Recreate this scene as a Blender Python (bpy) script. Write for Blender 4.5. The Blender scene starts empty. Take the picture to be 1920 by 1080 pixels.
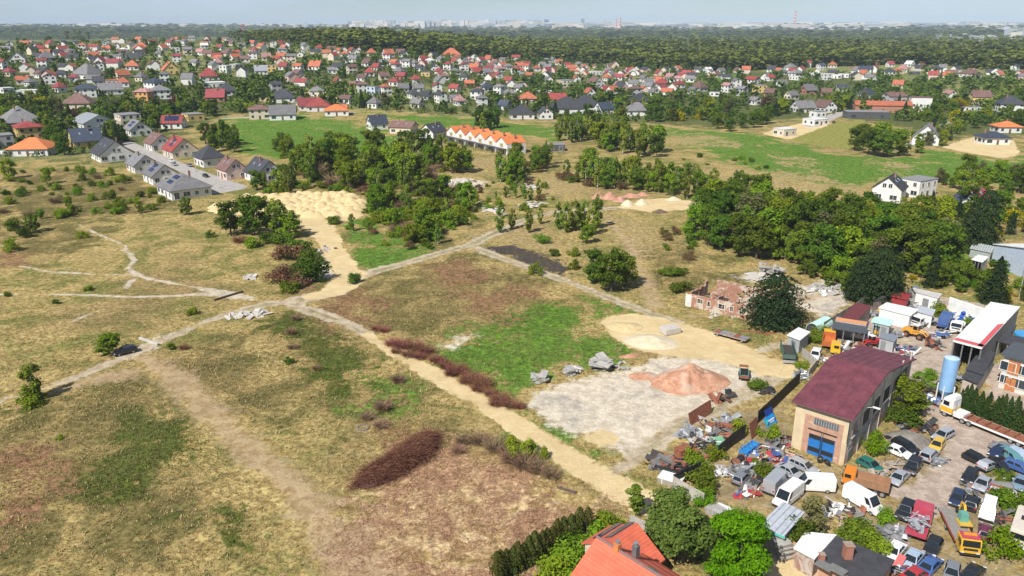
import bpy, bmesh, math, random
import numpy as np
from mathutils import Vector, Matrix
R = math.radians
random.seed(11)
rng = np.random.default_rng(11)
SC = bpy.context.scene
COL = SC.collection

# ------------------------------------------------------------------ camera
CAM_H, FPX, EYE_ROW = 55.0, 1450.0, 44.0          # height in metres, focal length in px of a 1920 wide frame
PITCH = math.atan((540 - EYE_ROW) / FPX)
cam_d = bpy.data.cameras.new('camera')
cam = bpy.data.objects.new('camera', cam_d); COL.objects.link(cam)
cam_d.sensor_width = 36.0
cam_d.lens = 36.0 * FPX / 1920.0
cam_d.clip_start, cam_d.clip_end = 1.0, 60000.0
CAM_R = Matrix.Rotation(math.pi / 2 - PITCH, 4, 'X') @ Matrix.Rotation(R(-0.12), 4, 'Z')
cam.matrix_world = Matrix.Translation((0, 0, CAM_H)) @ CAM_R
SC.camera = cam

# ------------------------------------------------------------------ sky, sun, exposure
SUN_FROM = Vector((-0.60, -0.80, 1.06)).normalized()      # direction towards the sun
world = bpy.data.worlds.new('World'); SC.world = world; world.use_nodes = True
wn = world.node_tree.nodes; wl = world.node_tree.links
bg = wn['Background']
sky = wn.new('ShaderNodeTexSky'); sky.sky_type = 'NISHITA'; sky.sun_disc = False
sky.sun_elevation = math.asin(SUN_FROM.z)
sky.sun_rotation = math.atan2(SUN_FROM.x, SUN_FROM.y)
sky.altitude = 2500; sky.air_density = 1.0; sky.dust_density = 0.0; sky.ozone_density = 3.0
wtc = wn.new('ShaderNodeTexCoord'); wmp = wn.new('ShaderNodeMapping'); wmp.inputs['Scale'].default_value = (1.6, 1.6, 9.0); wnz = wn.new('ShaderNodeTexNoise')      # thin high cloud, everywhere alike
wnz.inputs['Scale'].default_value = 1.7; wnz.inputs['Detail'].default_value = 7; wnz.inputs['Roughness'].default_value = 0.6
wrg = wn.new('ShaderNodeMapRange'); wrg.inputs[1].default_value = 0.42; wrg.inputs[2].default_value = 0.72; wrg.inputs[3].default_value = 0.08; wrg.inputs[4].default_value = 0.65
wmx = wn.new('ShaderNodeMix'); wmx.data_type = 'RGBA'; wmx.inputs[7].default_value = (9.2, 10.8, 14.0, 1)
wl.new(wtc.outputs['Generated'], wmp.inputs[0]); wl.new(wmp.outputs[0], wnz.inputs[0]); wl.new(wnz.outputs[0], wrg.inputs[0]); wl.new(wrg.outputs[0], wmx.inputs[0]); wl.new(sky.outputs[0], wmx.inputs[6]); wl.new(wmx.outputs[2], bg.inputs[0])
bg.inputs[1].default_value = 0.055
sun_d = bpy.data.lights.new('sun', 'SUN'); sun_d.energy = 5.0; sun_d.angle = R(0.53); sun_d.color = (1.0, 0.955, 0.88)
sun = bpy.data.objects.new('sun', sun_d); COL.objects.link(sun)
sun.rotation_euler = SUN_FROM.to_track_quat('Z', 'Y').to_euler()
SC.unit_settings.scale_length = 1.25          # one unit is 1.25 m
SC.view_settings.view_transform = 'Standard'; SC.view_settings.look = 'None'
SC.view_settings.exposure = 0.34; SC.view_settings.gamma = 1.0
SC.cycles.max_bounces = 5; SC.cycles.diffuse_bounces = 3; SC.cycles.transparent_max_bounces = 8
SC.cycles.volume_bounces = 0; SC.cycles.use_denoising = True
try: SC.cycles.denoising_prefilter = 'ACCURATE'
except Exception: pass

# ------------------------------------------------------------------ terrain and pixel-to-ground survey
def sm(a, b, x):
    t = np.clip((x - a) / (b - a), 0, 1); return t * t * (3 - 2 * t)
_pn = rng.random((256, 256))
def vnoise(x, y):
    xi = np.floor(x).astype(int); yi = np.floor(y).astype(int); fx = x - xi; fy = y - yi
    fx = fx * fx * (3 - 2 * fx); fy = fy * fy * (3 - 2 * fy)
    a = _pn[xi & 255, yi & 255]; b = _pn[(xi + 1) & 255, yi & 255]; c = _pn[xi & 255, (yi + 1) & 255]; d = _pn[(xi + 1) & 255, (yi + 1) & 255]
    return (a * (1 - fx) + b * fx) * (1 - fy) + (c * (1 - fx) + d * fx) * fy
def fbm(x, y, n=4):
    s = 0; a = 0.5
    for i in range(n): s = s + a * vnoise(x * 2 ** i + 17.3 * i, y * 2 ** i + 5.1 * i); a *= 0.5
    return s
def hgt(X, Y):
    X = np.asarray(X, float); Y = np.asarray(Y, float)
    D = np.hypot(X, Y) + 1e-6
    s = X / np.maximum(D, 1)
    wl_ = sm(0.10, -0.20, s)
    h = 31 * sm(400, 1000, D) * (1 - 0.95 * sm(1350, 2600, D)) * wl_
    h = h + 9 * sm(450, 1300, D) * (1 - sm(1500, 2600, D)) * (1 - wl_)
    far = sm(4200, 9500, D)
    h = h + far * (26 + 34 * fbm(s * 5 + 3.7, D / 5200.0, 3)) + 16 * sm(3000, 5200, D) * sm(-0.25, -0.5, s)
    near = 1 - sm(250, 420, D)
    h = h + near * 0.55 * (fbm(X / 11.0, Y / 11.0, 3) - 0.45)
    h = h - 6371000.0 * 0 
    return h
CW = np.array(cam.matrix_world)
def ray(px, py):
    d = CW[:3, :3] @ np.array([(px - 960) / FPX, -(py - 540) / FPX, -1.0]); return d / np.linalg.norm(d)
_TS = np.geomspace(40, 30000, 360)
def P(px, py, z=None):
    """ground point under a pixel of the 1920x1080 photograph (or the point at height z above datum)"""
    d = ray(px, py)
    if z is not None:
        t = (z - CAM_H) / d[2]; return Vector((d[0] * t, d[1] * t, z))
    if d[2] > -0.0012: d[2] = -0.0012
    f = CAM_H + d[2] * _TS - hgt(d[0] * _TS, d[1] * _TS)
    i = int(np.argmax(f < 0)) if (f < 0).any() else len(_TS) - 1
    lo, hi = _TS[max(i - 1, 0)], _TS[i]; q = np.linspace(lo, hi, 40)
    f = CAM_H + d[2] * q - hgt(d[0] * q, d[1] * q); j = max(int(np.argmax(f < 0)), 1) if (f < 0).any() else 39
    hi = q[j - 1] + (q[j] - q[j - 1]) * f[j - 1] / (f[j - 1] - f[j] + 1e-12) if j < 40 else hi
    x, y = d[0] * hi, d[1] * hi
    return Vector((x, y, float(hgt(x, y))))
def Pmany(px, py):
    px = np.asarray(px, float); py = np.asarray(py, float); d = (CW[:3, :3] @ np.stack([(px - 960) / FPX, -(py - 540) / FPX, -np.ones_like(px)])).T
    d /= np.linalg.norm(d, axis=1)[:, None]; d[:, 2] = np.minimum(d[:, 2], -0.0012); T = _TS[None]
    f = CAM_H + d[:, 2:] * T - hgt(d[:, :1] * T, d[:, 1:2] * T); i = np.where((f < 0).any(1), np.argmax(f < 0, 1), len(_TS) - 1); i = np.maximum(i, 1); k = np.arange(len(px))
    a, b = f[k, i - 1], f[k, i]; t = _TS[i - 1] + (_TS[i] - _TS[i - 1]) * np.clip(a / (a - b + 1e-12), 0, 1); return d[:, 0] * t, d[:, 1] * t
CWI = np.array(cam.matrix_world.inverted())
def to_px(p):
    q = CWI @ np.array([p[0], p[1], p[2], 1.0]); return 960 + FPX * q[0] / -q[2], 540 - FPX * q[1] / -q[2]
def ppm(p):
    q = CWI @ np.array([p[0], p[1], p[2], 1.0]); return FPX / -q[2]          # photo px per metre there
def gz(x, y): return float(hgt(x, y))

# ------------------------------------------------------------------ naming and parenting
THINGS = []
def tag(o, label, cat, group=None, kind=None):
    if label: o['label'] = label
    if cat: o['category'] = cat
    if group: o['group'] = group
    if kind: o['kind'] = kind
    if cat and not kind: THINGS.append(o)
    return o
def empty(name, loc, rz=0.0, label=None, cat=None, group=None):
    o = bpy.data.objects.new(name, None); COL.objects.link(o)
    o.empty_display_size = 0.2; o.location = loc; o.rotation_euler = (0, 0, rz)
    if label: tag(o, label, cat, group)
    return o
def link(name, me, parent=None, loc=None, rot=None, scale=None):
    o = bpy.data.objects.new(name, me); COL.objects.link(o)
    if parent is not None: o.parent = parent
    if loc is not None: o.location = loc
    if rot is not None: o.rotation_euler = rot
    if scale is not None: o.scale = scale
    return o

# ------------------------------------------------------------------ mesh builder
class MB:
    def __init__(s): s.v = []; s.f = []; s.m = []
    def add(s, vs, fs, mi=0):
        n = len(s.v); s.v += [tuple(v) for v in vs]; s.f += [tuple(i + n for i in f) for f in fs]; s.m += [mi] * len(fs); return s
    def box(s, c, d, rz=0.0, mi=0, tilt=None, taper=(1, 1)):
        M = Matrix.Rotation(rz, 3, 'Z')
        if tilt: M = M @ Matrix.Rotation(tilt[0], 3, 'X') @ Matrix.Rotation(tilt[1], 3, 'Y')
        vs = []
        for z in (-1, 1):
            tx, ty = taper if z == 1 else (1, 1)
            for x, y in ((-1, -1), (1, -1), (1, 1), (-1, 1)):
                vs.append(Vector(c) + M @ Vector((x * d[0] / 2 * tx, y * d[1] / 2 * ty, z * d[2] / 2)))
        return s.add(vs, [(0, 3, 2, 1), (4, 5, 6, 7), (0, 1, 5, 4), (1, 2, 6, 5), (2, 3, 7, 6), (3, 0, 4, 7)], mi)
    def tube(s, pts, r, n=6, mi=0, cap=True):
        pts = [Vector(p) for p in pts]; rs = r if isinstance(r, (list, tuple)) else [r] * len(pts); rings = []
        for i, p in enumerate(pts):
            a = pts[max(i - 1, 0)]; b = pts[min(i + 1, len(pts) - 1)]; d = (b - a).normalized()
            u = d.orthogonal().normalized() if abs(d.z) > 0.95 else d.cross(Vector((0, 0, 1))).normalized(); w = d.cross(u)
            rings.append([p + (u * math.cos(2 * math.pi * k / n) + w * math.sin(2 * math.pi * k / n)) * rs[i] for k in range(n)])
        vs = [v for g in rings for v in g]; fs = []
        for i in range(len(pts) - 1):
            for k in range(n):
                k2 = (k + 1) % n; fs.append((i * n + k, i * n + k2, (i + 1) * n + k2, (i + 1) * n + k))
        if cap: fs += [tuple(range(n - 1, -1, -1)), tuple((len(pts) - 1) * n + k for k in range(n))]
        return s.add(vs, fs, mi)
    def cyl(s, a, b, r, n=12, mi=0): return s.tube([a, b], r, n, mi)
    def prism(s, poly, y0, y1, axis='y', mi=0):
        """extrude a polygon of (x, z) pairs from y0 to y1 (axis y) or of (y, z) along x, or (x, y) along z"""
        n = len(poly)
        def mk(p, t): return (p[0], t, p[1]) if axis == 'y' else ((t, p[0], p[1]) if axis == 'x' else (p[0], p[1], t))
        vs = [mk(p, y0) for p in poly] + [mk(p, y1) for p in poly]
        fs = [tuple(range(n)), tuple(range(2 * n - 1, n - 1, -1))] + [(i, n + i, n + (i + 1) % n, (i + 1) % n) for i in range(n)]
        return s.add(vs, fs, mi)
    def mesh(s, name, mats):
        me = bpy.data.meshes.new(name); me.from_pydata(s.v, [], s.f)
        for m in (mats if isinstance(mats, (list, tuple)) else [mats]): me.materials.append(m)
        if any(s.m): me.polygons.foreach_set('material_index', s.m)
        bm = bmesh.new(); bm.from_mesh(me); bmesh.ops.recalc_face_normals(bm, faces=bm.faces); bm.to_mesh(me); bm.free()
        me.update(); return me
    def build(s, name, mats, parent=None, loc=None, rot=None, bevel=0.0, smooth=False):
        me = s.mesh(name, mats)
        if bevel:
            bm = bmesh.new(); bm.from_mesh(me)
            bmesh.ops.bevel(bm, geom=[e for e in bm.edges if len(e.link_faces) == 2 and e.calc_face_angle(0) > 0.5], offset=bevel, segments=2, affect='EDGES', clamp_overlap=True)
            bm.to_mesh(me); bm.free()
        if smooth: me.polygons.foreach_set('use_smooth', [True] * len(me.polygons))
        return link(name, me, parent, loc, rot)
def np_mesh(name, V, F, mat, attrs=None, smooth=False):
    """mesh straight from arrays; F is (n,3) or (n,4)"""
    V = np.asarray(V, np.float32); F = np.asarray(F, np.int32); k = F.shape[1]
    me = bpy.data.meshes.new(name); me.vertices.add(len(V)); me.vertices.foreach_set('co', V.ravel())
    me.loops.add(F.size); me.loops.foreach_set('vertex_index', F.ravel())
    me.polygons.add(len(F)); me.polygons.foreach_set('loop_start', np.arange(0, F.size, k, dtype=np.int32))
    me.polygons.foreach_set('loop_total', np.full(len(F), k, np.int32))
    if smooth: me.polygons.foreach_set('use_smooth', np.ones(len(F), bool))
    for a, val in (attrs or {}).items():
        val = np.asarray(val, np.float32)
        if val.ndim == 1: me.attributes.new(a, 'FLOAT', 'POINT').data.foreach_set('value', val)
        else: me.attributes.new(a, 'FLOAT_COLOR', 'POINT').data.foreach_set('color', np.c_[val, np.ones(len(val))].astype(np.float32).ravel())
    me.update(); me.validate()
    for m in (mat if isinstance(mat, (list, tuple)) else [mat]): me.materials.append(m)
    return me

# ------------------------------------------------------------------ materials
class NT:
    def __init__(s, name):
        s.mat = bpy.data.materials.new(name); s.mat.use_nodes = True; s.t = s.mat.node_tree; s.n = s.t.nodes; s.l = s.t.links
        s.b = s.n['Principled BSDF']; s.out = s.n['Material Output']
    def node(s, typ, **kw):
        n = s.n.new(typ)
        for k, v in kw.items(): setattr(n, k, v)
        return n
    def put(s, sock, val):
        if hasattr(val, 'is_output') or isinstance(val, bpy.types.NodeSocket): s.l.new(val, sock)
        elif isinstance(val, (tuple, list)) and len(val) == 3 and sock.type == 'RGBA': sock.default_value = (*val, 1)
        else: sock.default_value = val
    def math(s, op, a, b=0.0, clamp=False):
        n = s.node('ShaderNodeMath', operation=op, use_clamp=clamp); s.put(n.inputs[0], a); s.put(n.inputs[1], b); return n.outputs[0]
    def mix(s, f, a, b, blend='MIX'):
        n = s.node('ShaderNodeMix', data_type='RGBA', blend_type=blend); s.put(n.inputs[0], f); s.put(n.inputs[6], a); s.put(n.inputs[7], b); return n.outputs[2]
    def noise(s, scale, detail=4, rough=0.6, vec=None, dist=0.0):
        n = s.node('ShaderNodeTexNoise'); n.inputs['Scale'].default_value = scale; n.inputs['Detail'].default_value = detail
        n.inputs['Roughness'].default_value = rough; n.inputs['Distortion'].default_value = dist
        if vec is not None: s.l.new(vec, n.inputs['Vector'])
        return n.outputs[0]
    def rng(s, v, a, b, c=0.0, d=1.0, smooth=True):
        n = s.node('ShaderNodeMapRange', interpolation_type='SMOOTHSTEP' if smooth else 'LINEAR'); s.put(n.inputs[0], v)
        for i, q in enumerate((a, b, c, d)): s.put(n.inputs[1 + i], q)
        return n.outputs[0]
    def pos(s): return s.node('ShaderNodeNewGeometry').outputs['Position']
    def obj(s): return s.node('ShaderNodeTexCoord').outputs['Object']
    def attr(s, name): return s.node('ShaderNodeAttribute', attribute_name=name)
    def bump(s, h, strength=0.3, dist=0.05):
        n = s.node('ShaderNodeBump'); n.inputs['Strength'].default_value = strength; n.inputs['Distance'].default_value = dist
        s.l.new(h, n.inputs['Height']); s.l.new(n.outputs[0], s.b.inputs['Normal'])
_mats = {}
def M(name, col, rough=0.7, metal=0.0, var=0.12, dirt=0.0, scale=1.5, bump=0.0, dirtcol=(0.16, 0.12, 0.085), coat=0.0, spec=None, rnd=0.0):
    """plain weathered surface: base colour, mottling, dirt blotches"""
    if name in _mats: return _mats[name]
    t = NT(name); v = t.obj(); n1 = t.noise(scale, 6, 0.65, v)
    c = t.mix(t.rng(n1, 0.3, 0.7), tuple(max(x * (1 - var), 0) for x in col), tuple(min(x * (1 + var), 1) for x in col))
    if rnd:
        oi = t.node('ShaderNodeObjectInfo'); hs = t.node('ShaderNodeHueSaturation'); hs.inputs['Saturation'].default_value = 1.0
        t.l.new(t.rng(oi.outputs['Random'], 0, 1, 1 - rnd, 1 + rnd, False), hs.inputs['Value']); t.l.new(c, hs.inputs['Color']); c = hs.outputs[0]
    if dirt:
        n2 = t.noise(scale * 0.45, 8, 0.7, v, 0.6); c = t.mix(t.math('MULTIPLY', t.rng(n2, 0.48, 0.72), dirt), c, dirtcol)
    t.l.new(c, t.b.inputs['Base Color']); t.b.inputs['Roughness'].default_value = rough; t.b.inputs['Metallic'].default_value = metal
    if coat: t.b.inputs['Coat Weight'].default_value = coat; t.b.inputs['Coat Roughness'].default_value = 0.08
    if spec is not None: t.b.inputs['Specular IOR Level'].default_value = spec
    if bump: t.bump(t.noise(scale * 4, 6, 0.7, v), bump, 0.08)
    _mats[name] = t.mat; return t.mat
def glass(name='window_glass', col=(0.03, 0.045, 0.055), rough=0.08):
    if name in _mats: return _mats[name]
    t = NT(name); t.b.inputs['Base Color'].default_value = (*col, 1); t.b.inputs['Roughness'].default_value = rough
    t.b.inputs['Specular IOR Level'].default_value = 0.8
    _mats[name] = t.mat; return t.mat
def roofmat(name, col, pitch=0.34, var=0.2, along='Y', rough=0.75, kind='tile'):
    """tiled or seamed roofing: courses as fine relief, weathering as mottling"""
    if name in _mats: return _mats[name]
    t = NT(name); v = t.obj(); n1 = t.noise(0.7, 7, 0.7, v)
    c = t.mix(t.rng(n1, 0.3, 0.72), tuple(x * (1 - var) for x in col), tuple(min(1, x * (1 + var)) for x in col))
    oi = t.node('ShaderNodeObjectInfo'); hs = t.node('ShaderNodeHueSaturation')
    t.l.new(t.rng(oi.outputs['Random'], 0, 1, 0.8, 1.2, False), hs.inputs['Value']); t.l.new(c, hs.inputs['Color'])
    w = t.node('ShaderNodeTexWave', wave_type='BANDS', bands_direction='Z' if kind == 'tile' else along); w.inputs['Scale'].default_value = 1.6 if kind == 'tile' else 0.7
    w.inputs['Distortion'].default_value = 0.6; w.inputs['Detail'].default_value = 2; t.l.new(v, w.inputs['Vector'])
    t.l.new(hs.outputs[0], t.b.inputs['Base Color']); t.b.inputs['Roughness'].default_value = rough
    t.bump(w.outputs[1], 0.5, 0.06)
    _mats[name] = t.mat; return t.mat
# ================================================================== ground layers, surveyed from the photograph and held as distances in metres
def dens(pts, n=6):
    out = []
    for i in range(len(pts) - 1):
        for k in range(n): out.append([pts[i][j] + (pts[i + 1][j] - pts[i][j]) * k / n for j in range(len(pts[0]))])
    out.append(list(pts[-1])); return out
def wpts(pts): return np.array([[*P(p[0], p[1])[:2], *p[2:]] for p in pts], float)
def sd_line(X, Y, L, w, extra=24.0):
    out = np.full(X.shape, -40.0)
    for i in range(len(L) - 1):
        ax, ay = L[i][:2]; bx, by = L[i + 1][:2]
        m = (X > min(ax, bx) - extra) & (X < max(ax, bx) + extra) & (Y > min(ay, by) - extra) & (Y < max(ay, by) + extra)
        if not m.any(): continue
        x = X[m]; y = Y[m]; dx, dy = bx - ax, by - ay; q = dx * dx + dy * dy + 1e-9
        t = np.clip(((x - ax) * dx + (y - ay) * dy) / q, 0, 1)
        wa = L[i][2] if len(L[i]) > 2 else w; wb = L[i + 1][2] if len(L[i + 1]) > 2 else w
        d = (wa + (wb - wa) * t) / 2 - np.hypot(x - ax - t * dx, y - ay - t * dy)
        out[m] = np.maximum(out[m], d)
    return out
def sd_poly(X, Y, L, extra=24.0):
    out = np.full(X.shape, -40.0)
    m = (X > L[:, 0].min() - extra) & (X < L[:, 0].max() + extra) & (Y > L[:, 1].min() - extra) & (Y < L[:, 1].max() + extra)
    if not m.any(): return out
    x = X[m]; y = Y[m]; ins = np.zeros(x.shape, bool); d = np.full(x.shape, 1e9); n = len(L)
    for i in range(n):
        ax, ay = L[i, :2]; bx, by = L[(i + 1) % n, :2]
        c = ((ay > y) != (by > y)) & (x < (bx - ax) * (y - ay) / (by - ay + 1e-12) + ax); ins ^= c
        dx, dy = bx - ax, by - ay; t = np.clip(((x - ax) * dx + (y - ay) * dy) / (dx * dx + dy * dy + 1e-9), 0, 1)
        d = np.minimum(d, np.hypot(x - ax - t * dx, y - ay - t * dy))
    out[m] = np.where(ins, d, -d); return np.clip(out, -40, 40)
LINES = {   # (x, y[, width m])
 'sand': [([(1520, 1088, 4.2), (1400, 1035, 4.2), (1330, 1003, 4.3), (1200, 938, 4.6), (1100, 880, 4.5), (1000, 815, 4.2), (900, 752, 3.9), (800, 695, 3.6), (740, 658, 3.2), (690, 628, 2.4)], 4),
          ([(1235, 600, 4), (1300, 625, 7), (1360, 655, 9), (1420, 680, 9), (1475, 692, 6)], 8),
          ([(668, 512, 5), (655, 530, 6), (620, 548, 5.5), (585, 556, 4)], 5)],
 'track': [([(700, 633, 3.0), (640, 602, 3.4), (600, 588, 4), (565, 576, 4.6), (540, 566, 5), (500, 570, 5), (440, 584, 3), (380, 606, 2.6), (320, 631, 2.5), (265, 657, 2.5), (200, 684, 2.6), (120, 715, 2.6), (60, 735, 2.6), (-20, 757, 2.6)], 3),
           ([(540, 566, 6), (580, 558, 6.5), (625, 548, 7), (660, 525, 6), (700, 509, 4.5), (740, 499, 4), (800, 482, 4), (850, 468, 4), (885, 458, 5), (930, 435, 4), (985, 412, 3.6), (1040, 397, 3.6), (1110, 392, 4), (1200, 388, 5), (1290, 384, 6), (1345, 378, 3)], 4),
           ([(875, 460, 4), (905, 470, 3.6), (1000, 505, 3.4), (1070, 530, 3.4), (1140, 558, 3.6), (1200, 580, 4), (1260, 603, 5), (1330, 640, 6), (1400, 675, 8), (1470, 692, 6)], 4),
           ([(1470, 690, 6), (1440, 712, 5), (1390, 742, 4.5), (1330, 772, 4.5), (1270, 800, 4.5), (1215, 845, 4), (1150, 885, 2.6), (1130, 900, 1.2)], 4),
           ([(1700, 640, 3), (1560, 620, 2), (1480, 640, 2), (1420, 660, 3), (1380, 675, 4)], 2)],
 'path': [([(-20, 552, 1.0), (150, 553, .9), (250, 557, .9), (330, 555, 1.1), (385, 551, 2.4), (430, 553, 4.4), (470, 560, 3)], 1),
          ([(430, 553, 3.5), (380, 541, 1.0), (310, 529, .9), (270, 521, 1.6), (252, 514, 2.4), (240, 503, .9), (252, 488, .8), (243, 474, 1.2), (232, 470, 2.2), (236, 462, 1), (215, 452, .8), (180, 438, .8), (148, 421, .6)], 1),
          ([(252, 516, 1), (180, 515, .6), (130, 511, 1.4), (100, 511, 1.0), (40, 499, .5)], 1), ([(255, 518, 1), (235, 541, .8)], 1),
          ([(130, 605, .5), (190, 580, .5)], .5)],
 'dusty': [([(270, 668, 4), (340, 722, 5), (400, 780, 5.5), (460, 835, 6), (520, 893, 6.5), (585, 955, 7), (640, 1030, 8), (690, 1100, 9)], 6),
           ([(1140, 415, 3), (1180, 458, 3), (1205, 508, 3), (1218, 545, 4), (1230, 575, 5)], 3),
           ([(1262, 600, 1), (1500, 560, 2), (1560, 545, 3)], 1), ([(240, 700, 4), (180, 710, 4), (110, 730, 4)], 3)],
 'asphalt': [([(185, 248, 7), (240, 270, 7), (300, 296, 7), (350, 318, 7), (400, 338, 9), (430, 352, 12), (400, 360, 7)], 7), ([(420, 222, 4), (560, 216, 4), (700, 208, 4)], 4),
             ([(1520, 236, 8), (1580, 210, 8), (1640, 192, 8), (1700, 178, 6)], 8), ([(1700, 275, 5), (1790, 220, 5), (1860, 175, 5)], 5)],
}
POLYS = {
 'sand': [[(398, 392), (430, 378), (480, 371), (540, 365), (600, 363), (650, 371), (686, 388), (682, 404), (660, 413), (628, 418), (640, 450), (655, 480), (673, 507), (668, 522), (640, 546), (608, 546), (628, 515), (612, 490), (597, 460), (580, 436), (545, 414), (500, 406), (440, 403), (405, 400)],
          [(1118, 603), (1150, 590), (1200, 588), (1250, 602), (1300, 622), (1360, 648), (1400, 668), (1340, 676), (1280, 672), (1200, 658), (1150, 632)],
          [(1100, 808), (1135, 800), (1165, 815), (1160, 832), (1120, 838), (1095, 825)], [(1160, 388), (1200, 374), (1250, 372), (1295, 377), (1290, 392), (1220, 398)],
          [(1765, 275), (1830, 255), (1900, 262), (1912, 290), (1880, 297), (1800, 284)], [(1425, 250), (1480, 236), (1540, 222), (1560, 232), (1480, 262)], [(470, 185), (570, 170), (640, 170), (640, 185), (500, 192)]],
 'rubble': [[(996, 738), (1040, 716), (1100, 706), (1180, 690), (1230, 668), (1330, 666), (1400, 685), (1470, 688), (1450, 712), (1380, 750), (1330, 775), (1280, 795), (1240, 825), (1190, 858), (1140, 838), (1080, 812), (1030, 792), (995, 762)],
            [(825, 338), (870, 332), (915, 340), (905, 352), (850, 352)], [(980, 345), (1010, 350), (985, 356)], [(590, 470), (622, 490), (632, 520), (600, 525), (596, 490)], [(1390, 520), (1460, 500), (1470, 520), (1420, 530)], [(1480, 545), (1560, 520), (1590, 560), (1540, 590), (1490, 575)],
            [(820, 652), (870, 628), (890, 630), (850, 655)], [(225, 668), (255, 655), (300, 630), (285, 650), (250, 672)]],
 'yard': [[(1545, 612), (1700, 543), (1860, 575), (1810, 640), (1770, 700), (1745, 742), (1800, 772), (1930, 832), (1930, 868), (1850, 868), (1805, 900), (1795, 955), (1762, 992), (1715, 945), (1660, 935), (1560, 925), (1600, 905), (1690, 905), (1745, 880), (1782, 822), (1735, 772), (1705, 745), (1600, 680)],
          [(1840, 680), (1930, 690), (1930, 790), (1850, 740)]],
 'scrap': [[(1235, 862), (1300, 800), (1400, 760), (1480, 740), (1478, 850), (1600, 880), (1670, 850), (1790, 800), (1930, 835), (1930, 1100), (1530, 1100), (1470, 1010), (1300, 935)]],
 'green': [[(418, 224), (500, 219), (560, 214), (640, 226), (740, 255), (830, 280), (866, 298), (780, 304), (600, 302), (520, 296), (450, 286), (428, 262)], [(655, 206), (760, 216), (900, 222), (1040, 240), (1045, 264), (900, 240), (840, 240), (720, 220)],
           [(1245, 240), (1420, 252), (1560, 290), (1740, 302), (1930, 322), (1930, 350), (1700, 332), (1580, 352), (1480, 336), (1400, 312), (1300, 280)], [(1700, 300), (1760, 282), (1880, 300), (1930, 296), (1930, 330)], [(1300, 150), (1350, 138), (1400, 140), (1380, 152)],
           [(1830, 150), (1880, 140), (1900, 148), (1850, 155)], [(860, 690), (800, 655), (900, 622), (950, 580), (1040, 566), (1120, 590), (1130, 640), (1165, 680), (1090, 690), (1000, 725), (950, 725)],
           [(640, 418), (690, 440), (660, 470), (690, 500), (740, 492), (800, 475), (760, 460), (700, 420)], [(1110, 560), (1200, 590), (1160, 590), (1080, 560)], [(700, 745), (760, 770), (740, 790), (690, 775)], [(750, 985), (775, 972), (805, 985), (800, 1010), (770, 1015)], [(640, 690), (720, 700), (740, 740), (660, 730)],
           [(960, 770), (1060, 800), (1110, 850), (1060, 850), (980, 795)], [(1600, 470), (1700, 440), (1900, 520), (1800, 560)]],
 'bramble': [[(100, 915), (200, 845), (245, 782), (300, 770), (345, 790), (385, 830), (405, 868), (330, 880), (250, 935), (160, 938)], [(400, 1010), (440, 995), (470, 1020), (430, 1040)], [(560, 690), (640, 680), (700, 720), (640, 740)], [(480, 600), (540, 585), (640, 640), (700, 690), (640, 700), (560, 650)], [(0, 760), (60, 735), (90, 745), (40, 775)], [(380, 950), (440, 930), (470, 960), (420, 990)]],
 'ruddy': [[(0, 840), (90, 825), (135, 890), (70, 965), (0, 980)], [(800, 505), (870, 490), (920, 515), (850, 545)], [(590, 550), (680, 545), (720, 570), (640, 585)], [(950, 535), (1050, 545), (1060, 560), (960, 555)], [(690, 790), (760, 800), (900, 870), (960, 905), (860, 880), (740, 830)], [(560, 540), (700, 600), (640, 610)], [(870, 540), (960, 560), (940, 600), (880, 580)], [(0, 470), (60, 480), (40, 500), (0, 500)]],
 'weeds': [[(-40, 400), (0, 345), (120, 320), (260, 335), (340, 385), (240, 405), (60, 425)], [(-40, 770), (60, 745), (240, 720), (300, 740), (420, 860), (480, 930), (430, 1010), (380, 1100), (-40, 1100)], [(500, 590), (600, 610), (760, 720), (900, 830), (860, 870), (760, 800), (640, 790), (560, 740), (500, 680)], [(560, 560), (700, 520), (880, 480), (1000, 520), (1150, 580), (1060, 600), (900, 620), (760, 660), (660, 610)], [(0, 430), (200, 420), (160, 470), (0, 500)], [(320, 680), (480, 640), (560, 760), (520, 800), (400, 740)], [(650, 430), (800, 380), (880, 420), (800, 470), (700, 490)], [(1190, 460), (1290, 470), (1380, 520), (1300, 560), (1220, 540)]],
 'chips': [[(690, 940), (760, 900), (850, 865), (960, 885), (1080, 930), (1120, 960), (1010, 1025), (940, 1065), (900, 1100), (690, 1100), (640, 1010)]],
 'burnt': [[(905, 465), (960, 459), (1000, 470), (1055, 488), (1068, 515), (1030, 514), (980, 492), (930, 477)]],
 'lawn': [[(1478, 262), (1560, 232), (1620, 224), (1602, 282), (1540, 274)], [(1790, 184), (1880, 152), (1930, 157), (1930, 205), (1870, 188)], [(1100, 130), (1180, 125), (1200, 135), (1130, 140)]],
 'tan': [[(1250, 265), (1310, 250), (1400, 270), (1330, 275)], [(1290, 320), (1400, 320), (1480, 345), (1560, 345), (1640, 365), (1600, 400), (1420, 400), (1330, 360)], [(1450, 290), (1530, 305), (1500, 312)], [(850, 300), (920, 300), (900, 325), (860, 320)], [(1130, 400), (1200, 420), (1220, 470), (1150, 440)], [(1440, 325), (1540, 322), (1520, 338), (1450, 335)], [(1640, 305), (1700, 310), (1680, 325)], [(900, 440), (1000, 430), (1080, 470), (960, 462)], [(1000, 330), (1100, 350), (1060, 365), (990, 360)]],
 'garden': [[(-300, 330), (100, 300), (240, 310), (420, 215), (660, 205), (900, 220), (1250, 235), (1400, 240), (1560, 215), (1780, 260), (2200, 250), (2400, 48), (-500, 52)]],
}
LAYERS = ['garden', 'weeds', 'green', 'tan', 'lawn', 'bramble', 'ruddy', 'chips', 'burnt', 'scrap', 'yard', 'rubble', 'dusty', 'path', 'track', 'sand', 'asphalt']
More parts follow.
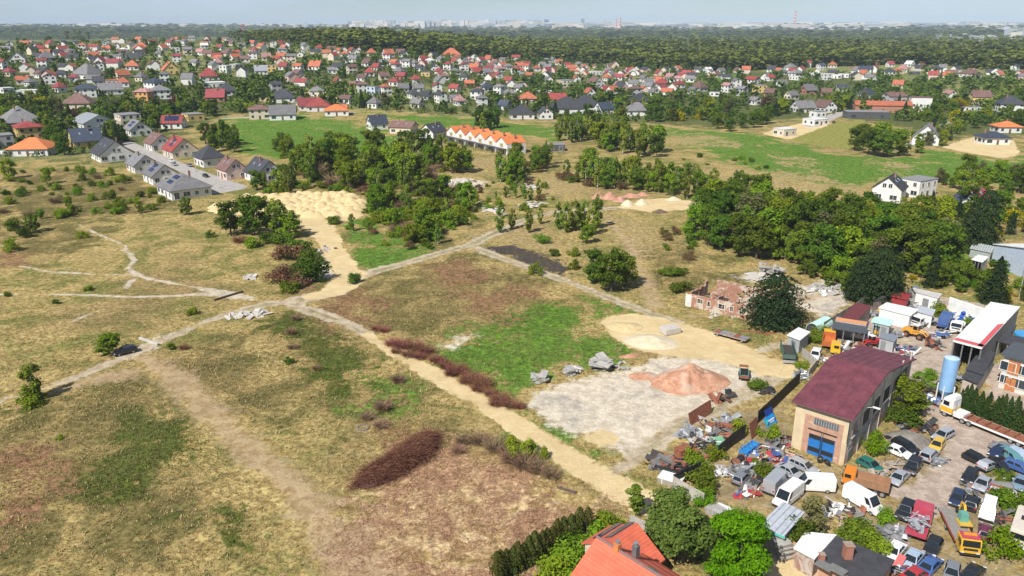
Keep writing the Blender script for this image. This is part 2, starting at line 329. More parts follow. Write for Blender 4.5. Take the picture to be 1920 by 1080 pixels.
for _k, _f in (('track', .8), ('path', .8), ('dusty', .8)):
    for _i, (_p, _w) in enumerate(LINES[_k]): LINES[_k][_i] = ([(q[0], q[1], q[2] * _f) for q in _p], _w)
WL = {k: [(wpts(dens(pts, 3)), w) for pts, w in v] for k, v in LINES.items()}
WP = {k: [wpts(p + [p[0]])[:-1] for p in v] for k, v in POLYS.items()}
def layers_at(X, Y, only=None):
    out = {}
    for k in (only or LAYERS):
        s = np.full(X.shape, -40.0)
        for L, w in WL.get(k, []): s = np.maximum(s, sd_line(X, Y, L, w))
        for L in WP.get(k, []): s = np.maximum(s, sd_poly(X, Y, L, 60.0 if k == 'garden' else 24.0))
        out['sd_' + k] = s
    return out

# ------------------------------------------------------------------ ground material
def ground_material():
    t = NT('field_ground'); p = t.pos()
    big = t.noise(0.022, 5, 0.6, p, 0.5); mid = t.noise(0.11, 6, 0.62, p, 0.8); fine = t.noise(0.55, 8, 0.72, p); grit = t.noise(2.6, 6, 0.75, p)
    edge = t.math('MULTIPLY', t.math('SUBTRACT', t.math('ADD', t.math('ADD', t.math('MULTIPLY', mid, 0.45), t.math('MULTIPLY', fine, 0.35)), t.math('MULTIPLY', big, 0.2)), 0.5), 4.2)
    def shades(a, b, c=None, s=fine, lo=0.41, hi=0.59):
        m = t.mix(t.rng(s, lo, hi), a, b)
        if c: m = t.mix(t.rng(grit, 0.45, 0.72), m, c)
        return m
    straw = shades((0.29, 0.21, 0.08), (0.49, 0.38, 0.16), (0.36, 0.255, 0.11))
    olive = shades((0.095, 0.11, 0.026), (0.20, 0.205, 0.055), (0.31, 0.26, 0.10))
    brown = shades((0.17, 0.11, 0.055), (0.29, 0.19, 0.10), (0.36, 0.27, 0.14))
    c = t.mix(t.rng(t.math('ADD', t.math('MULTIPLY', mid, .6), t.math('MULTIPLY', fine, .4)), 0.45, 0.57), straw, olive)
    c = t.mix(t.math('MULTIPLY', t.rng(big, 0.5, 0.66), t.rng(fine, 0.35, 0.65)), c, brown)
    c = t.mix(t.math('MULTIPLY', t.rng(fine, 0.52, 0.66), t.rng(mid, 0.35, 0.6, 0.25, 0.75)), c, shades((0.065, 0.068, 0.02), (0.15, 0.12, 0.05), None, grit))
    def layer(c, name, col, soft, amp, cover=1.0, patch=None):
        sd = t.attr('sd_' + name).outputs['Fac']
        f = t.rng(t.math('ADD', sd, t.math('MULTIPLY', edge, amp)), -soft, soft)
        if patch is not None: f = t.math('MULTIPLY', f, patch)
        if cover < 1: f = t.math('MULTIPLY', f, cover)
        return t.mix(f, c, col)
    plots = t.noise(0.0035, 4, 0.6, p, 0.6); gd = t.mix(t.rng(plots, 0.46, 0.6), shades((0.045, 0.07, 0.02), (0.10, 0.13, 0.036), (0.18, 0.16, 0.07)), shades((0.13, 0.17, 0.05), (0.26, 0.25, 0.10)))
    c = layer(c, 'garden', gd, 8, 40, 0.95)
    c = layer(c, 'weeds', shades((0.08, 0.062, 0.026), (0.165, 0.13, 0.052), (0.085, 0.10, 0.028)), 5, 34, 0.8, t.rng(t.math('ADD', t.math('MULTIPLY', fine, .6), t.math('MULTIPLY', mid, .4)), 0.40, 0.54, 0.12, 1))
    c = layer(c, 'green', shades((0.05, 0.13, 0.014), (0.115, 0.235, 0.026), (0.16, 0.20, 0.05)), 2.2, 26, 0.95, t.rng(t.math('ADD', t.math('MULTIPLY', mid, .6), t.math('MULTIPLY', fine, .4)), 0.34, 0.48, 0.45, 1))
    c = layer(c, 'tan', shades((0.30, 0.22, 0.10), (0.42, 0.32, 0.155), (0.36, 0.27, 0.13)), 3, 30, 0.85, t.rng(mid, 0.36, 0.52))
    c = layer(c, 'lawn', shades((0.19, 0.20, 0.045), (0.30, 0.28, 0.075)), 1, 4, 0.95)
    c = layer(c, 'bramble', shades((0.032, 0.055, 0.010), (0.085, 0.11, 0.020), (0.15, 0.125, 0.05)), 1.8, 14, 0.95, t.rng(fine, 0.3, 0.52, 0.35, 1))
    c = layer(c, 'ruddy', shades((0.16, 0.075, 0.045), (0.30, 0.15, 0.09), (0.36, 0.25, 0.13)), 2.5, 16, 0.85, t.rng(fine, 0.34, 0.56))
    c = layer(c, 'chips', t.mix(t.rng(mid, 0.44, 0.58), shades((0.40, 0.26, 0.145), (0.63, 0.47, 0.27), (0.49, 0.325, 0.185)), shades((0.24, 0.125, 0.07), (0.45, 0.27, 0.16), (0.55, 0.40, 0.23))), 3.5, 26, 0.85, t.rng(t.math('ADD', t.math('MULTIPLY', mid, .6), t.math('MULTIPLY', fine, .4)), .36, .5, .3, 1))
    lit = t.noise(1.15, 9, 0.82, p, 0.4); lv = t.rng(lit, 0.36, 0.64, 0.36, 1.5); cv = t.node('ShaderNodeCombineXYZ'); [t.l.new(lv, cv.inputs[i]) for i in range(3)]; c = t.mix(0.85, c, cv.outputs[0], 'MULTIPLY')
    c = layer(c, 'burnt', shades((0.012, 0.012, 0.016), (0.06, 0.052, 0.055), (0.16, 0.12, 0.10)), 0.9, 11, 0.95, t.rng(fine, .32, .5, .4, 1))
    c = layer(c, 'scrap', shades((0.24, 0.175, 0.105), (0.36, 0.28, 0.18), (0.12, 0.11, 0.045)), 1.5, 6, 0.8, t.rng(t.math('ADD', t.math('MULTIPLY', mid, .5), t.math('MULTIPLY', fine, .5)), 0.42, 0.52, 0.15, 1))
    c = layer(c, 'yard', shades((0.36, 0.285, 0.235), (0.50, 0.41, 0.34), (0.30, 0.24, 0.19)), 0.7, 3.5, 0.95)
    gr = shades((0.50, 0.43, 0.335), (0.68, 0.60, 0.48), (0.40, 0.35, 0.28)); gr = t.mix(t.math('MULTIPLY', t.rng(mid, 0.53, 0.64), 0.75), gr, shades((0.30, 0.27, 0.24), (0.48, 0.43, 0.37)))
    c = layer(c, 'rubble', gr, 1.2, 6, 0.95)
    c = layer(c, 'dusty', shades((0.34, 0.235, 0.135), (0.48, 0.36, 0.22), (0.29, 0.20, 0.11)), 1.3, 5, 0.8)
    c = layer(c, 'path', shades((0.42, 0.36, 0.28), (0.60, 0.53, 0.42), (0.36, 0.28, 0.17)), 0.35, 1.6, 0.9)
    sdt = t.attr('sd_track').outputs['Fac']
    tr = shades((0.36, 0.29, 0.20), (0.52, 0.44, 0.325), (0.30, 0.235, 0.15))
    tr = t.mix(t.math('MULTIPLY', t.rng(t.math('ADD', sdt, t.math('MULTIPLY', edge, 0.5)), 0.95, 1.3), t.math('MULTIPLY', t.rng(mid, 0.40, 0.55), 0.6)), tr, olive)
    c = layer(c, 'track', tr, 0.35, 2.2, 0.96)
    c = layer(c, 'sand', shades((0.53, 0.40, 0.205), (0.66, 0.52, 0.29), (0.53, 0.42, 0.26), t.math('ADD', t.math('MULTIPLY', mid, .5), t.math('MULTIPLY', fine, .5)), 0.38, 0.62), 0.3, 2.2, 0.98)
    c = layer(c, 'asphalt', shades((0.33, 0.31, 0.29), (0.42, 0.39, 0.365)), 0.3, 0.6)
    t.l.new(c, t.b.inputs['Base Color']); t.b.inputs['Roughness'].default_value = 0.95; t.b.inputs['Specular IOR Level'].default_value = 0.03
    t.bump(t.math('ADD', t.math('MULTIPLY', fine, 1.0), t.math('MULTIPLY', grit, 0.35)), 0.55, 0.5)
    return t.mat
GROUND = ground_material()
def build_ground():
    r = list(np.arange(28, 330, 0.85))
    while r[-1] < 26000: r.append(r[-1] * 1.0165)
    r = np.array(r); a = np.radians(np.linspace(-52, 52, 521)); RR, AA = np.meshgrid(r, a, indexing='ij')
    X = (RR * np.sin(AA)).ravel(); Y = (RR * np.cos(AA)).ravel(); Z = hgt(X, Y)
    n, m = len(r), len(a); i, j = np.meshgrid(np.arange(n - 1), np.arange(m - 1), indexing='ij'); k = (i * m + j).ravel()
    F = np.c_[k, k + m, k + m + 1, k + 1][:, ::-1]
    at = layers_at(X, Y)
    # wheel ruts and worn hollows where the tracks run
    Z = Z - 0.10 * sm(-0.5, 1.0, at['sd_track']) - 0.06 * sm(-0.5, 0.8, at['sd_sand'])
    me = np_mesh('ground', np.c_[X, Y, Z], F, GROUND, at, True)
    o = link('ground', me); o['kind'] = 'structure'; return o
build_ground()
def ribbon(name, px_line, z=0.03, step=1.0, half=None, pad=0.6):
    """a track as a sheet of its own lying on the ground, same earth, same survey"""
    L = wpts(dens(px_line, 10)); W = L[:, 2] if L.shape[1] > 2 else np.full(len(L), 3.0)
    s = np.r_[0, np.cumsum(np.hypot(*np.diff(L[:, :2], axis=0).T))]; q = np.arange(0, s[-1], step)
    x = np.interp(q, s, L[:, 0]); y = np.interp(q, s, L[:, 1]); w = np.interp(q, s, W) / 2 + pad
    tx = np.gradient(x); ty = np.gradient(y); l = np.hypot(tx, ty) + 1e-9; nx, ny = -ty / l, tx / l
    c = np.linspace(-1, 1, 9); X = (x[:, None] + nx[:, None] * w[:, None] * c).ravel(); Y = (y[:, None] + ny[:, None] * w[:, None] * c).ravel()
    at = layers_at(X, Y); e = np.tile(np.abs(c) > 0.99, len(q))
    Z = hgt(X, Y) - 0.10 * sm(-0.5, 1.0, at['sd_track']) - 0.06 * sm(-0.5, 0.8, at['sd_sand']) + z
    Z = Z + np.where(e, -0.06 - z, 0)
    n, m = len(q), 9; i, j = np.meshgrid(np.arange(n - 1), np.arange(m - 1), indexing='ij'); k = (i * m + j).ravel()
    o = link(name, np_mesh(name, np.c_[X, Y, Z], np.c_[k, k + m, k + m + 1, k + 1], GROUND, at, True)); o['kind'] = 'structure'; return o
ribbon('sand_road', LINES['sand'][0][0], 0.035)
ribbon('dirt_track', LINES['track'][0][0], 0.04)
ribbon('dirt_track', LINES['track'][1][0], 0.05)
ribbon('dirt_track', LINES['track'][2][0], 0.06)
ribbon('footpath', LINES['path'][0][0], 0.03)
ribbon('footpath', LINES['path'][1][0], 0.036)
ribbon('worn_track', LINES['dusty'][0][0], 0.03)
ribbon('village_street', LINES['asphalt'][0][0], 0.03)
# ================================================================== vegetation
def leafmat(name, dark, light, rnd=0.3, trans=0.2):
    if name in _mats: return _mats[name]
    t = NT(name); a = t.attr('tint').outputs['Fac']; c = t.mix(a, dark, light)
    oi = t.node('ShaderNodeObjectInfo'); hs = t.node('ShaderNodeHueSaturation')
    t.l.new(t.rng(oi.outputs['Random'], 0, 1, 1 - rnd, 1 + rnd, False), hs.inputs['Value'])
    t.l.new(t.rng(t.math('FRACT', t.math('MULTIPLY', oi.outputs['Random'], 7.31)), 0, 1, 0.472, 0.522, False), hs.inputs['Hue']); t.l.new(c, hs.inputs['Color'])
    tr = t.node('ShaderNodeBsdfTranslucent'); mx = t.node('ShaderNodeMixShader'); mx.inputs[0].default_value = trans
    t.l.new(hs.outputs[0], t.b.inputs['Base Color']); t.l.new(hs.outputs[0], tr.inputs[0]); t.b.inputs['Roughness'].default_value = 0.65; t.b.inputs['Specular IOR Level'].default_value = 0.06; hs.inputs['Saturation'].default_value = 1.08
    t.l.new(t.b.outputs[0], mx.inputs[1]); t.l.new(tr.outputs[0], mx.inputs[2]); t.l.new(mx.outputs[0], t.out.inputs[0])
    _mats[name] = t.mat; return t.mat
LM = {
 'fresh': leafmat('leaf_fresh', (0.082, 0.138, 0.015), (0.215, 0.29, 0.038)),
 'deep': leafmat('leaf_deep', (0.044, 0.082, 0.012), (0.13, 0.19, 0.028)),
 'birch': leafmat('leaf_birch', (0.10, 0.15, 0.024), (0.235, 0.30, 0.055)),
 'lime': leafmat('leaf_lime', (0.072, 0.155, 0.010), (0.165, 0.275, 0.026), 0.1),
 'mid': leafmat('leaf_mid', (0.05, 0.095, 0.02), (0.135, 0.20, 0.05), 0.1),
 'olive': leafmat('leaf_olive', (0.085, 0.095, 0.035), (0.19, 0.185, 0.075)),
 'gold': leafmat('leaf_gold', (0.20, 0.19, 0.012), (0.36, 0.31, 0.03)),
 'fir': leafmat('leaf_fir', (0.011, 0.021, 0.009), (0.035, 0.055, 0.018), 0.15, 0.1),
 'thuja': leafmat('leaf_thuja', (0.03, 0.05, 0.012), (0.10, 0.11, 0.025), 0.15, 0.15),
 'darkthuja': leafmat('leaf_dark_thuja', (0.013, 0.028, 0.008), (0.045, 0.075, 0.018), 0.15, 0.1),
 'brown': leafmat('leaf_brown', (0.10, 0.062, 0.034), (0.24, 0.165, 0.085)),
 'purple': leafmat('leaf_purple', (0.055, 0.025, 0.022), (0.12, 0.055, 0.045)),
 'twig': leafmat('twig_brown', (0.13, 0.085, 0.055), (0.34, 0.24, 0.155), 0.2, 0.0),
 'redtwig': leafmat('twig_red', (0.13, 0.055, 0.042), (0.30, 0.15, 0.105), 0.15, 0.0),
}
BARK = M('bark', (0.11, 0.085, 0.065), 0.9, var=0.35, scale=5); BARKW = M('birch_bark', (0.48, 0.45, 0.41), 0.85, var=0.4, scale=6)
def kites(C, Nrm, size, g, aspect=0.62):
    n = len(C); r = g.normal(size=(n, 3)); u = np.cross(Nrm, r); u /= np.linalg.norm(u, axis=1)[:, None] + 1e-9; w = np.cross(Nrm, u)
    s = size * g.uniform(0.6, 1.35, n)[:, None] if np.ndim(size) == 0 else size[:, None]
    V = np.stack([C - u * s, C - w * s * aspect, C + u * s, C + w * s * aspect], 1).reshape(-1, 3)
    return V, np.arange(4 * n).reshape(n, 4)
def blobs_tree(g, kind):
    B = []
    if kind == 'broad':
        for i in range(34):
            a = g.uniform(0, 6.283); q = math.sqrt(g.uniform(0.02, 1)); z = g.uniform(0.16, 0.88); rr = 0.28 * math.sqrt(max(0.05, 1 - ((z - 0.48) / 0.5) ** 2))
            B.append(((math.cos(a) * q * rr, math.sin(a) * q * rr, z), (g.uniform(.06, .125), g.uniform(.06, .125), g.uniform(.05, .10))))
    elif kind == 'full':
        for i in range(30):
            a = g.uniform(0, 6.283); q = math.sqrt(g.uniform(0.02, 1)); z = g.uniform(0.16, 0.86); rr = 0.29 * math.sqrt(max(0.05, 1 - ((z - 0.46) / 0.5) ** 2))
            B.append(((math.cos(a) * q * rr, math.sin(a) * q * rr, z), (g.uniform(.08, .15), g.uniform(.08, .15), g.uniform(.06, .12))))
    elif kind == 'birch':
        for i in range(28):
            a = g.uniform(0, 6.283); z = g.uniform(0.13, 0.93); rr = 0.18 * math.sin(math.pi * min(1, (z - 0.08) / 0.95)) ** 0.7; q = math.sqrt(g.uniform(0.02, 1))
            B.append(((math.cos(a) * q * rr, math.sin(a) * q * rr, z), (g.uniform(.035, .075), g.uniform(.035, .075), g.uniform(.06, .11))))
    elif kind == 'bush':
        for i in range(13):
            a = g.uniform(0, 6.283); q = math.sqrt(g.uniform(0, 1)); z = g.uniform(0.15, 0.82) * (1 - 0.35 * q)
            B.append(((math.cos(a) * q * .48, math.sin(a) * q * .48, z), (g.uniform(.16, .28), g.uniform(.16, .28), g.uniform(.12, .22))))
    return B
def crown_arrays(kind, seed, n, size, out=0.9, up=.35):
    g = np.random.default_rng(seed)
    if kind in ('broad', 'birch', 'bush', 'full'):
        B = blobs_tree(g, kind); wts = np.array([b[1][0] * b[1][2] for b in B]); idx = g.choice(len(B), n, p=wts / wts.sum())
        c = np.array([b[0] for b in B])[idx]; rad = np.array([b[1] for b in B])[idx]; bt = g.uniform(0.2, 0.8, len(B))[idx]
        d = g.normal(size=(n, 3)); d /= np.linalg.norm(d, axis=1)[:, None]; rr = g.uniform(0.2, 1, n) ** 0.5 * g.uniform(0.8, 1.4, n)
        C = c + d * rad * rr[:, None]; N = d * out + g.normal(size=(n, 3)) * 0.55 + np.array([0, 0, up])
    elif kind in ('fir', 'roundfir'):
        z = g.uniform(0, 1, n) ** 1.25; lay = np.floor(z * 13) / 13; bt = g.uniform(.1, .9, n)
        base = 0.30 if kind == 'fir' else 0.42
        prof = (1 - z) ** 0.85 * base if kind == 'fir' else base * np.sqrt(np.clip(1 - (np.abs(z - 0.32) / 0.72) ** 2.2, 0, 1))
        a = g.uniform(0, 6.283, n); k = np.floor(a / 6.283 * 11 + lay * 37) % 11; spoke = 0.80 + 0.3 * np.sin(k * 2.4 + lay * 40)
        q = prof * spoke * g.uniform(0.45, 1, n) ** 0.4 * (0.8 + 0.35 * (z * 13 - np.floor(z * 13)) * -1 + 0.3)
        C = np.c_[np.cos(a) * q, np.sin(a) * q, 0.04 + z * 0.96 - q * 0.22]; N = np.c_[np.cos(a), np.sin(a), np.full(n, 0.9)] + g.normal(size=(n, 3)) * .5
    elif kind == 'thuja':
        z = g.uniform(0, 1, n); a = g.uniform(0, 6.283, n); prof = 0.17 * np.minimum(1, (1.02 - z) * 2.6) ** 0.7 * (0.85 + 0.3 * np.sin(a * 4 + z * 9)); q = prof * g.uniform(.5, 1, n) ** .4
        C = np.c_[np.cos(a) * q, np.sin(a) * q, z]; N = np.c_[np.cos(a), np.sin(a), np.full(n, .4)] + g.normal(size=(n, 3)) * .4; bt = g.uniform(.1, .9, n)
    V, F = kites(C, N / np.linalg.norm(N, axis=1)[:, None], size, g)
    tint = np.clip(0.55 * bt + g.uniform(0, 0.6, n) - 0.05, 0, 1); return V, F, np.repeat(tint, 4)
def twig_arrays(seed, n, spread=0.55, width=0.006):
    g = np.random.default_rng(seed); a = g.uniform(0, 6.283, n); q = np.sqrt(g.uniform(0, 1, n)) * 0.3
    b = np.c_[np.cos(a) * q, np.sin(a) * q, g.uniform(0, .35, n)]; d = np.c_[np.cos(a) * spread, np.sin(a) * spread, g.uniform(.35, 1.1, n)] + g.normal(size=(n, 3)) * .3
    d /= np.linalg.norm(d, axis=1)[:, None]; l = g.uniform(.25, .65, n)[:, None]; s = np.cross(d, g.normal(size=(n, 3))); s /= np.linalg.norm(s, axis=1)[:, None]; s *= width
    V = np.stack([b - s, b + s, b + d * l + s * .4, b + d * l - s * .4], 1).reshape(-1, 3); return V, np.arange(4 * n).reshape(n, 4), np.repeat(g.uniform(0, 1, n), 4)
def trunk_mesh(name, kind, seed):
    g = random.Random(seed); b = MB(); h = {'full': .62, 'broad': .62, 'birch': .85, 'fir': .95, 'roundfir': .9, 'bush': .4, 'thuja': .8}[kind]; r = {'full': .026, 'broad': .026, 'birch': .014, 'fir': .018, 'roundfir': .02, 'bush': .02, 'thuja': .015}[kind]
    b.tube([(0, 0, -.02), (g.uniform(-.01, .01), g.uniform(-.01, .01), h * .4), (g.uniform(-.03, .03), g.uniform(-.03, .03), h)], [r, r * .75, r * .2], 6)
    if kind in ('broad', 'birch', 'bush', 'full'):
        for i in range(6):
            a = g.uniform(0, 6.28); z = h * g.uniform(.3, .8); l = {'full': .28, 'broad': .28, 'birch': .14, 'bush': .4}[kind] * g.uniform(.7, 1.1)
            b.tube([(0, 0, z), (math.cos(a) * l * .5, math.sin(a) * l * .5, z + l * .45), (math.cos(a) * l, math.sin(a) * l, z + l * .75)], [r * .5, r * .35, r * .1], 4)
    return b.mesh(name, BARKW if kind == 'birch' else BARK)
VAR = {}
def variants(key, kind, mat, seeds, n, size):
    VAR[key] = []
    for s in seeds:
        V, F, t = crown_arrays(kind, s, n, size); VAR[key].append((np_mesh('crown', V, F, LM[mat], {'tint': t}), trunk_mesh('trunk', kind, s)))
variants('broad', 'broad', 'fresh', (1, 2, 3, 4), 3000, 0.028)
variants('deep', 'broad', 'deep', (11, 12, 13, 14), 3000, 0.028)
variants('olive', 'broad', 'olive', (15, 16), 2600, 0.025)
variants('birch', 'birch', 'birch', (21, 22, 23, 24), 2400, 0.025)
variants('lime', 'full', 'lime', (31,), 19000, 0.021)
variants('bigtree', 'full', 'mid', (34,), 19000, 0.019)
variants('bush', 'bush', 'fresh', (41, 42, 43), 1500, 0.045)
variants('deepbush', 'bush', 'deep', (44, 45, 46), 1700, 0.045)
variants('limebush', 'bush', 'lime', (47,), 1500, 0.04)
variants('goldbush', 'bush', 'gold', (48, 49), 1300, 0.045)
variants('purplebush', 'bush', 'purple', (50,), 1300, 0.045)
variants('brownbush', 'bush', 'brown', (57, 58), 1500, 0.042)
variants('fir', 'fir', 'fir', (51, 52), 3600, 0.020)
variants('roundfir', 'roundfir', 'fir', (55, 56), 7000, 0.020)
variants('thuja', 'thuja', 'thuja', (61, 62), 1600, 0.022)
variants('darkthuja', 'fir', 'darkthuja', (63, 64), 1800, 0.024)
for key, mat, sd in (('drybush', 'twig', (71, 72, 73)), ('redbush', 'redtwig', (74, 75, 76))):
    VAR[key] = []
    for s in sd:
        V, F, t = twig_arrays(s, 520, 0.8, 0.008); VAR[key].append((np_mesh('crown', V, F, LM[mat], {'tint': t}), trunk_mesh('trunk', 'bush', s)))
TK = {  # key: (object name, words, category)
 'broad': ('broadleaf_tree', 'fresh green broadleaf tree', 'tree'), 'deep': ('dark_leafy_tree', 'dark green leafy tree', 'tree'), 'olive': ('olive_green_tree', 'olive green thin-leaved tree', 'tree'),
 'birch': ('birch_tree', 'slender light green birch', 'tree'), 'lime': ('broadleaf_tree', 'vivid lime green broadleaf tree', 'tree'), 'bigtree': ('broadleaf_tree', 'large mid green broadleaf tree', 'tree'),
 'bush': ('shrub', 'fresh green shrub', 'shrub'), 'deepbush': ('dark_shrub', 'dark green shrub', 'shrub'), 'limebush': ('shrub', 'bright lime green shrub', 'shrub'), 'goldbush': ('flowering_shrub', 'yellow blooming shrub', 'shrub'), 'brownbush': ('brown_shrub', 'brownish leafless-looking shrub', 'shrub'), 'purplebush': ('shrub', 'purple leaved shrub', 'shrub'),
 'fir': ('spruce_tree', 'dark pointed spruce', 'tree'), 'roundfir': ('spruce_tree', 'very dark bushy spruce', 'tree'), 'thuja': ('thuja', 'clipped narrow thuja', 'hedge plant'), 'darkthuja': ('dark_thuja', 'dark pointed thuja', 'hedge plant'), 'drybush': ('bare_shrub', 'bare brown twiggy shrub', 'shrub'), 'redbush': ('dry_shrub', 'reddish dry shrub', 'shrub')}
TG = random.Random(5)
TREES = []
def plant(key, x, y, h, where, wide=1.0, group=None):
    nm, words, cat = TK[key]; cm, tm = TG.choice(VAR[key]); a = TG.uniform(0, 6.28)
    o = empty(nm, (x, y, gz(x, y) - 0.05), a, words + ' ' + where, cat, group or (nm.replace('_', ' ') + 's ' + where)[:60])
    w = wide * TG.uniform(.88, 1.14)
    link('trunk', tm, o, scale=(h, h, h)); link('crown', cm, o, scale=(h * w, h * w, h * TG.uniform(.95, 1.05)))
    TREES.append((x, y, h)); return o
def plant_px(key, px, py, h, where, wide=1.0): p = P(px, py); return plant(key, p.x, p.y, h, where, wide)
def in_poly(x, y, L):
    c = False; n = len(L)
    for i in range(n):
        (ax, ay), (bx, by) = L[i], L[(i + 1) % n]
        if (ay > y) != (by > y) and x < (bx - ax) * (y - ay) / (by - ay + 1e-12) + ax: c = not c
    return c
def grove(poly, n, hr, kinds, where, sep=0.32, under=0):
    hr = (hr[0] * .92, hr[1] * 1.02)
    """scatter individual trees over a surveyed stand, spaced by their size"""
    L = [tuple(P(*p)[:2]) for p in poly]; xs = [p[0] for p in L]; ys = [p[1] for p in L]; done = []; tries = 0
    ks = list(kinds); ws = [kinds[k] for k in ks]
    while len(done) < n and tries < n * 60:
        tries += 1; x = TG.uniform(min(xs), max(xs)); y = TG.uniform(min(ys), max(ys))
        if not in_poly(x, y, L): continue
        h = TG.uniform(*hr)
        if any((x - a) ** 2 + (y - b) ** 2 < (sep * (h + c) / 2) ** 2 for a, b, c in done): continue
        k = TG.choices(ks, ws)[0]; hh = h * (0.55 if 'bush' in k else 1.0); plant(k, x, y, hh, where, 1.0); done.append((x, y, h))
    if under:
        for i in range(int(n * under)):
            for _ in range(40):
                x = TG.uniform(min(xs), max(xs)); y = TG.uniform(min(ys), max(ys))
                if in_poly(x, y, L): plant(TG.choice(['bush', 'bush', 'deepbush', 'brownbush', 'drybush']), x, y, TG.uniform(2.2, 4.2), where, 1.3); break
W1 = 'in the grove behind the yellow sand heaps'
grove([(525, 352), (590, 300), (700, 292), (800, 288), (872, 305), (880, 328), (830, 338), (780, 362), (720, 368), (640, 360)], 84, (8, 14), {'birch': .3, 'broad': .36, 'deep': .2, 'bush': .08, 'drybush': .06}, W1, .3, .6)
grove([(690, 395), (740, 372), (850, 357), (890, 400), (862, 436), (800, 458), (740, 458), (700, 430)], 44, (4.5, 9.5), {'birch': .22, 'broad': .3, 'deep': .22, 'drybush': .16, 'bush': .2}, 'in the thicket beside the sand slope', .36, 1.1)
W3 = 'in the clump left of the sand slope'
for k, x, y, h, w in (('deep', 433, 442, 10.5, 1.15), ('broad', 462, 428, 10, 1.1), ('deep', 478, 440, 11, 1.1), ('birch', 508, 436, 11, 1.5), ('birch', 524, 444, 11, 1.5), ('broad', 545, 446, 8, 1.2), ('bush', 476, 462, 4, 1.2), ('deepbush', 505, 455, 4, 1.3), ('deepbush', 535, 462, 5, 1.2), ('deepbush', 562, 474, 5, 1.2), ('brownbush', 540, 486, 5, 1.2), ('deepbush', 585, 494, 5, 1.1), ('brownbush', 535, 530, 5.5, 1.2), ('deepbush', 580, 526, 6.5, 1.1), ('brownbush', 555, 535, 4.5, 1.2), ('deepbush', 572, 508, 4, 1.2), ('deepbush', 630, 418, 3, 1.8), ('deepbush', 545, 545, 3, 1.6), ('redbush', 450, 455, 3, 1.2)): plant_px(k, x, y, h, W3, w)
grove([(922, 338), (960, 312), (1012, 290), (1030, 312), (1000, 332), (960, 348)], 18, (7, 11), {'birch': .5, 'broad': .3, 'deep': .2}, 'in the clump below the orange terrace', .3, .4)
grove([(1035, 262), (1060, 250), (1150, 255), (1230, 275), (1250, 300), (1180, 296), (1120, 280)], 40, (10, 14), {'birch': .7, 'deep': .15, 'broad': .15}, 'in the birch wood right of the terrace', .25)
grove([(1050, 338), (1100, 318), (1180, 335), (1250, 345), (1320, 365), (1290, 374), (1220, 364), (1160, 354), (1090, 352)], 44, (7, 11), {'birch': .6, 'broad': .25, 'deep': .15}, 'in the stand behind the red earth heaps', .25, .3)
W7 = 'beside the curving dirt track'
for k, x, y, h in (('birch', 1046, 430, 8), ('birch', 1060, 436, 9), ('birch', 1078, 432, 9.5), ('birch', 1095, 430, 9), ('birch', 1118, 428, 10.5), ('broad', 1100, 456, 6), ('birch', 1110, 440, 8), ('birch', 936, 436, 7.5), ('birch', 961, 430, 6.5), ('birch', 990, 436, 7), ('birch', 1012, 420, 6), ('bush', 1016, 455, 4), ('bush', 1005, 514, 3.3), ('bush', 1072, 480, 3.2), ('bush', 1076, 505, 3), ('deepbush', 668, 530, 3.2), ('deepbush', 1040, 480, 2.6)): plant_px(k, x, y, h, W7)
for k, x, y, h, w in (('deep', 1118, 528, 8.5, 1.2), ('deep', 1146, 546, 9.5, 1.25), ('deep', 1172, 536, 8.5, 1.15)): plant_px(k, x, y, h, 'in the dark clump right of the burnt patch', w)
W9 = 'in the wood behind the brick ruin'
grove([(1290, 462), (1325, 405), (1400, 384), (1480, 425), (1560, 432), (1640, 432), (1720, 445), (1790, 475), (1760, 525), (1650, 535), (1560, 522), (1480, 500), (1400, 492), (1340, 475)], 108, (8.5, 13.5), {'deep': .62, 'broad': .16, 'olive': .08, 'birch': .08, 'purplebush': .03, 'drybush': .03}, W9, .29)  # mostly dark green trees; the dark mix also stands in for cloud shade
for k, x, y, h, w in (('roundfir', 1450, 606, 10.2, 1.3), ('roundfir', 1645, 562, 11.5, 1.15), ('roundfir', 1615, 562, 9.5, 1.1), ('roundfir', 1838, 462, 15, .9), ('fir', 1808, 470, 12, 1.2), ('fir', 1862, 566, 10, 1.2), ('fir', 1746, 536, 9, 1.0)): plant_px(k, x, y, h, 'near the scrapyard', w)
grove([(1690, 520), (1780, 490), (1930, 530), (1930, 570), (1860, 556), (1760, 545)], 34, (3.5, 7), {'deep': .3, 'bush': .25, 'deepbush': .25, 'limebush': .1, 'goldbush': .1}, 'in the gardens above the white-roofed building', .6)
grove([(1690, 440), (1780, 405), (1850, 395), (1930, 400), (1930, 450), (1850, 440), (1800, 475)], 34, (5, 10), {'deep': .4, 'goldbush': .2, 'broad': .2, 'fir': .2}, 'in the garden by the pale blue shed', .5)
for x, y, h in ((1602, 282, 11), (1628, 290, 12), (1656, 294, 12.5), (1680, 280, 11.5), (1618, 268, 11), (1650, 265, 11), (1690, 292, 8)): plant_px(TG.choice(['broad', 'deep']), x, y, h, 'in the big clump beside the lawn field', 1.25)
grove([(1700, 262), (1760, 230), (1800, 240), (1780, 275), (1720, 290)], 16, (5, 9), {'deep': .4, 'fir': .3, 'broad': .2, 'olive': .1}, 'by the lane of the white gabled house')
grove([(1440, 386), (1660, 402), (1640, 420), (1450, 414)], 18, (7, 12), {'drybush': 1}, 'on the tan slope below the green field', .4)
for k, x, y, h in (('bush', 1548, 410, 6), ('bush', 1460, 372, 3.5), ('birch', 1690, 410, 7), ('goldbush', 1725, 405, 5), ('goldbush', 1770, 425, 5), ('deepbush', 1385, 352, 3), ('deepbush', 1335, 352, 3)): plant_px(k, x, y, h, 'near the new white houses')
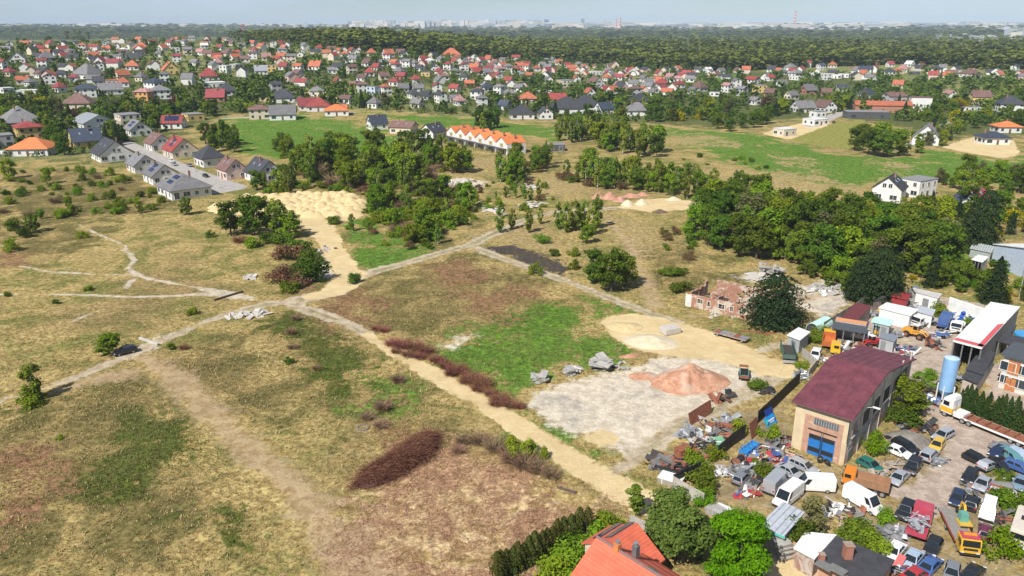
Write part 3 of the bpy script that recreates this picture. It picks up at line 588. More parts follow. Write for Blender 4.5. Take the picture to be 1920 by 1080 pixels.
grove([(1740, 350), (1780, 330), (1860, 330), (1930, 345), (1930, 372), (1860, 365), (1790, 362)], 24, (5, 9), {'broad': .5, 'deep': .3, 'olive': .2}, 'in the hedgerow behind the new white houses')
grove([(1270, 300), (1340, 285), (1400, 300), (1480, 330), (1380, 330), (1290, 320)], 12, (2.5, 5), {'bush': .6, 'deepbush': .4}, 'scattered on the green field', .8)
grove([(0, 325), (120, 318), (260, 335), (330, 370), (340, 395), (200, 405), (60, 420), (0, 400)], 60, (3.5, 7), {'bush': .5, 'deepbush': .25, 'drybush': .1, 'limebush': .05, 'broad': .1}, 'in the scrub below the orange-roofed bungalow', .55)
for k, x, y, h in (('broad', 18, 335, 8.5), ('deepbush', 20, 430, 4.5), ('deep', 62, 436, 6), ('deepbush', 48, 445, 4), ('bush', 22, 470, 4), ('bush', 118, 408, 4), ('bush', 155, 446, 2.6), ('bush', 395, 445, 2.6), ('bush', 165, 545, 1.8), ('deepbush', 105, 570, 1.4), ('bush', 360, 590, 2.4), ('deepbush', 322, 655, 1.8), ('redbush', 345, 655, 1.6), ('deepbush', 541, 682, 1.8), ('deep', 350, 402, 6), ('broad', 262, 400, 4.5), ('bush', 110, 825, 1.1), ('bush', 15, 555, 1.6), ('bush', 220, 395, 4)): plant_px(k, x, y, h, 'on the dry meadow at left')
plant_px('broad', 205, 664, 4.6, 'beside the black car', 1.3); plant_px('birch', 66, 748, 6.5, 'beside the dirt track at left', 1.5); plant_px('bush', 60, 756, 2.6, 'under the roadside birch', 1.6)
grove([(485, 295), (520, 275), (580, 280), (585, 300), (530, 305)], 12, (5, 8), {'deep': .4, 'broad': .4, 'bush': .2}, 'on the green field left of the grove')
grove([(365, 275), (400, 262), (440, 265), (450, 285), (400, 290)], 14, (8, 12), {'birch': .6, 'deep': .4}, 'in the birch row behind the estate street', .3)
grove([(455, 350), (500, 345), (560, 345), (550, 368), (470, 370)], 12, (5, 9), {'deep': .5, 'birch': .3, 'bush': .2}, 'around the black-roofed house')
grove([(1300, 240), (1360, 225), (1450, 222), (1440, 240), (1330, 252)], 12, (6, 10), {'broad': .5, 'deep': .5}, 'at the village edge beyond the green field')
grove([(885, 240), (935, 232), (950, 240), (905, 246)], 6, (10, 13), {'birch': .6, 'deep': .4}, 'on the meadow behind the orange terrace')
grove([(880, 335), (1030, 345), (1050, 385), (920, 415), (870, 395)], 34, (2.5, 6), {'bush': .3, 'birch': .3, 'brownbush': .2, 'deepbush': .2}, 'in the rough above the curving track', .5)
grove([(1240, 440), (1300, 420), (1320, 470), (1290, 500), (1250, 480)], 12, (3, 6), {'bush': .4, 'deepbush': .4, 'brownbush': .2}, 'at the left fringe of the wood', .5)
grove([(1480, 510), (1580, 530), (1700, 540), (1690, 560), (1560, 545)], 16, (4, 8), {'deep': .5, 'broad': .3, 'brownbush': .2}, 'behind the upper yard', .45)
grove([(1230, 320), (1330, 330), (1350, 375), (1300, 380)], 14, (5, 9), {'birch': .6, 'deep': .4}, 'at the right end of the far stand', .35)
grove([(500, 605), (560, 600), (660, 640), (750, 715), (720, 780), (600, 730)], 6, (2.5, 4.5), {'drybush': 1}, 'on the weedy ground left of the sand road', .9)
grove([(650, 425), (690, 385), (760, 368), (880, 352), (905, 395), (880, 430), (800, 468), (720, 480), (680, 465)], 60, (3.5, 6.5), {'bush': .4, 'deepbush': .2, 'brownbush': .2, 'limebush': .04, 'birch': .16}, 'in the low scrub between sand slope and track', .45)
# reddish dry shrubs lining the sand road, and brush
for x, y, h in ((743, 662, 1.5), (765, 668, 1.7), (788, 672, 1.6), (815, 678, 1.8), (826, 680, 1.5), (846, 704, 1.8), (872, 718, 1.7), (895, 733, 1.8), (920, 742, 1.8), (930, 760, 1.5), (955, 762, 1.6), (705, 618, 1.4), (735, 648, 1.8), (752, 652, 2.2), (775, 655, 2.4), (800, 662, 2.0), (835, 690, 2.0), (858, 700, 2.4), (885, 715, 2.4), (905, 725, 2.2), (938, 752, 2.0), (975, 765, 1.4), (720, 622, 1.5), (690, 785, 1.6), (715, 800, 1.6), (900, 830, 2.0), (930, 845, 2.2), (870, 830, 1.8), (960, 865, 2.4), (985, 875, 2.4), (1010, 885, 2.2), (1035, 895, 1.8), (860, 848, 1.6)): plant_px('redbush' if y < 770 else 'drybush', x, y, h * 1.0, 'along the yellow sand road', 1.35)
for x, y, h in ((980, 858, 3.4), (1012, 860, 2.4), (970, 845, 3.0), (995, 850, 2.4)): plant_px('bush', x, y, h, 'rising from the brush beside the sand road', .8)
# foreground right
plant_px('bigtree', 1266, 1050, 8.8, 'behind the red-roofed house', 1.12); plant_px('lime', 1382, 1092, 8.4, 'right of the red-roofed house', 1.05)
for k, x, y, h, w in (('birch', 1190, 968, 4.2, 1.6), ('limebush', 1320, 945, 2.4, 1.1), ('limebush', 1385, 985, 2.8, 1.1), ('deepbush', 1325, 912, 3.3, 1.2), ('bush', 1312, 880, 2.8, 1.1), ('bush', 1300, 865, 2.4, 1.1), ('bush', 1387, 815, 2.8, 1.1), ('bush', 1437, 822, 3, 1.1), ('bush', 1432, 890, 2.6, 1.2), ('bush', 1340, 860, 2.4, 1), ('olive', 1520, 1005, 5.2, 1.15), ('deepbush', 1488, 1022, 4.6, .9), ('deepbush', 1590, 1012, 3.0, 1.4), ('deepbush', 1615, 1020, 2.5, 1.2), ('bush', 1640, 1030, 2.8, 1.2), ('broad', 1700, 775, 6, 1.5), ('deepbush', 1690, 790, 3, 1.4), ('limebush', 1638, 850, 3.4, .9), ('bush', 1650, 828, 2, 1), ('limebush', 1868, 1040, 3.4, 1.1), ('bush', 1885, 1010, 3, 1.2), ('bush', 1900, 945, 3, 1.4), ('bush', 1915, 960, 3, 1.2), ('bush', 1660, 978, 2, 1.2), ('bush', 1735, 712, 2.6, 1.4), ('bush', 1742, 735, 2, 1.3), ('limebush', 1880, 895, 1.6, 1.3), ('bush', 1870, 905, 1.6, 1.3), ('deepbush', 1420, 730, 2.6, 1), ('bush', 1505, 690, 2, 1.2), ('bush', 1524, 640, 2.4, 1.2), ('bush', 1540, 630, 2.6, 1.4), ('deepbush', 1275, 545, 3, 1.4), ('deepbush', 1262, 515, 2.6, 2), ('bush', 1820, 610, 2.6, 1.2), ('bush', 1760, 590, 3, 1.4)): plant_px(k, x, y, h, 'in the scrapyard', w)
for i in range(17):
    f = i / 16; p = P(930 + 170 * f, 1092 - 92 * f); plant('thuja', p.x + TG.uniform(-.2, .2), p.y, TG.uniform(3.2, 3.9), 'in the hedge left of the red-roofed house', 1.25, 'thujas in the hedge by the red-roofed house')
for x, y, h in ((1062, 1085, 4), (1090, 1050, 4), (1045, 1095, 3.6), (1100, 1015, 3.4), (1135, 1000, 3), (1160, 1005, 3.2), (1070, 1065, 3.4)): plant_px('bush', x, y, h, 'between the thuja hedge and the red-roofed house', 1.1)
for i in range(16):
    f = i / 15; p = P(1797 + 135 * f, 772 + 42 * f); plant('darkthuja', p.x, p.y + TG.uniform(-.5, .5), TG.uniform(3.8, 5.2), 'in the dark row behind the flatbed truck', 1.1, 'thujas behind the flatbed truck')
# ================================================================== houses
ROOF = {k: roofmat('roof_' + n, c, var=v) for k, n, c, v in (('R', 'red', (0.27, 0.048, 0.042), .28), ('O', 'orange', (0.40, 0.12, 0.062), .28), ('D', 'anthracite', (0.045, 0.047, 0.056), .25), ('G', 'grey', (0.165, 0.16, 0.165), .2),
        ('B', 'brown', (0.155, 0.085, 0.072), .22), ('N', 'navy', (0.042, 0.055, 0.085), .22), ('K', 'pink', (0.36, 0.19, 0.18), .2), ('M', 'maroon', (0.24, 0.045, 0.05), .2), ('A', 'bright_orange', (0.60, 0.185, 0.06), .14))}
ROOF['W'] = M('roof_white', (0.62, 0.62, 0.61), 0.7, dirt=.2); ROOF['F'] = M('roof_felt', (0.22, 0.22, 0.225), 0.8, dirt=.3); ROOF['S'] = M('roof_silver', (0.42, 0.44, 0.46), 0.4, 0.4, dirt=.2)
WALL = {k: M('wall_' + n, c, 0.9, var=.06, dirt=.16, scale=.6, rnd=.08) for k, n, c in (('w', 'white', (0.66, 0.655, 0.63)), ('c', 'cream', (0.60, 0.53, 0.42)), ('y', 'yellow', (0.62, 0.46, 0.17)), ('g', 'grey', (0.40, 0.40, 0.40)), ('b', 'brick', (0.36, 0.17, 0.115)), ('o', 'ochre', (0.56, 0.30, 0.10)), ('l', 'pale_blue', (0.50, 0.58, 0.68)), ('k', 'pink', (0.62, 0.47, 0.41)), ('d', 'charcoal', (0.07, 0.072, 0.078)))}
RW = {'A': 'bright orange', 'R': 'red', 'O': 'orange', 'D': 'dark grey', 'G': 'grey', 'B': 'brown', 'N': 'navy', 'K': 'pink', 'M': 'maroon', 'W': 'white', 'F': 'grey felt', 'S': 'silver'}
WW = {'w': 'white', 'c': 'cream', 'y': 'yellow', 'g': 'grey', 'b': 'brick', 'o': 'ochre', 'l': 'pale blue', 'k': 'pink', 'd': 'charcoal'}
FRAME = M('window_frame_white', (0.72, 0.72, 0.71), .5); CHIM = M('chimney_brick', (0.27, 0.15, 0.11), .9, var=.25, scale=4); DOORM = M('door_brown', (0.13, 0.075, 0.045), .6); SOLAR = M('solar_cells', (0.014, 0.025, 0.075), .18, var=.2, spec=.7); PANE = glass()
def win_meshes():
    w = {}
    for nm, (a, b) in {'std': (1.2, 1.35), 'wide': (2.2, 1.5), 'slim': (.75, 1.6), 'tall': (1.6, 2.2)}.items():
        f = MB()
        for c, d in (((0, 0, b / 2), (a + .12, .10, .09)), ((0, 0, -b / 2), (a + .3, .18, .07)), ((-a / 2, 0, 0), (.09, .10, b - .09)), ((a / 2, 0, 0), (.09, .10, b - .09)), ((0, 0, 0), (.07, .09, b - .09))): f.box(c, d)
        w[nm] = (f.mesh('window', FRAME), MB().box((0, 0, 0), (a - .06, .05, b - .06)).mesh('pane', PANE), MB().box((0, 0, 0), (a * 1.1, .10, b)).mesh('window', PANE))
    return w
WIN = win_meshes()
DOOR = MB().box((0, 0, 1.05), (1.05, .09, 2.1)).mesh('door', DOORM); CHIMNEY = MB().box((0, 0, 0), (.6, .6, 2.2)).box((0, 0, 1.15), (.72, .72, .12)).mesh('chimney', CHIM)
PANEL = MB().box((0, 0, 0), (1.0, 1.65, .06)).mesh('solar_panel', SOLAR); SKYL = MB().box((0, 0, 0), (.8, 1.2, .1)).mesh('skylight', glass('skylight_glass', (.25, .3, .34), .06))
def window(parent, kind, x, y, z, rz, near):
    f, p, far = WIN[kind]
    if near:
        o = link('window', f, parent, (x, y, z), (0, 0, rz)); link('pane', p, o)
    else: link('window', far, parent, (x, y, z), (0, 0, rz))
HOUSES = []; HG = random.Random(9)
def build_house(c, ang, L, Wd, eave, roof, wall, kind, label, group, near=True, pitch=38, solar=0, cat='house', name='house', over=.5, chim=True, wins=True, base_z=None):
    """a house at c: walls, roof with chimney, each window and door as its own part"""
    o = empty(name, (c[0], c[1], gz(c[0], c[1]) - .15 if base_z is None else base_z), ang, label, cat, group); hx, hy = L / 2, Wd / 2; e = eave + .15
    rise = hy * math.tan(R(pitch)); b = MB()
    if kind == 'gable':
        b.prism([(-hy, 0), (hy, 0), (hy, e), (0, e + rise), (-hy, e)], -hx, hx, 'x'); b.build('wall', WALL[wall], o)
        t = .22; ov = over; k = math.tan(R(pitch)); r = MB()
        r.prism([(-hy - ov, e - ov * k + .03), (0, e + rise + .03), (hy + ov, e - ov * k + .03), (hy + ov, e - ov * k + t + .08), (0, e + rise + t + .08), (-hy - ov, e - ov * k + t + .08)], -hx - ov * .8, hx + ov * .8, 'x')
        ro = r.build('roof', ROOF[roof], o)
    elif kind in ('hip', 'pyramid'):
        b.box((0, 0, e / 2), (L, Wd, e)); b.build('wall', WALL[wall], o); ov = over + .15; rise = min(rise, (hy + ov) * math.tan(R(pitch)))
        rx = max(hx - hy, 0.4) if kind == 'hip' else .3; rz_ = e + (hy + ov) * math.tan(R(pitch)); z0 = e + .02; z1 = e + .2
        r = MB(); A = [(-hx - ov, -hy - ov), (hx + ov, -hy - ov), (hx + ov, hy + ov), (-hx - ov, hy + ov)]
        r.add([(x, y, z0) for x, y in A] + [(x, y, z1) for x, y in A] + [(-rx, 0, rz_), (rx, 0, rz_)], [(0, 3, 2, 1), (0, 1, 5, 4), (1, 2, 6, 5), (2, 3, 7, 6), (3, 0, 4, 7), (4, 5, 9, 8), (5, 6, 9), (6, 7, 8, 9), (7, 4, 8)])
        ro = r.build('roof', ROOF[roof], o); rise = rz_ - e
    else:  # flat
        b.box((0, 0, e / 2), (L, Wd, e)); b.build('wall', WALL[wall], o); rise = .3
        ro = MB().box((0, 0, e + .12), (L + .3, Wd + .3, .2)).build('roof', ROOF[roof], o)
    st = 2 if eave > 4.6 else 1; to = (Vector((0, 0, 0)) - Vector((c[0], c[1], 0))).normalized()
    faces = [(0, -hy, 0, L, (0, -1)), (0, hy, math.pi, L, (0, 1)), (hx, 0, math.pi / 2, Wd, (1, 0)), (-hx, 0, -math.pi / 2, Wd, (-1, 0))]
    if wins:
        ca, sa = math.cos(ang), math.sin(ang)
        for fx, fy, rz, ln, (nx, ny) in faces:
            if (nx * ca - ny * sa) * to.x + (nx * sa + ny * ca) * to.y < (-.25 if near else .1): continue
            n = max(1, int(ln // 3.2)); n = min(n, 5 if near else 3)
            for s in range(st):
                for i in range(n):
                    q = (i + .5) / n * ln - ln / 2
                    if s == 0 and i == n // 2 and n > 2 and ny == -1: link('door', DOOR, o, (fx + q, fy - .03, .15), (0, 0, rz)); continue
                    kd = HG.choice(['std', 'std', 'wide', 'tall']) if s == 0 else 'std'
                    if kd == 'tall' and not near: kd = 'std'
                    zz = 1.75 if kd != 'tall' else 1.4
                    window(o, kd, fx + (q if nx == 0 else nx * .02), fy + (q if ny == 0 else ny * .02), zz + s * 2.75, rz, near)
            if kind == 'gable' and ny == 0:
                for q in ((-.9, .9) if ln > 7 else (0,)): window(o, 'std', fx + nx * .02, q, e + rise * .30, rz, near)
    if chim and kind != 'flat':
        q = HG.uniform(-.3, .3) * L; cy = HG.choice([-1, 1]) * hy * .25; link('chimney', CHIMNEY, ro, (q, cy, e + rise - .15))
    if near and kind == 'gable':
        for q in (-.2, .2): link('skylight', SKYL, ro, (q * L, -hy * .45, e + rise * .55 + .36), (R(pitch), 0, 0))
    if solar:
        for i in range(solar):
            for j in range(2):
                u = hy * (.28 + .33 * j) + 0.2; z = e + rise * (1 - u / hy) + .42
                if kind == 'gable' or abs(i - (solar - 1) / 2) * 1.06 < L / 2 - u: link('solar_panel', PANEL, ro, ((i - (solar - 1) / 2) * 1.06, -u, z), (R(pitch), 0, 0))
    HOUSES.append((c[0], c[1], max(L, Wd) * .72)); return o
def zone(px, py):
    if px < 560 and py >= 214: return 'by the estate street'
    if px < 640: return 'left of the green field' if py >= 172 else ('on the wooded hillside at far left' if py < 112 else 'in the hillside village at left')
    if px < 1280: return 'behind the orange terrace meadow' if py >= 168 else ('in the dense village centre' if py >= 118 else 'at the forest edge above the village')
    if py < 148: return 'at the forest edge at right'
    return 'in the village right of the wood' if py < 228 else 'beside the green field at right'
def house_px(px, py, wpx, roof, wall, kind='gable', ang=None, eave=3.0, ratio=.82, pitch=38, solar=0, near=None, extra='', **kw):
    p = P(px, py); d = math.hypot(p.x, p.y); wm = wpx / ppm(p)
    if ang is None: ang = HG.choice([.25, .5, -.35, 1.85, 2.1, -.6]) + HG.uniform(-.12, .12)
    view = math.atan2(p.x, p.y); a = ang + view
    L = wm / (abs(math.cos(a)) + ratio * abs(math.sin(a))); L = min(max(L, 7.5), 34); Wd = max(L * ratio, 5.5) if ratio > .5 else L * ratio
    dep = (abs(math.sin(a)) * L + abs(math.cos(a)) * Wd) / 2; u = Vector((p.x, p.y)).normalized(); c = (p.x + u.x * dep, p.y + u.y * dep)
    if near is None: near = d < 430
    kw2 = {'gable': 'gabled', 'hip': 'hipped', 'pyramid': 'hipped', 'flat': 'flat'}[kind]
    lab = f"{WW[wall]} house with {RW[roof]} {kw2} roof{' and solar panels' if solar else ''} {extra or zone(px, py)}"
    return build_house(c, ang, L, Wd, eave, roof, wall, kind, lab, 'houses ' + zone(px, py), near, pitch, solar, **kw)
_a = P(190, 250); _b = P(420, 346); ST = math.atan2(_b.y - _a.y, _b.x - _a.x)          # heading of the estate street
S90 = ST + math.pi / 2
# estate street, left
house_px(42, 244, 77, 'G', 'g', 'hip', ST, 3.2); house_px(6, 278, 40, 'F', 'g', 'flat', ST, 5.6); house_px(57, 262, 50, 'R', 'y', 'hip', ST, 5.6, pitch=22); house_px(68, 294, 90, 'A', 'w', 'hip', .1, 3.0, pitch=30)
house_px(163, 277, 58, 'N', 'y', 'gable', S90, 3.0, pitch=45); house_px(178, 245, 78, 'S', 'w', 'gable', ST + .1, 3.4, pitch=25); house_px(242, 236, 46, 'F', 'c', 'flat', ST, 5.5); house_px(260, 256, 48, 'G', 'w', 'gable', ST, 3.2, solar=5); house_px(327, 242, 45, 'R', 'w', 'gable', .1, 3.0, solar=7); house_px(363, 228, 40, 'F', 'y', 'flat', ST, 3.6)
house_px(213, 304, 74, 'D', 'w', 'gable', ST, 3.1); house_px(300, 283, 52, 'B', 'w', 'gable', ST, 3.2); house_px(340, 297, 62, 'R', 'c', 'gable', ST, 3.2, solar=3, pitch=42); house_px(395, 314, 56, 'D', 'w', 'hip', ST, 3.4, pitch=42); house_px(437, 338, 54, 'B', 'k', 'gable', ST, 3.8, pitch=42); house_px(497, 344, 72, 'D', 'w', 'gable', ST, 3.2, pitch=42)
house_px(270, 325, 56, 'G', 'w', 'gable', ST, 3.1); house_px(305, 346, 64, 'G', 'w', 'gable', ST, 3.1, solar=4); house_px(348, 374, 96, 'G', 'w', 'hip', ST, 3.0, pitch=30, solar=4, ratio=.85)
house_px(150, 206, 60, 'B', 'c', 'hip', .2, 3.0); house_px(488, 224, 38, 'B', 'c', 'hip', .3, 5.4, pitch=24); house_px(532, 226, 50, 'G', 'w', 'gable', .2, 3.2); house_px(632, 218, 44, 'A', 'w', 'hip', .2, 3.0, pitch=28); house_px(580, 208, 40, 'M', 'w', 'gable', .3); house_px(532, 194, 48, 'D', 'w', 'hip', .2, 3.0); house_px(598, 210, 44, 'R', 'w', 'hip', .2)
# meadow edge
house_px(708, 244, 40, 'N', 'w', 'gable', .5, 3.4, pitch=45); house_px(758, 252, 54, 'B', 'c', 'gable', -.25, 3.4, pitch=26); house_px(812, 262, 52, 'D', 'w', 'gable', 1.0, 3.4, pitch=40)
house_px(978, 224, 48, 'D', 'w', 'hip', .1); house_px(1022, 224, 30, 'D', 'w', 'gable', 1.7, 3.5); house_px(1062, 214, 66, 'D', 'w', 'hip', .1, 3.2); house_px(1096, 210, 60, 'D', 'w', 'hip', 0, 3.2); house_px(1135, 214, 44, 'N', 'w', 'gable', .4); house_px(1198, 199, 46, 'D', 'y', 'hip', .2); house_px(1193, 218, 50, 'G', 'w', 'hip', .1); house_px(990, 194, 36, 'O', 'w', 'hip', .1); house_px(1045, 195, 36, 'R', 'w', 'gable', .1)
house_px(1042, 284, 26, 'F', 'd', 'flat', .1, 2.8)
# right-hand side
house_px(1735, 272, 46, 'G', 'w', 'gable', 1.05, 3.4, pitch=45); house_px(1858, 272, 60, 'N', 'w', 'hip', .0, 3.0, pitch=26); house_px(1884, 250, 52, 'A', 'w', 'hip', -.1, 3.0, pitch=26)
house_px(1470, 256, 42, 'W', 'c', 'flat', .5, 3.4, extra='under construction by the green field'); house_px(1528, 236, 46, 'W', 'w', 'flat', .45, 3.2); house_px(1532, 221, 30, 'F', 'w', 'flat', .4, 3.6)
house_px(1622, 224, 82, 'F', 'd', 'flat', -.15, 4.0, ratio=.4); house_px(1652, 212, 104, 'O', 'b', 'gable', -.2, 4.4, ratio=.28, pitch=25); house_px(1722, 211, 40, 'B', 'w', 'flat', -.3, 9.0); house_px(1675, 194, 44, 'B', 'g', 'gable', .1, 4.6, pitch=22)
house_px(1835, 194, 38, 'B', 'y', 'gable', -.2, 4.4); house_px(1890, 211, 52, 'D', 'w', 'hip', -.2, 4.8); house_px(1820, 210, 34, 'G', 'w', 'flat', .2, 3.0)
house_px(1664, 380, 58, 'D', 'w', 'gable', .95, 4.2, pitch=40, ratio=.95, extra='with a wooden garage door at the field edge'); house_px(1718, 372, 62, 'F', 'w', 'flat', .55, 5.6, ratio=.7, extra='at the field edge, newly built'); house_px(1818, 396, 60, 'M', 'c', 'gable', .3, 3.4, pitch=35); house_px(1806, 402, 34, 'N', 'w', 'gable', 1.3, 3.2, pitch=45)
house_px(1505, 212, 46, 'G', 'w', 'gable', .2); house_px(1545, 212, 44, 'B', 'w', 'gable', 1.9, 3.6)
# villages farther off: photo crops of three times size, x y width roof wall
def village(txt, x0, kinds='gable gable hip'):
    for r in txt.split(';'):
        v = r.split()
        if len(v) < 5: continue
        px, py, w = x0 + float(v[0]) / 3, (float(v[1]) + 22) / 3, max(float(v[2]) / 3, 12) * .88
        if v[3] in 'OR' and HG.random() < .34: v[3] = HG.choice('BMGDK')
        k = v[5] if len(v) > 5 else HG.choice(kinds.split()); e = 5.6 if (k == 'flat' or HG.random() < .25) else 3.2
        house_px(px, py, w, v[3], v[4], {'g': 'gable', 'h': 'hip', 'f': 'flat'}.get(k, k), None, e, near=False, pitch=HG.choice([34, 40, 44]) if e < 5 else 28)
village('490 285 50 R w;800 270 110 O w;575 285 60 B c;960 245 60 R w;770 330 90 O c;885 345 60 W c f;750 375 85 O w h;960 400 110 O y;60 410 80 O c h;245 360 60 R w;110 335 100 G w;270 330 100 G g;15 370 50 R w;345 420 80 O w;130 455 60 O w;290 455 80 R w;500 430 190 G w h;180 470 80 G w;800 440 80 G c h;640 460 100 O w f;1180 435 120 R w;1195 475 170 W w f;40 505 90 W w f;165 520 140 W w f;490 530 130 N w;625 515 150 R w;880 495 140 N w h;820 550 130 K o;910 540 120 G w;1220 555 130 M b;1280 520 110 D w;1555 500 60 D g;1785 520 90 O w;1700 575 60 B c;1435 290 60 R w;1425 312 60 B w;1600 375 50 R w;1530 385 60 F y f;1780 375 100 O w;1470 400 80 S w;1330 365 80 W g f;1230 355 60 K w;1270 390 60 W w f;1640 330 60 G c;1590 290 60 G w;1700 300 60 G w;1800 265 50 R w;1600 265 50 O w;1300 235 50 O c;1165 225 40 R w;1130 290 50 K w;990 280 50 W w f;900 300 50 G w;700 280 60 W w;690 330 60 G w;600 270 50 O w;1060 290 60 G c;1900 375 60 D w;1870 395 50 O w;420 440 60 R w;560 380 60 B w;470 265 40 O w;400 300 50 G w;1000 330 50 R w;1100 350 70 G w;1380 330 60 B w;1500 320 60 K c;1680 390 60 O w;1560 330 50 R c;1050 440 60 D w;930 440 60 G w;700 470 60 O w;560 460 60 D w;340 500 70 R w;230 420 50 B w;760 235 40 O w;860 240 40 R w;1040 235 40 G w;1240 260 40 O w;1360 250 40 G w;1490 250 40 R w;1540 245 40 B w;600 245 40 W w;660 250 40 R w;300 240 40 R w;180 235 40 R w;230 270 40 R w;60 250 40 O w;1000 210 40 O w;1080 205 40 G w;1150 250 40 W w;1420 235 40 O w', 0)
village('100 290 60 O w;170 295 60 O w;265 300 80 O w;350 300 60 O w;150 355 80 O w;260 320 60 R w;620 305 120 O w h;600 375 60 O w;830 320 50 O w;770 355 50 O c;750 385 90 O w;890 385 70 O w;940 370 60 O w;1000 365 60 O w;1100 380 40 O w;1045 380 60 O w;880 420 50 O w;760 405 80 R w;1225 345 50 O w;1155 340 60 G w;690 435 70 D w;80 465 75 F b f;180 515 70 F l f;250 515 80 O w;300 465 70 R w;640 500 80 R w;540 505 60 M w;430 500 80 G w;480 410 70 F y f;815 495 60 N w;775 515 60 O w;1000 495 70 R w;890 510 70 G w;945 530 80 G c;1140 520 140 W w f;1260 470 110 F c f;1430 400 90 W w f;1430 470 120 B g;1395 525 80 O w;1495 435 50 O w;1560 430 50 R w;1650 520 90 B g;1800 470 90 R w;1900 475 60 R w;1780 440 70 O w;1610 430 50 O w;765 540 90 N w;665 575 60 K w;790 580 70 G w;920 600 90 N w;430 590 90 G c;190 590 70 G w;405 535 50 D w;480 545 50 D w;30 565 70 B w;0 625 60 O w;60 395 60 B c;410 355 50 G w;310 380 60 R w;330 405 60 G w;160 410 60 R w;340 430 70 M b;240 430 70 B c;120 440 70 B w;500 340 50 W w;700 340 50 G w;530 380 60 D w;440 380 60 D w;820 405 60 G w;690 380 60 R w;650 330 50 O w;560 330 50 G w;20 300 50 O w;200 380 60 R c;370 360 50 G w;460 330 50 R w;240 350 50 G w;580 430 60 B w;640 400 60 G w;420 450 60 R w;350 500 60 G g;560 560 60 D w;640 560 50 G w;720 470 60 O b;860 350 50 O w;910 330 50 G w;1190 330 50 O w;1270 360 50 R w;1320 440 50 O w;1700 440 60 G w;1850 430 60 R w;1890 440 60 K w;1760 520 60 G w;1560 480 60 O w;980 400 50 R w;1130 360 40 G w;20 350 50 G w;70 330 50 O w;1060 420 50 O w;300 350 50 O w;120 500 50 B w', 640)
village('20 410 60 R w;90 385 60 D w;140 390 60 W w;215 395 60 G w;500 385 60 D w;605 375 80 G w;700 360 60 M w;775 375 60 N w;630 410 80 O w;490 435 70 R w;640 430 90 W w f;745 410 90 W w f;800 430 80 W w f;865 420 80 W w f;910 415 80 W w f;555 470 60 G w;390 465 100 R w;430 500 90 F y f;250 500 80 K w;90 495 110 B w;180 520 60 G w f;330 520 80 G g;490 525 60 B b;405 570 70 O w;610 540 90 G c;705 510 110 G b;805 520 60 B b;890 500 100 N c;1025 400 90 N w;1160 400 80 D w;1235 385 70 K c;1300 400 70 F d f;1415 400 90 D w h;1075 345 70 O b;1165 355 50 R w;1275 355 60 W w;1615 415 130 R w h;1865 385 50 N w;1210 475 70 O w;1030 535 110 N w;1185 560 130 F g f;1500 530 80 K w;40 440 60 R w;60 510 60 G w;300 470 60 G w;560 400 50 G w;840 360 40 O w', 1280)
# ------------------------------------------------------------------ orange-roofed terrace of six
def terrace():
    A = P(838, 264); B = P(951, 291); d = (B - A); L = d.length; ang = math.atan2(d.y, d.x); w = L / 6; dep = 10.0; h = 4.7; yel = M('shutter_yellow', (0.66, 0.40, 0.03), .6)
    ords = ['first', 'second', 'third', 'fourth', 'fifth', 'sixth']
    for i in range(6):
        c = A + d * ((i + .5) / 6); n = Vector((-math.sin(ang), math.cos(ang), 0))
        o = empty('terraced_house', (c.x, c.y, gz(c.x, c.y) - .1), ang, f'white terraced house with orange gabled roof and yellow shutters, {ords[i]} from left in the row', 'house', 'terraced houses in the orange-roofed row')
        b = MB(); rise = w / 2 * .62
        b.prism([(-w / 2 + .01, 0), (w / 2 - .01, 0), (w / 2 - .01, h), (0, h + rise), (-w / 2 + .01, h)], 0, dep, 'y'); b.build('wall', WALL['w'], o)
        r = MB(); t = .2; r.prism([(-w / 2, h + .02), (0, h + rise + .02), (w / 2, h + .02), (w / 2, h + t + .06), (0, h + rise + t + .08), (-w / 2, h + t + .06)], -.35, dep + .3, 'y'); ro = r.build('roof', ROOF['A'], o)
        link('chimney', CHIMNEY, ro, (w * .2, dep * .6, h + rise - .3))
        for x in (-.85, .0): window(o, 'slim', x + .45, -.03, h - .7, 0, True)
        for x in (-1.05, 1.05): MB().box((x, -.05, h - .7), (.62, .07, 1.7)).build('shutter', yel, o)
        window(o, 'wide', -.6, -.03, 1.5, 0, True); link('door', DOOR, o, (1.5, -.03, .1)); MB().box((0, -1.2, 2.7), (w - .5, 2.4, .12)).build('canopy', M('canopy_dark', (.05, .05, .055), .6), o)
        for x in (-w / 2 + .5, w / 2 - .5): MB().box((x, -2.2, 1.32), (.12, .12, 2.64)).build('post', M('canopy_dark', (.05, .05, .055), .6), o)
        HOUSES.append((c.x + n.x * 5, c.y + n.y * 5, 6))
terrace()
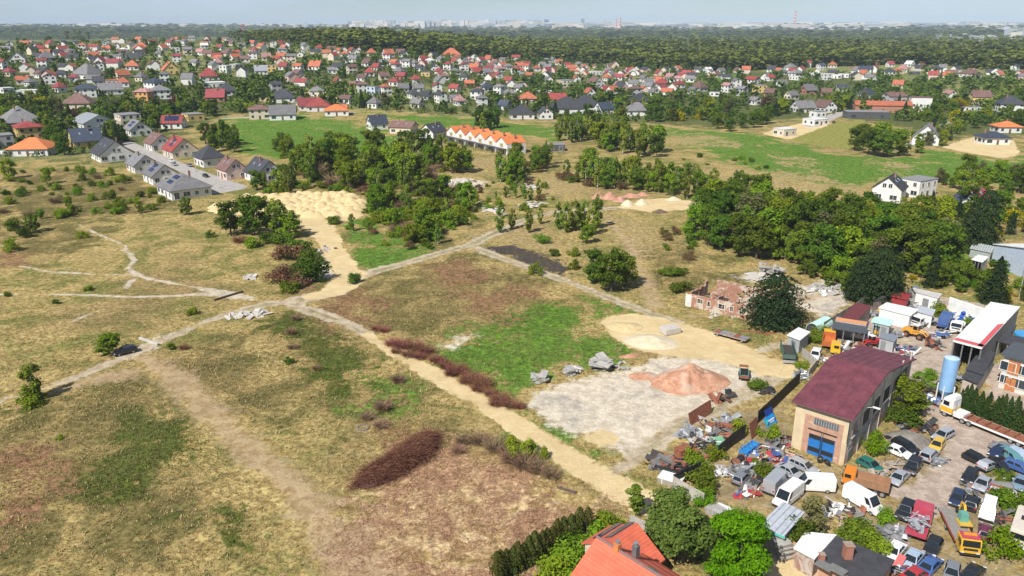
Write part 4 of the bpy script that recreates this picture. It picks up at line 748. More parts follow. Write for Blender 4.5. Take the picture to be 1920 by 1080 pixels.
# ================================================================== earthworks, ruin, hall, scrapyard
def heading(px, py, dx, dy):
    a = P(px, py); b = P(px + dx, py + dy); return math.atan2(b.y - a.y, b.x - a.x)
def wall_hit(A, B, px, py):
    """where the sight line through a pixel meets the upright plane over the ground line A-B: fraction along, height"""
    d = ray(px, py); ax, ay = A.x, A.y; bx, by = B.x - A.x, B.y - A.y
    t = (ax * by - ay * bx) / (d[0] * by - d[1] * bx); x, y = d[0] * t, d[1] * t
    return ((x - ax) * bx + (y - ay) * by) / (bx * bx + by * by), CAM_H + d[2] * t
def h_at(p, py):
    lo, hi = -2.0, 40.0
    for _ in range(40):
        m = (lo + hi) / 2
        if to_px((p.x, p.y, m))[1] > py: lo = m
        else: hi = m
    return lo
def earth(name, dark, light, third=None, bump=.5, scale=.9):
    if name in _mats: return _mats[name]
    t = NT(name); v = t.pos(); n = t.noise(scale, 8, .7, v, .5); c = t.mix(t.rng(n, .34, .66), dark, light)
    if third: c = t.mix(t.rng(t.noise(scale * .3, 5, .6, v), .5, .66), c, third)
    t.l.new(c, t.b.inputs['Base Color']); t.b.inputs['Roughness'].default_value = .95; t.b.inputs['Specular IOR Level'].default_value = .1
    t.bump(t.math('ADD', n, t.math('MULTIPLY', t.noise(scale * 5, 5, .7, v), .4)), bump, .25); _mats[name] = t.mat; return t.mat
SANDM = earth('heap_sand', (.50, .375, .19), (.64, .50, .285)); PALES = earth('heap_pale_sand', (.53, .45, .31), (.65, .56, .40)); REDE = earth('heap_red_earth', (.36, .175, .12), (.52, .29, .21), (.44, .30, .235)); PINKE = earth('heap_pink_earth', (.37, .18, .11), (.54, .31, .205), (.50, .36, .27)); GREYE = earth('heap_gravel', (.15, .135, .12), (.26, .235, .21)); DARKE = earth('heap_soil', (.09, .065, .045), (.17, .125, .08))
def mound_mesh(name, rx, ry, h, mat, seed, lumps=0.25, sharp=1.25, n=20, m=40):
    g = np.random.default_rng(seed); q = np.linspace(0, 1, n); a = np.linspace(0, 2 * math.pi, m, endpoint=False); Q, A = np.meshgrid(q, a, indexing='ij'); ox, oy = g.uniform(0, 90, 2)
    wob = 1 + .35 * (fbm(np.cos(A) * 1.3 + ox, np.sin(A) * 1.3 + oy, 3) - .45); X = Q * np.cos(A) * rx * wob; Y = Q * np.sin(A) * ry * wob
    prof = (1 - Q) ** sharp * (1 - .18 * np.exp(-(Q / .16) ** 2)); Z = h * prof * (1 + lumps * 2 * (fbm(X / (rx * .45) + ox, Y / (ry * .45) + oy, 4) - .45)) + .10 * h * (fbm(X * 1.4 + oy, Y * 1.4 + ox, 3) - .45) * (1 - Q)
    Z[-1] = -.25; k = (np.arange(n - 1)[:, None] * m + np.arange(m)[None]).ravel(); k2 = (np.arange(n - 1)[:, None] * m + (np.arange(m)[None] + 1) % m).ravel()
    return np_mesh(name, np.c_[X.ravel(), Y.ravel(), Z.ravel()], np.c_[k, k + m, k2 + m, k2], mat, None, True)
def mound(name, px, py, wpx, h, mat, label, cat, ratio=1.0, rz=0.0, seed=1, group=None, **kw):
    p = P(px, py); rx = wpx / ppm(p) / 2; o = link(name, mound_mesh(name, rx, rx * ratio, h, mat, seed, **kw), None, (p.x, p.y, p.z - .06), (0, 0, rz)); return tag(o, label, cat, group)
HM = [mound_mesh('sand_heap', 3.6, 3.2, 1.9, SANDM, s, .12, .95, 12, 22) for s in (1, 2, 3, 4, 5)]
def sand_field():
    g = random.Random(2); rows = [(366, 520, 650, 11), (372, 455, 668, 17), (379, 428, 680, 20), (387, 404, 682, 22), (395, 405, 676, 20), (403, 470, 650, 12)]; od = ['back row', 'second row', 'third row', 'fourth row', 'fifth row', 'front row']
    for r, (py, x0, x1, n) in enumerate(rows):
        for i in range(n):
            px = x0 + (x1 - x0) * (i + .5) / n + g.uniform(-4, 4); p = P(px, py + g.uniform(-1.5, 1.5)); s = g.uniform(.8, 1.15)
            o = link('sand_heap', g.choice(HM), None, (p.x, p.y, p.z - .08), (0, 0, g.uniform(0, 6)), (s, s, s * g.uniform(.75, 1.15))); tag(o, f'yellow tipped sand heap in the {od[r]} of the sand field', 'sand heap', 'tipped sand heaps')
sand_field()
mound('sand_heap', 655, 401, 60, 2.6, SANDM, 'broad yellow sand mound at the right end of the sand field', 'sand heap', .8, 0, 31, n=16)
mound('earth_heap', 1290, 714, 162, 2.8, PINKE, 'large pinkish earth heap on the grey rubble ground', 'earth heap', .72, .25, 12, lumps=.6, sharp=1.1, n=44, m=100)
mound('earth_heap', 1205, 705, 70, .7, PINKE, 'low pinkish earth spill left of the large heap', 'earth heap', .6, .2, 13); mound('earth_heap', 1180, 668, 50, .5, PINKE, 'low pinkish earth spill beside the grass', 'earth heap', .5, .3, 14)
mound('sand_heap', 1222, 642, 118, 1.5, PALES, 'wide pale sand heap left of the brick ruin', 'sand heap', .7, -.3, 15, n=26, m=60, lumps=.3); mound('sand_heap', 1172, 612, 66, .7, SANDM, 'low yellow sand heap at the pale heap\'s left end', 'sand heap', .8, 0, 16, lumps=.5)
for i, (x, y, w, h) in enumerate(((1122, 371, 30, 2.2), (1143, 372, 34, 2.6), (1163, 377, 30, 2.0), (1185, 369, 40, 1.5), (1205, 366, 30, 1.2))): mound('earth_heap', x, y, w, h, REDE, 'red earth heap beside the pale cones', 'earth heap', .8, 0, 40 + i, 'red earth heaps by the far track', lumps=.4)
for i, (x, y) in enumerate(((1176, 384), (1203, 382))): mound('gravel_heap', x, y, 26, 2.0, PALES, ['left', 'right'][i] + ' one of two pale gravel cones on the far track', 'gravel heap', 1, 0, 50 + i, 'pale gravel cones', sharp=.95, lumps=.1)
mound('gravel_heap', 1262, 374, 34, 1.2, PALES, 'flat pale gravel heap at the far track\'s end', 'gravel heap', .7, 0, 55); mound('soil_heap', 1237, 398, 32, 1.3, DARKE, 'dark weedy soil heap beside the far track', 'soil heap', .8, 0, 56)
mound('gravel_heap', 1706, 826, 92, 2.0, GREYE, 'dark grey gravel heap behind the wrecked cars', 'gravel heap', .75, -.5, 57, n=24, m=50); mound('soil_heap', 1360, 745, 40, .7, DARKE, 'dark soil and brick scraps below the pink heap', 'soil heap', .4, .3, 58); mound('soil_heap', 1014, 478, 18, .9, DARKE, 'small dark mound on the burnt patch', 'soil heap', .8, 0, 59)
mound('soil_heap', 720, 395, 60, 2.2, earth('heap_weedy', (.16, .13, .06), (.32, .25, .12)), 'grass-grown mound right of the sand field', 'soil heap', .7, 0, 60, lumps=.4)
def brush_pile():
    A = P(672, 918); B = P(822, 818); L = (B - A).length; ang = math.atan2(B.y - A.y, B.x - A.x); g = np.random.default_rng(6); n = 11000; u = g.normal(0, .34, n).clip(-.56, .56) * .45 + g.uniform(-.5, .5, n) * .6; w0 = 2.7 * (.8 + .5 * fbm(u * 7, u * 0 + 3, 3)) * (1 - .25 * np.abs(u * 2) ** 3); v = g.normal(0, .42, n).clip(-1, 1)
    hh = 1.75 * (1 - v ** 2) * (.7 + .6 * fbm(u * 9 + 3, v * 2 + 7, 3)) * (1 - .35 * np.abs(u * 2) ** 4) * g.uniform(.72, 1.06, n); w0 = w0 * np.sqrt(np.clip(1.05 - (np.abs(u) * 1.9) ** 4, .12, 1)); hh = hh * np.clip(1.15 - (np.abs(u) * 1.85) ** 5, .25, 1); bend = 1.1 * (u * 2) ** 2 - .5; c = np.c_[u * L, v * w0 + bend, hh]; a = g.uniform(0, 6.283, n); d = np.c_[np.cos(a), np.sin(a), -np.sign(v) * .5 * np.abs(v) + g.normal(0, .22, n)]; l = g.gamma(4, .17, n)[:, None]; s = np.cross(d, g.normal(size=(n, 3))); s = s / np.linalg.norm(s, axis=1)[:, None] * g.uniform(.008, .024, n)[:, None]
    V = np.stack([c - d * l - s, c - d * l + s, c + d * l + s * .5, c + d * l - s * .5], 1).reshape(-1, 3); V[:, 2] = np.maximum(V[:, 2], .0); mid = (A + B) / 2; o = empty('brushwood_pile', (mid.x, mid.y, gz(mid.x, mid.y)), ang, 'long heap of reddish brown cut brushwood on the cleared ground', 'brushwood'); m = leafmat('brush_twigs', (.08, .032, .026), (.29, .14, .10), 0, 0)
    link('twigs', np_mesh('twigs', V, np.arange(4 * n).reshape(n, 4), m, {'tint': np.repeat(g.uniform(0, 1, n) ** 1.4, 4)}), o)['kind'] = 'stuff'
    x = np.linspace(-.49, .49, 40); y = np.linspace(-1, 1, 15); X, Y = np.meshgrid(x * L, y, indexing='ij'); Z = 1.3 * (1 - Y ** 2) * (1 - .4 * np.abs(X / L * 2) ** 5) * (.85 + .3 * fbm(X * .5, Y * 3)); k = (np.arange(39)[:, None] * 15 + np.arange(14)[None]).ravel()
    link('core', np_mesh('core', np.c_[X.ravel(), (Y * 2.0 * np.sqrt(np.clip(1 - (np.abs(X / L) * 1.95) ** 4, .05, 1)) + 1.1 * (X / L * 2) ** 2 - .5).ravel(), (Z * np.clip(1.1 - (np.abs(X / L) * 1.95) ** 5, .05, 1)).ravel() - .05], np.c_[k, k + 15, k + 16, k + 1], earth('brush_core', (.06, .028, .022), (.13, .065, .05)), None, True), o)
brush_pile()
CONC = M('concrete', (.34, .325, .30), .9, var=.18, dirt=.25, scale=1.2, bump=.3); CONCL = M('concrete_pale', (.48, .45, .405), .9, var=.12, dirt=.2, scale=1.2)
def slab_pile(px, py, n, size, label, spread=1.0, tilt=.12, seed=0, mat=None, layers=True, group='dumped concrete slabs'):
    g = random.Random(seed + px); p = P(px, py); o = empty('slab_pile', (p.x, p.y, p.z), g.uniform(0, 3), label, 'concrete slabs', group); me = MB().box((0, 0, 0), (size, size * .62, .2)).mesh('slab', mat or CONC)
    for i in range(n):
        z = .12 + (i // 3 if layers else g.random() * .8) * .24; s = g.uniform(.6, 1.15); link('slab', me, o, (g.gauss(0, .45) * spread, g.gauss(0, .45) * spread, z), (g.gauss(0, tilt), g.gauss(0, tilt), g.uniform(0, 3)), (s, s * g.uniform(.5, 1.1), g.uniform(.7, 1.3)))
slab_pile(1014, 716, 16, 2.2, 'stack of grey concrete slabs nearest the sand road', .8, .08); slab_pile(1066, 702, 14, 1.9, 'tight stack of grey concrete slabs, second from the sand road', .7, .1); slab_pile(1128, 690, 20, 2.3, 'largest stack of grey concrete slabs beside the pink heap', 1.3, .16); slab_pile(1088, 694, 5, 2.2, 'few pale leaning slabs between the slab stacks', 1.2, .4, mat=CONCL); slab_pile(1165, 690, 12, 1.0, 'broken concrete pieces left of the pink heap', 2.2, .3, layers=False)
slab_pile(466, 522, 18, 1.5, 'pale rubble pile on the dry meadow below the trees', 1.7, .35, mat=CONCL, layers=False); slab_pile(440, 594, 14, 1.7, 'pale broken slabs left of the track junction', 1.8, .3, mat=CONCL, layers=False); slab_pile(480, 592, 16, 2.0, 'pale broken slabs right below the track junction', 2.0, .25, mat=CONCL, layers=False)
slab_pile(870, 345, 40, 2.6, 'pale demolition rubble in the grove clearing', 5.5, .35, mat=CONCL, layers=False); slab_pile(995, 352, 18, 2.4, 'pale rubble strip below the birch clump', 3.5, .3, mat=CONCL, layers=False); slab_pile(850, 375, 14, 2.2, 'scattered rubble in the thicket', 4, .3, mat=CONCL, layers=False); slab_pile(930, 395, 22, 2.4, 'rubble heap beside the curving track', 4.5, .3, mat=CONCL, layers=False); slab_pile(1000, 385, 24, 2.4, 'rubble bank above the curving track', 5, .3, mat=CONCL, layers=False)
slab_pile(1440, 512, 26, 2.0, 'grey slab stacks behind the brick ruin', 2.4, .2); slab_pile(1555, 545, 40, 2.0, 'rubble and slabs between the two dark spruces', 4.2, .35, layers=False); slab_pile(1420, 522, 14, 2.6, 'flat pale slabs at the ruin\'s rear corner', 2.6, .1, mat=CONCL, layers=False); slab_pile(605, 470, 14, 1.6, 'dumped rubble on the sand slope edge', 3, .35, layers=False); slab_pile(1345, 592, 14, .8, 'whitish rubbish at the foot of the ruin', 3.2, .4, mat=CONCL, layers=False)
def log(px0, py0, px1, py1, r, mat, label, name='concrete_beam', cat='beam', z=.0):
    a = P(px0, py0); b = P(px1, py1); c = (a + b) / 2; d = b - a; o = MB().box((0, 0, r), (d.length, r * 2, r * 2)).build(name, mat, None, (c.x, c.y, c.z + z), (0, 0, math.atan2(d.y, d.x)), bevel=r * .2); return tag(o, label, cat)
log(262, 636, 297, 648, .22, CONCL, 'pale concrete beam lying across the track near the black car'); log(402, 564, 456, 548, .2, M('rust_dark', (.09, .06, .05), .8), 'dark pipe across the footpath end'); log(1045, 915, 1080, 926, .14, BARK, 'short dark log beside the sand road', 'log', 'log'); log(1390, 622, 1455, 626, .12, M('rust_red', (.26, .08, .045), .8), 'rusty red girder in front of the dark spruce', 'girder', 'girder'); log(1405, 612, 1440, 630, .1, M('rust_red', (.26, .08, .045), .8), 'rusty red girder slanting before the dark spruce', 'girder', 'girder')
def ring():
    p = P(680, 803); o = empty('fire_ring', (p.x, p.y, p.z), 0, 'ring of grey stones around an old fireplace on the meadow', 'fire ring'); g = random.Random(1)
    for i in range(14): a = i / 14 * 6.283; MB().box((0, 0, 0), (.36, .26, .2), taper=(.8, .8)).build('stone', M('field_stone', (.2, .185, .165), .9), o, (math.cos(a) * .8, math.sin(a) * .75, .06), (g.uniform(-.2, .2), g.uniform(-.2, .2), a + 1.57))
ring()
p = P(1256, 623); b = MB().box((0, 0, .55), (3.4, 2.4, 1.1)); tag(b.build('concrete_block', CONCL, None, (p.x, p.y, p.z), (0, 0, .45), bevel=.06), 'big pale concrete block on the pale sand', 'block')
# ------------------------------------------------------------------ brick materials
def brickmat(name, c1, c2, mortar, plaster=None, amt=.5, scale=2.2):
    if name in _mats: return _mats[name]
    t = NT(name); v = t.obj(); sx = t.node('ShaderNodeSeparateXYZ'); t.l.new(v, sx.inputs[0]); cb = t.node('ShaderNodeCombineXYZ'); t.l.new(t.math('ADD', sx.outputs[0], sx.outputs[1]), cb.inputs[0]); t.l.new(sx.outputs[2], cb.inputs[1])
    b = t.node('ShaderNodeTexBrick'); t.l.new(cb.outputs[0], b.inputs['Vector']); b.inputs['Color1'].default_value = (*c1, 1); b.inputs['Color2'].default_value = (*c2, 1); b.inputs['Mortar'].default_value = (*mortar, 1); b.inputs['Scale'].default_value = scale
    c = b.outputs[0]; n = t.noise(.55, 7, .7, v, .6); c = t.mix(t.math('MULTIPLY', t.rng(t.noise(1.3, 6, .7, v), .4, .7), .45), c, tuple(x * .5 for x in c1))
    if plaster: c = t.mix(t.rng(n, 1 - amt - .06, 1 - amt + .03), c, plaster)
    t.l.new(c, t.b.inputs['Base Color']); t.b.inputs['Roughness'].default_value = .9; t.bump(t.math('ADD', n, t.math('MULTIPLY', b.outputs[1], -.3)), .5, .06); _mats[name] = t.mat; return t.mat
BRICK = brickmat('brick_ruin', (.43, .20, .115), (.33, .14, .085), (.40, .34, .28), (.52, .45, .37), .45); BRICKP = brickmat('brick_patch', (.52, .28, .18), (.45, .23, .15), (.5, .42, .35), (.55, .45, .34), .35); BRICKD = brickmat('brick_side', (.34, .17, .115), (.28, .13, .09), (.36, .31, .27), (.44, .40, .36), .5)
def wall_openings(L, H, th, ops, jag=0.0, seed=0, x0=0.0):
    """upright wall along x with openings (xc, w, sill, h); optional broken top"""
    g = random.Random(seed); b = MB(); xs = sorted(set([0, L] + [q for o in ops for q in (o[0] - o[1] / 2, o[0] + o[1] / 2)]))
    if jag:
        ex = []
        for a, c in zip(xs[:-1], xs[1:]):
            n = max(1, int((c - a) / 1.0)); ex += [a + (c - a) * i / n for i in range(n)]
        xs = sorted(set(ex + [L]))
    for a, c in zip(xs[:-1], xs[1:]):
        if c - a < .01: continue
        m = (a + c) / 2; top = H - (g.random() ** 2) * jag; o = [q for q in ops if abs(m - q[0]) < q[1] / 2]
        if o:
            s, h = o[0][2], o[0][3]
            if s > .02: b.box((m + x0, 0, s / 2), (c - a, th, s))
            if s + h < top: b.box((m + x0, 0, (s + h + top) / 2), (c - a, th, top - s - h))
        else: b.box((m + x0, 0, top / 2), (c - a, th, top))
    return b
def ruin():
    A = P(1291, 574); B = P(1404, 600); d = (B - A).normalized(); ang = math.atan2(d.y, d.x); L = (B - A).length * 1.38; n = 8.2; o = empty('ruined_building', (A.x, A.y, A.z - .15), ang, 'roofless brick ruin with empty window holes beside the dark spruce', 'ruin'); fr = M('frame_white_old', (.62, .60, .56), .8, dirt=.3); H = 2.9
    ops = [(L * .14, 1.3, 1.25, 1.05), (L * .25, .8, 1.0, 1.2), (L * .40, 1.4, 1.1, 1.1), (L * .52, .8, 1.0, 1.15), (L * .63, .8, 1.0, 1.2), (L * .86, 1.2, 1.0, 1.1)]
    wall_openings(L, H, .38, ops, .18, 3).build('wall', BRICK, o)
    for x, w, s, h in ops:
        f = MB()
        for c, dd in (((0, 0, h / 2), (w, .12, .1)), ((0, 0, -h / 2), (w, .16, .1)), ((-w / 2 + .05, 0, 0), (.1, .12, h - .1)), ((w / 2 - .05, 0, 0), (.1, .12, h - .1)), ((w * .1, 0, 0), (.07, .1, h - .1))): f.box(c, dd)
        f.build('window_frame', fr, o, (x, -.16, s + h / 2))
    MB().box((-.02, -.22, 1.45), (1.3, .06, 2.7)).build('plaster_patch', M('plaster_white', (.62, .60, .56), .9, dirt=.3), o)
    wl2 = wall_openings(n, 3.6, .38, [(n * .5, 1.2, 1.2, 1.2)], 1.0, 5); wl2.build('wall', BRICK, o, (0.2, .2, 0), (0, 0, math.pi / 2))
    wall_openings(L * .86, 4.2, .4, [(L * .3, 1.3, 1.0, 1.3), (L * .6, 1.3, 1.0, 1.3)], .35, 7).build('wall', BRICK, o, (L * .14, n, 0))
    wall_openings(n, 3.6, .38, [], 1.2, 8).build('wall', BRICKD, o, (L, .2, 0), (0, 0, math.pi / 2))
    for q in (.3, .5, .72): wall_openings(n * .62, 2.7, .24, [(n * .3, .9, 0, 2)], .9, int(q * 10)).build('partition_wall', BRICKD, o, (L * q, .25, 0), (0, 0, math.pi / 2))
    wall_openings(L * .75, 3.0, .26, [(L * .2, 1, 0, 2), (L * .5, 1, 0, 2)], .6, 9).build('partition_wall', BRICK, o, (L * .14, n * .6, 0))
    MB().box((L / 2, n / 2, .3), (L - .5, n - .5, .4)).build('debris_floor', earth('debris', (.09, .075, .055), (.22, .18, .13)), o); g = random.Random(4)
    for i in range(12): MB().box((0, 0, 0), (g.uniform(2.5, 5), .16, .18)).build('charred_beam', M('charred', (.05, .042, .038), .9), o, (g.uniform(2, L - 2), g.uniform(1, n - 1), g.uniform(.8, 3.2)), (g.uniform(-.2, .2), g.uniform(-.25, .25), g.uniform(0, 3)))
    for x in range(5): p = o.matrix_basis @ Vector((g.uniform(3, L - 2), g.uniform(1.5, n - 1.5), 0)); plant('bush', p.x, p.y, g.uniform(1.8, 3.0), 'growing inside the brick ruin', 1.0)
ruin()
# ------------------------------------------------------------------ the maroon-roofed hall
def hall():
    A = P(1477, 846); B = P(1581, 874); C = P(1698, 738); z0 = min(A.z, B.z, C.z) - .2; W = (B - A).to_2d().length; ang = math.atan2(C.y - B.y, C.x - B.x) - math.pi / 2; Dp = (C - B).to_2d().length; A = B - Vector((math.cos(ang), math.sin(ang), 0)) * W; o = empty('industrial_hall', (A.x, A.y, z0), ang, 'cream industrial hall with maroon metal roof and blue doors', 'hall')
    h1 = h_at(B, 784) - z0; tk, zk = wall_hit(B, C, 1659, 698); te, ze = wall_hit(B, C, 1708, 676); hk = zk - z0; hb = min(ze - z0, hk - .6) if ze - z0 < hk else hk - 1.2; tk = min(max(tk, .35), .7)
    cream = M('hall_render', (.58, .47, .30), .9, var=.10, dirt=.5, scale=.5, dirtcol=(.42, .27, .18)); cream2 = M('hall_side_render', (.52, .45, .36), .9, var=.14, dirt=.5, scale=.6, dirtcol=(.3, .25, .2)); mar = roofmat('hall_roof', (.165, .046, .06), var=.32, along='X', rough=.6, kind='seam'); blue = M('door_blue', (.02, .16, .46), .5, dirt=.1); dk = M('dark_opening', (.02, .02, .022), .6); th = .4
    gap = W * .44; ops = [(W * .56, W * .50, .05, h1 * .52), (W * .62, W * .5, h1 * .66, h1 * .12)]
    b = wall_openings(W, h1, th, [(W * .55, W * .50, .05, h1 * .53)]); b.build('wall', cream, o, (0, th / 2, 0))
    br = MB(); br.box((W * .55, -.012, h1 * .64), (W * .72, .03, h1 * .36)).box((W * .25, -.012, h1 * .24), (W * .12, .03, h1 * .44)).box((W * .855, -.012, h1 * .24), (W * .11, .03, h1 * .44)); br.build('brick_patch', BRICKP, o)
    # upper window strip with mullions
    ww, wz, wh = W * .46, h1 * .735, h1 * .125
    ws = MB().box((0, 0, 0), (ww, .08, wh)).build('window', M('strip_glass', (.12, .13, .14), .25), o, (W * .60, -.05, wz))
    for i in range(11): MB().box((0, 0, 0), (.06, .1, wh)).build('mullion', M('mullion_grey', (.35, .34, .32), .7), ws, ((i / 10 - .5) * ww, -.02, 0))
    dw, dh = W * .50, h1 * .53
    for s in (-1, 1):
        dr = MB().box((0, 0, 0), (dw / 2 - .06, .1, dh - .1)).build('door', blue, o, (W * .55 + s * dw / 4, .06, dh / 2 + .05))
        for zz in (-.22, .27): MB().box((0, -.06, 0), (dw / 2 - .2, .05, dh * .17)).build('door_window', dk, dr, (0, 0, zz * dh))
        MB().box((0, -.07, 0), (.08, .05, dh - .2)).build('door_handle', dk, dr, (-s * (dw / 4 - .12), 0, 0))
    MB().box((W * .55, -.12, dh + .2), (dw * 1.08, .1, .1)).build('door_rail', dk, o)
    # long side wall following the roof, with openings
    def side(xp, nm, mat, wins):
        bb = MB(); pr = [(th + .002, 0), (Dp, 0), (Dp, hb), (Dp * tk, hk), (th + .002, h1 + (hk - h1) * th / (Dp * tk))]; bb.prism(pr, xp - th / 2, xp + th / 2, 'x'); w = bb.build(nm, mat, o)
        if wins:
            s = .5 if xp > 1 else -.5
            for i in range(6):
                q = Dp * (.10 + i * .158); kd = BRICKD if i in (0, 4) else dk; MB().box((xp + th / 2 + .02, q, h1 * .66), (.07, Dp * .085, h1 * .26)).build('window' if kd is dk else 'bricked_window', kd, w)
                MB().box((xp + th / 2 + .09, q, h1 * .66 - h1 * .15), (.2, Dp * .095, .12)).build('window_sill', CONC, w)
                MB().box((xp + th / 2 + .06, q + Dp * .079, (h1 + .5) / 2), (.16, .42, h1 + .5)).build('pilaster', cream2, w)
            MB().box((xp + th / 2 + .03, Dp * .5, h1 * .22), (.05, Dp * .96, h1 * .40)).build('brick_base', BRICKD, w); MB().box((xp + th / 2 + .08, Dp * .06, 1.0), (.08, 1.5, 2.0)).build('side_door', M('door_grey', (.2, .21, .22), .6), w)
    side(W - th / 2, 'wall', cream2, True); side(th / 2, 'wall', cream2, False); wall_openings(W, hb, th, []).build('wall', cream2, o, (0, Dp + th / 2, 0))
    r = MB(); ov = .45; k1 = (hk - h1) / (Dp * tk); k2 = (hk - hb) / (Dp * (1 - tk)); t = .16; y0, y1 = -ov, Dp + th + ov
    r.prism([(y0, h1 - ov * k1 + .02), (Dp * tk, hk + .03), (y1, hb - (ov + th) * k2 + .02), (y1, hb - (ov + th) * k2 + t + .02), (Dp * tk, hk + t + .05), (y0, h1 - ov * k1 + t + .02)], -.5, W + .5, 'x'); ro = r.build('roof', mar, o)
    for i in range(int(W / .9) + 1): # standing seams
        xx = -.45 + i * (W + .9) / int(W / .9); s1 = MB(); s1.prism([(y0, h1 - ov * k1 + t + .02), (Dp * tk, hk + t + .05), (Dp * tk, hk + t + .09), (y0, h1 - ov * k1 + t + .06)], xx - .02, xx + .02, 'x'); s1.prism([(Dp * tk + .01, hk + t + .05), (y1, hb - (ov + th) * k2 + t + .02), (y1, hb - (ov + th) * k2 + t + .06), (Dp * tk + .01, hk + t + .09)], xx - .02, xx + .02, 'x'); s1.build('roof_seam', mar, ro)
    MB().tube([(-.5, -ov - .08, h1 - ov * k1), (W + .5, -ov - .08, h1 - ov * k1)], .09, 8).build('gutter', M('gutter', (.12, .06, .06), .5), ro)
    MB().tube([(W + .05, -.2, h1 - .2), (W + .05, -.2, h1 * .5)], .06, 6).build('downpipe', dk, o)
    lp = MB().tube([(W, Dp * .2, h1 * .9), (W + 1.1, Dp * .2, h1 * .97)], .04, 5).box((W + 1.5, Dp * .2, h1 * .97), (.9, .3, .14)).build('wall_lamp', FRAME, o)
hall()
# ------------------------------------------------------------------ sheds and boxes given by their roof corners
def shed(name, corners, h, wallm, roofm, label, cat='shed', over=.15, th=.16, slope=0.0, door=None, group=None, ribs=0, ribm=None, open_front=False):
    """corners: roof outline pixels (front-left, front-right, back-right, back-left); h: roof height above ground"""
    g0 = P(*corners[0]).z * 0; pts = [P(c[0], c[1], h) for c in corners]; o = empty(name, ((pts[0] + pts[1]) / 2).to_2d().to_3d(), 0, label, cat, group); o0 = Vector((o.location.x, o.location.y, 0)); o.location.z = gz(o.location.x, o.location.y) - .1; z0 = o.location.z; q = [Vector((p.x - o0.x, p.y - o0.y, h - z0)) for p in pts]
    q[2].z += slope; q[3].z += slope; c = sum(q, Vector()) / 4
    if open_front:
        for i in (1, 2, 3): a, b_ = q[i], q[(i + 1) % 4]; d = (b_ - a); m = MB(); nn = Vector((-d.y, d.x, 0)).normalized() * .1; m.add([(a.x, a.y, 0), (b_.x, b_.y, 0), (b_.x, b_.y, b_.z - .02), (a.x, a.y, a.z - .02), (a.x + nn.x, a.y + nn.y, 0), (b_.x + nn.x, b_.y + nn.y, 0), (b_.x + nn.x, b_.y + nn.y, b_.z - .02), (a.x + nn.x, a.y + nn.y, a.z - .02)], [(0, 1, 2, 3), (7, 6, 5, 4), (0, 4, 5, 1), (1, 5, 6, 2), (2, 6, 7, 3), (3, 7, 4, 0)]); m.build('wall', wallm, o)
        for f in (0.02, .34, .66, .98): p = q[0] + (q[1] - q[0]) * f; MB().box((p.x, p.y, p.z / 2 - .02), (.16, .16, p.z - .04)).build('post', M('post_grey', (.2, .2, .2), .7), o)
    else:
        m = MB(); m.add([(v.x, v.y, 0) for v in q] + [(v.x, v.y, v.z - .02) for v in q], [(0, 3, 2, 1), (4, 5, 6, 7)] + [(i, (i + 1) % 4, (i + 1) % 4 + 4, i + 4) for i in range(4)]); m.build('wall', wallm, o)
    r = [c + (v - c) * (1 + 2 * over / (v - c).length) for v in q]
    for i, v in enumerate(r): v.z = q[i].z
    m = MB(); m.add([(v.x, v.y, v.z) for v in r] + [(v.x, v.y, v.z + th) for v in r], [(0, 3, 2, 1), (4, 5, 6, 7)] + [(i, (i + 1) % 4, (i + 1) % 4 + 4, i + 4) for i in range(4)]); ro = m.build('roof', roofm, o)
    for i in range(ribs):
        f = (i + .5) / ribs; a = r[0] + (r[1] - r[0]) * f; b_ = r[3] + (r[2] - r[3]) * f; MB().tube([(a.x, a.y, a.z + th), (b_.x, b_.y, b_.z + th)], .07, 4).build('roof_rib', ribm or roofm, ro)
    if door:
        for f, w, hh, side in door:
            a, b_ = q[side], q[(side + 1) % 4]; d = b_ - a; p = a + d * f; nn = Vector((d.y, -d.x, 0)).normalized() * .03; MB().box((0, 0, hh / 2), (w, .08, hh)).build('door', M('door_grey', (.2, .21, .22), .6), o, (p.x + nn.x, p.y + nn.y, .1), (0, 0, math.atan2(d.y, d.x)))
    return o, ro, q
MW = M('panel_white', (.72, .72, .70), .6, dirt=.18, scale=.8); MG = M('panel_grey', (.36, .37, .38), .7, dirt=.2, scale=.8); MD = M('felt_dark', (.045, .045, .052), .85, var=.25, scale=1, dirt=.2, dirtcol=(.11, .10, .10)); MR = M('trim_red', (.56, .09, .10), .6); TEAL = M('trim_teal', (.10, .42, .36), .6, dirt=.1); PLANK = M('planks_grey', (.30, .26, .22), .9, var=.3, scale=2, dirt=.3); LBL = M('cladding_pale_blue', (.46, .54, .66), .6, dirt=.08); RUST = M('rust', (.24, .085, .045), .85, var=.35, scale=2, dirt=.35, dirtcol=(.08, .05, .04)); STEEL = M('steel_grey', (.36, .37, .38), .45, .5, var=.2, dirt=.2); BLACK = M('black_metal', (.022, .022, .024), .6, var=.3)
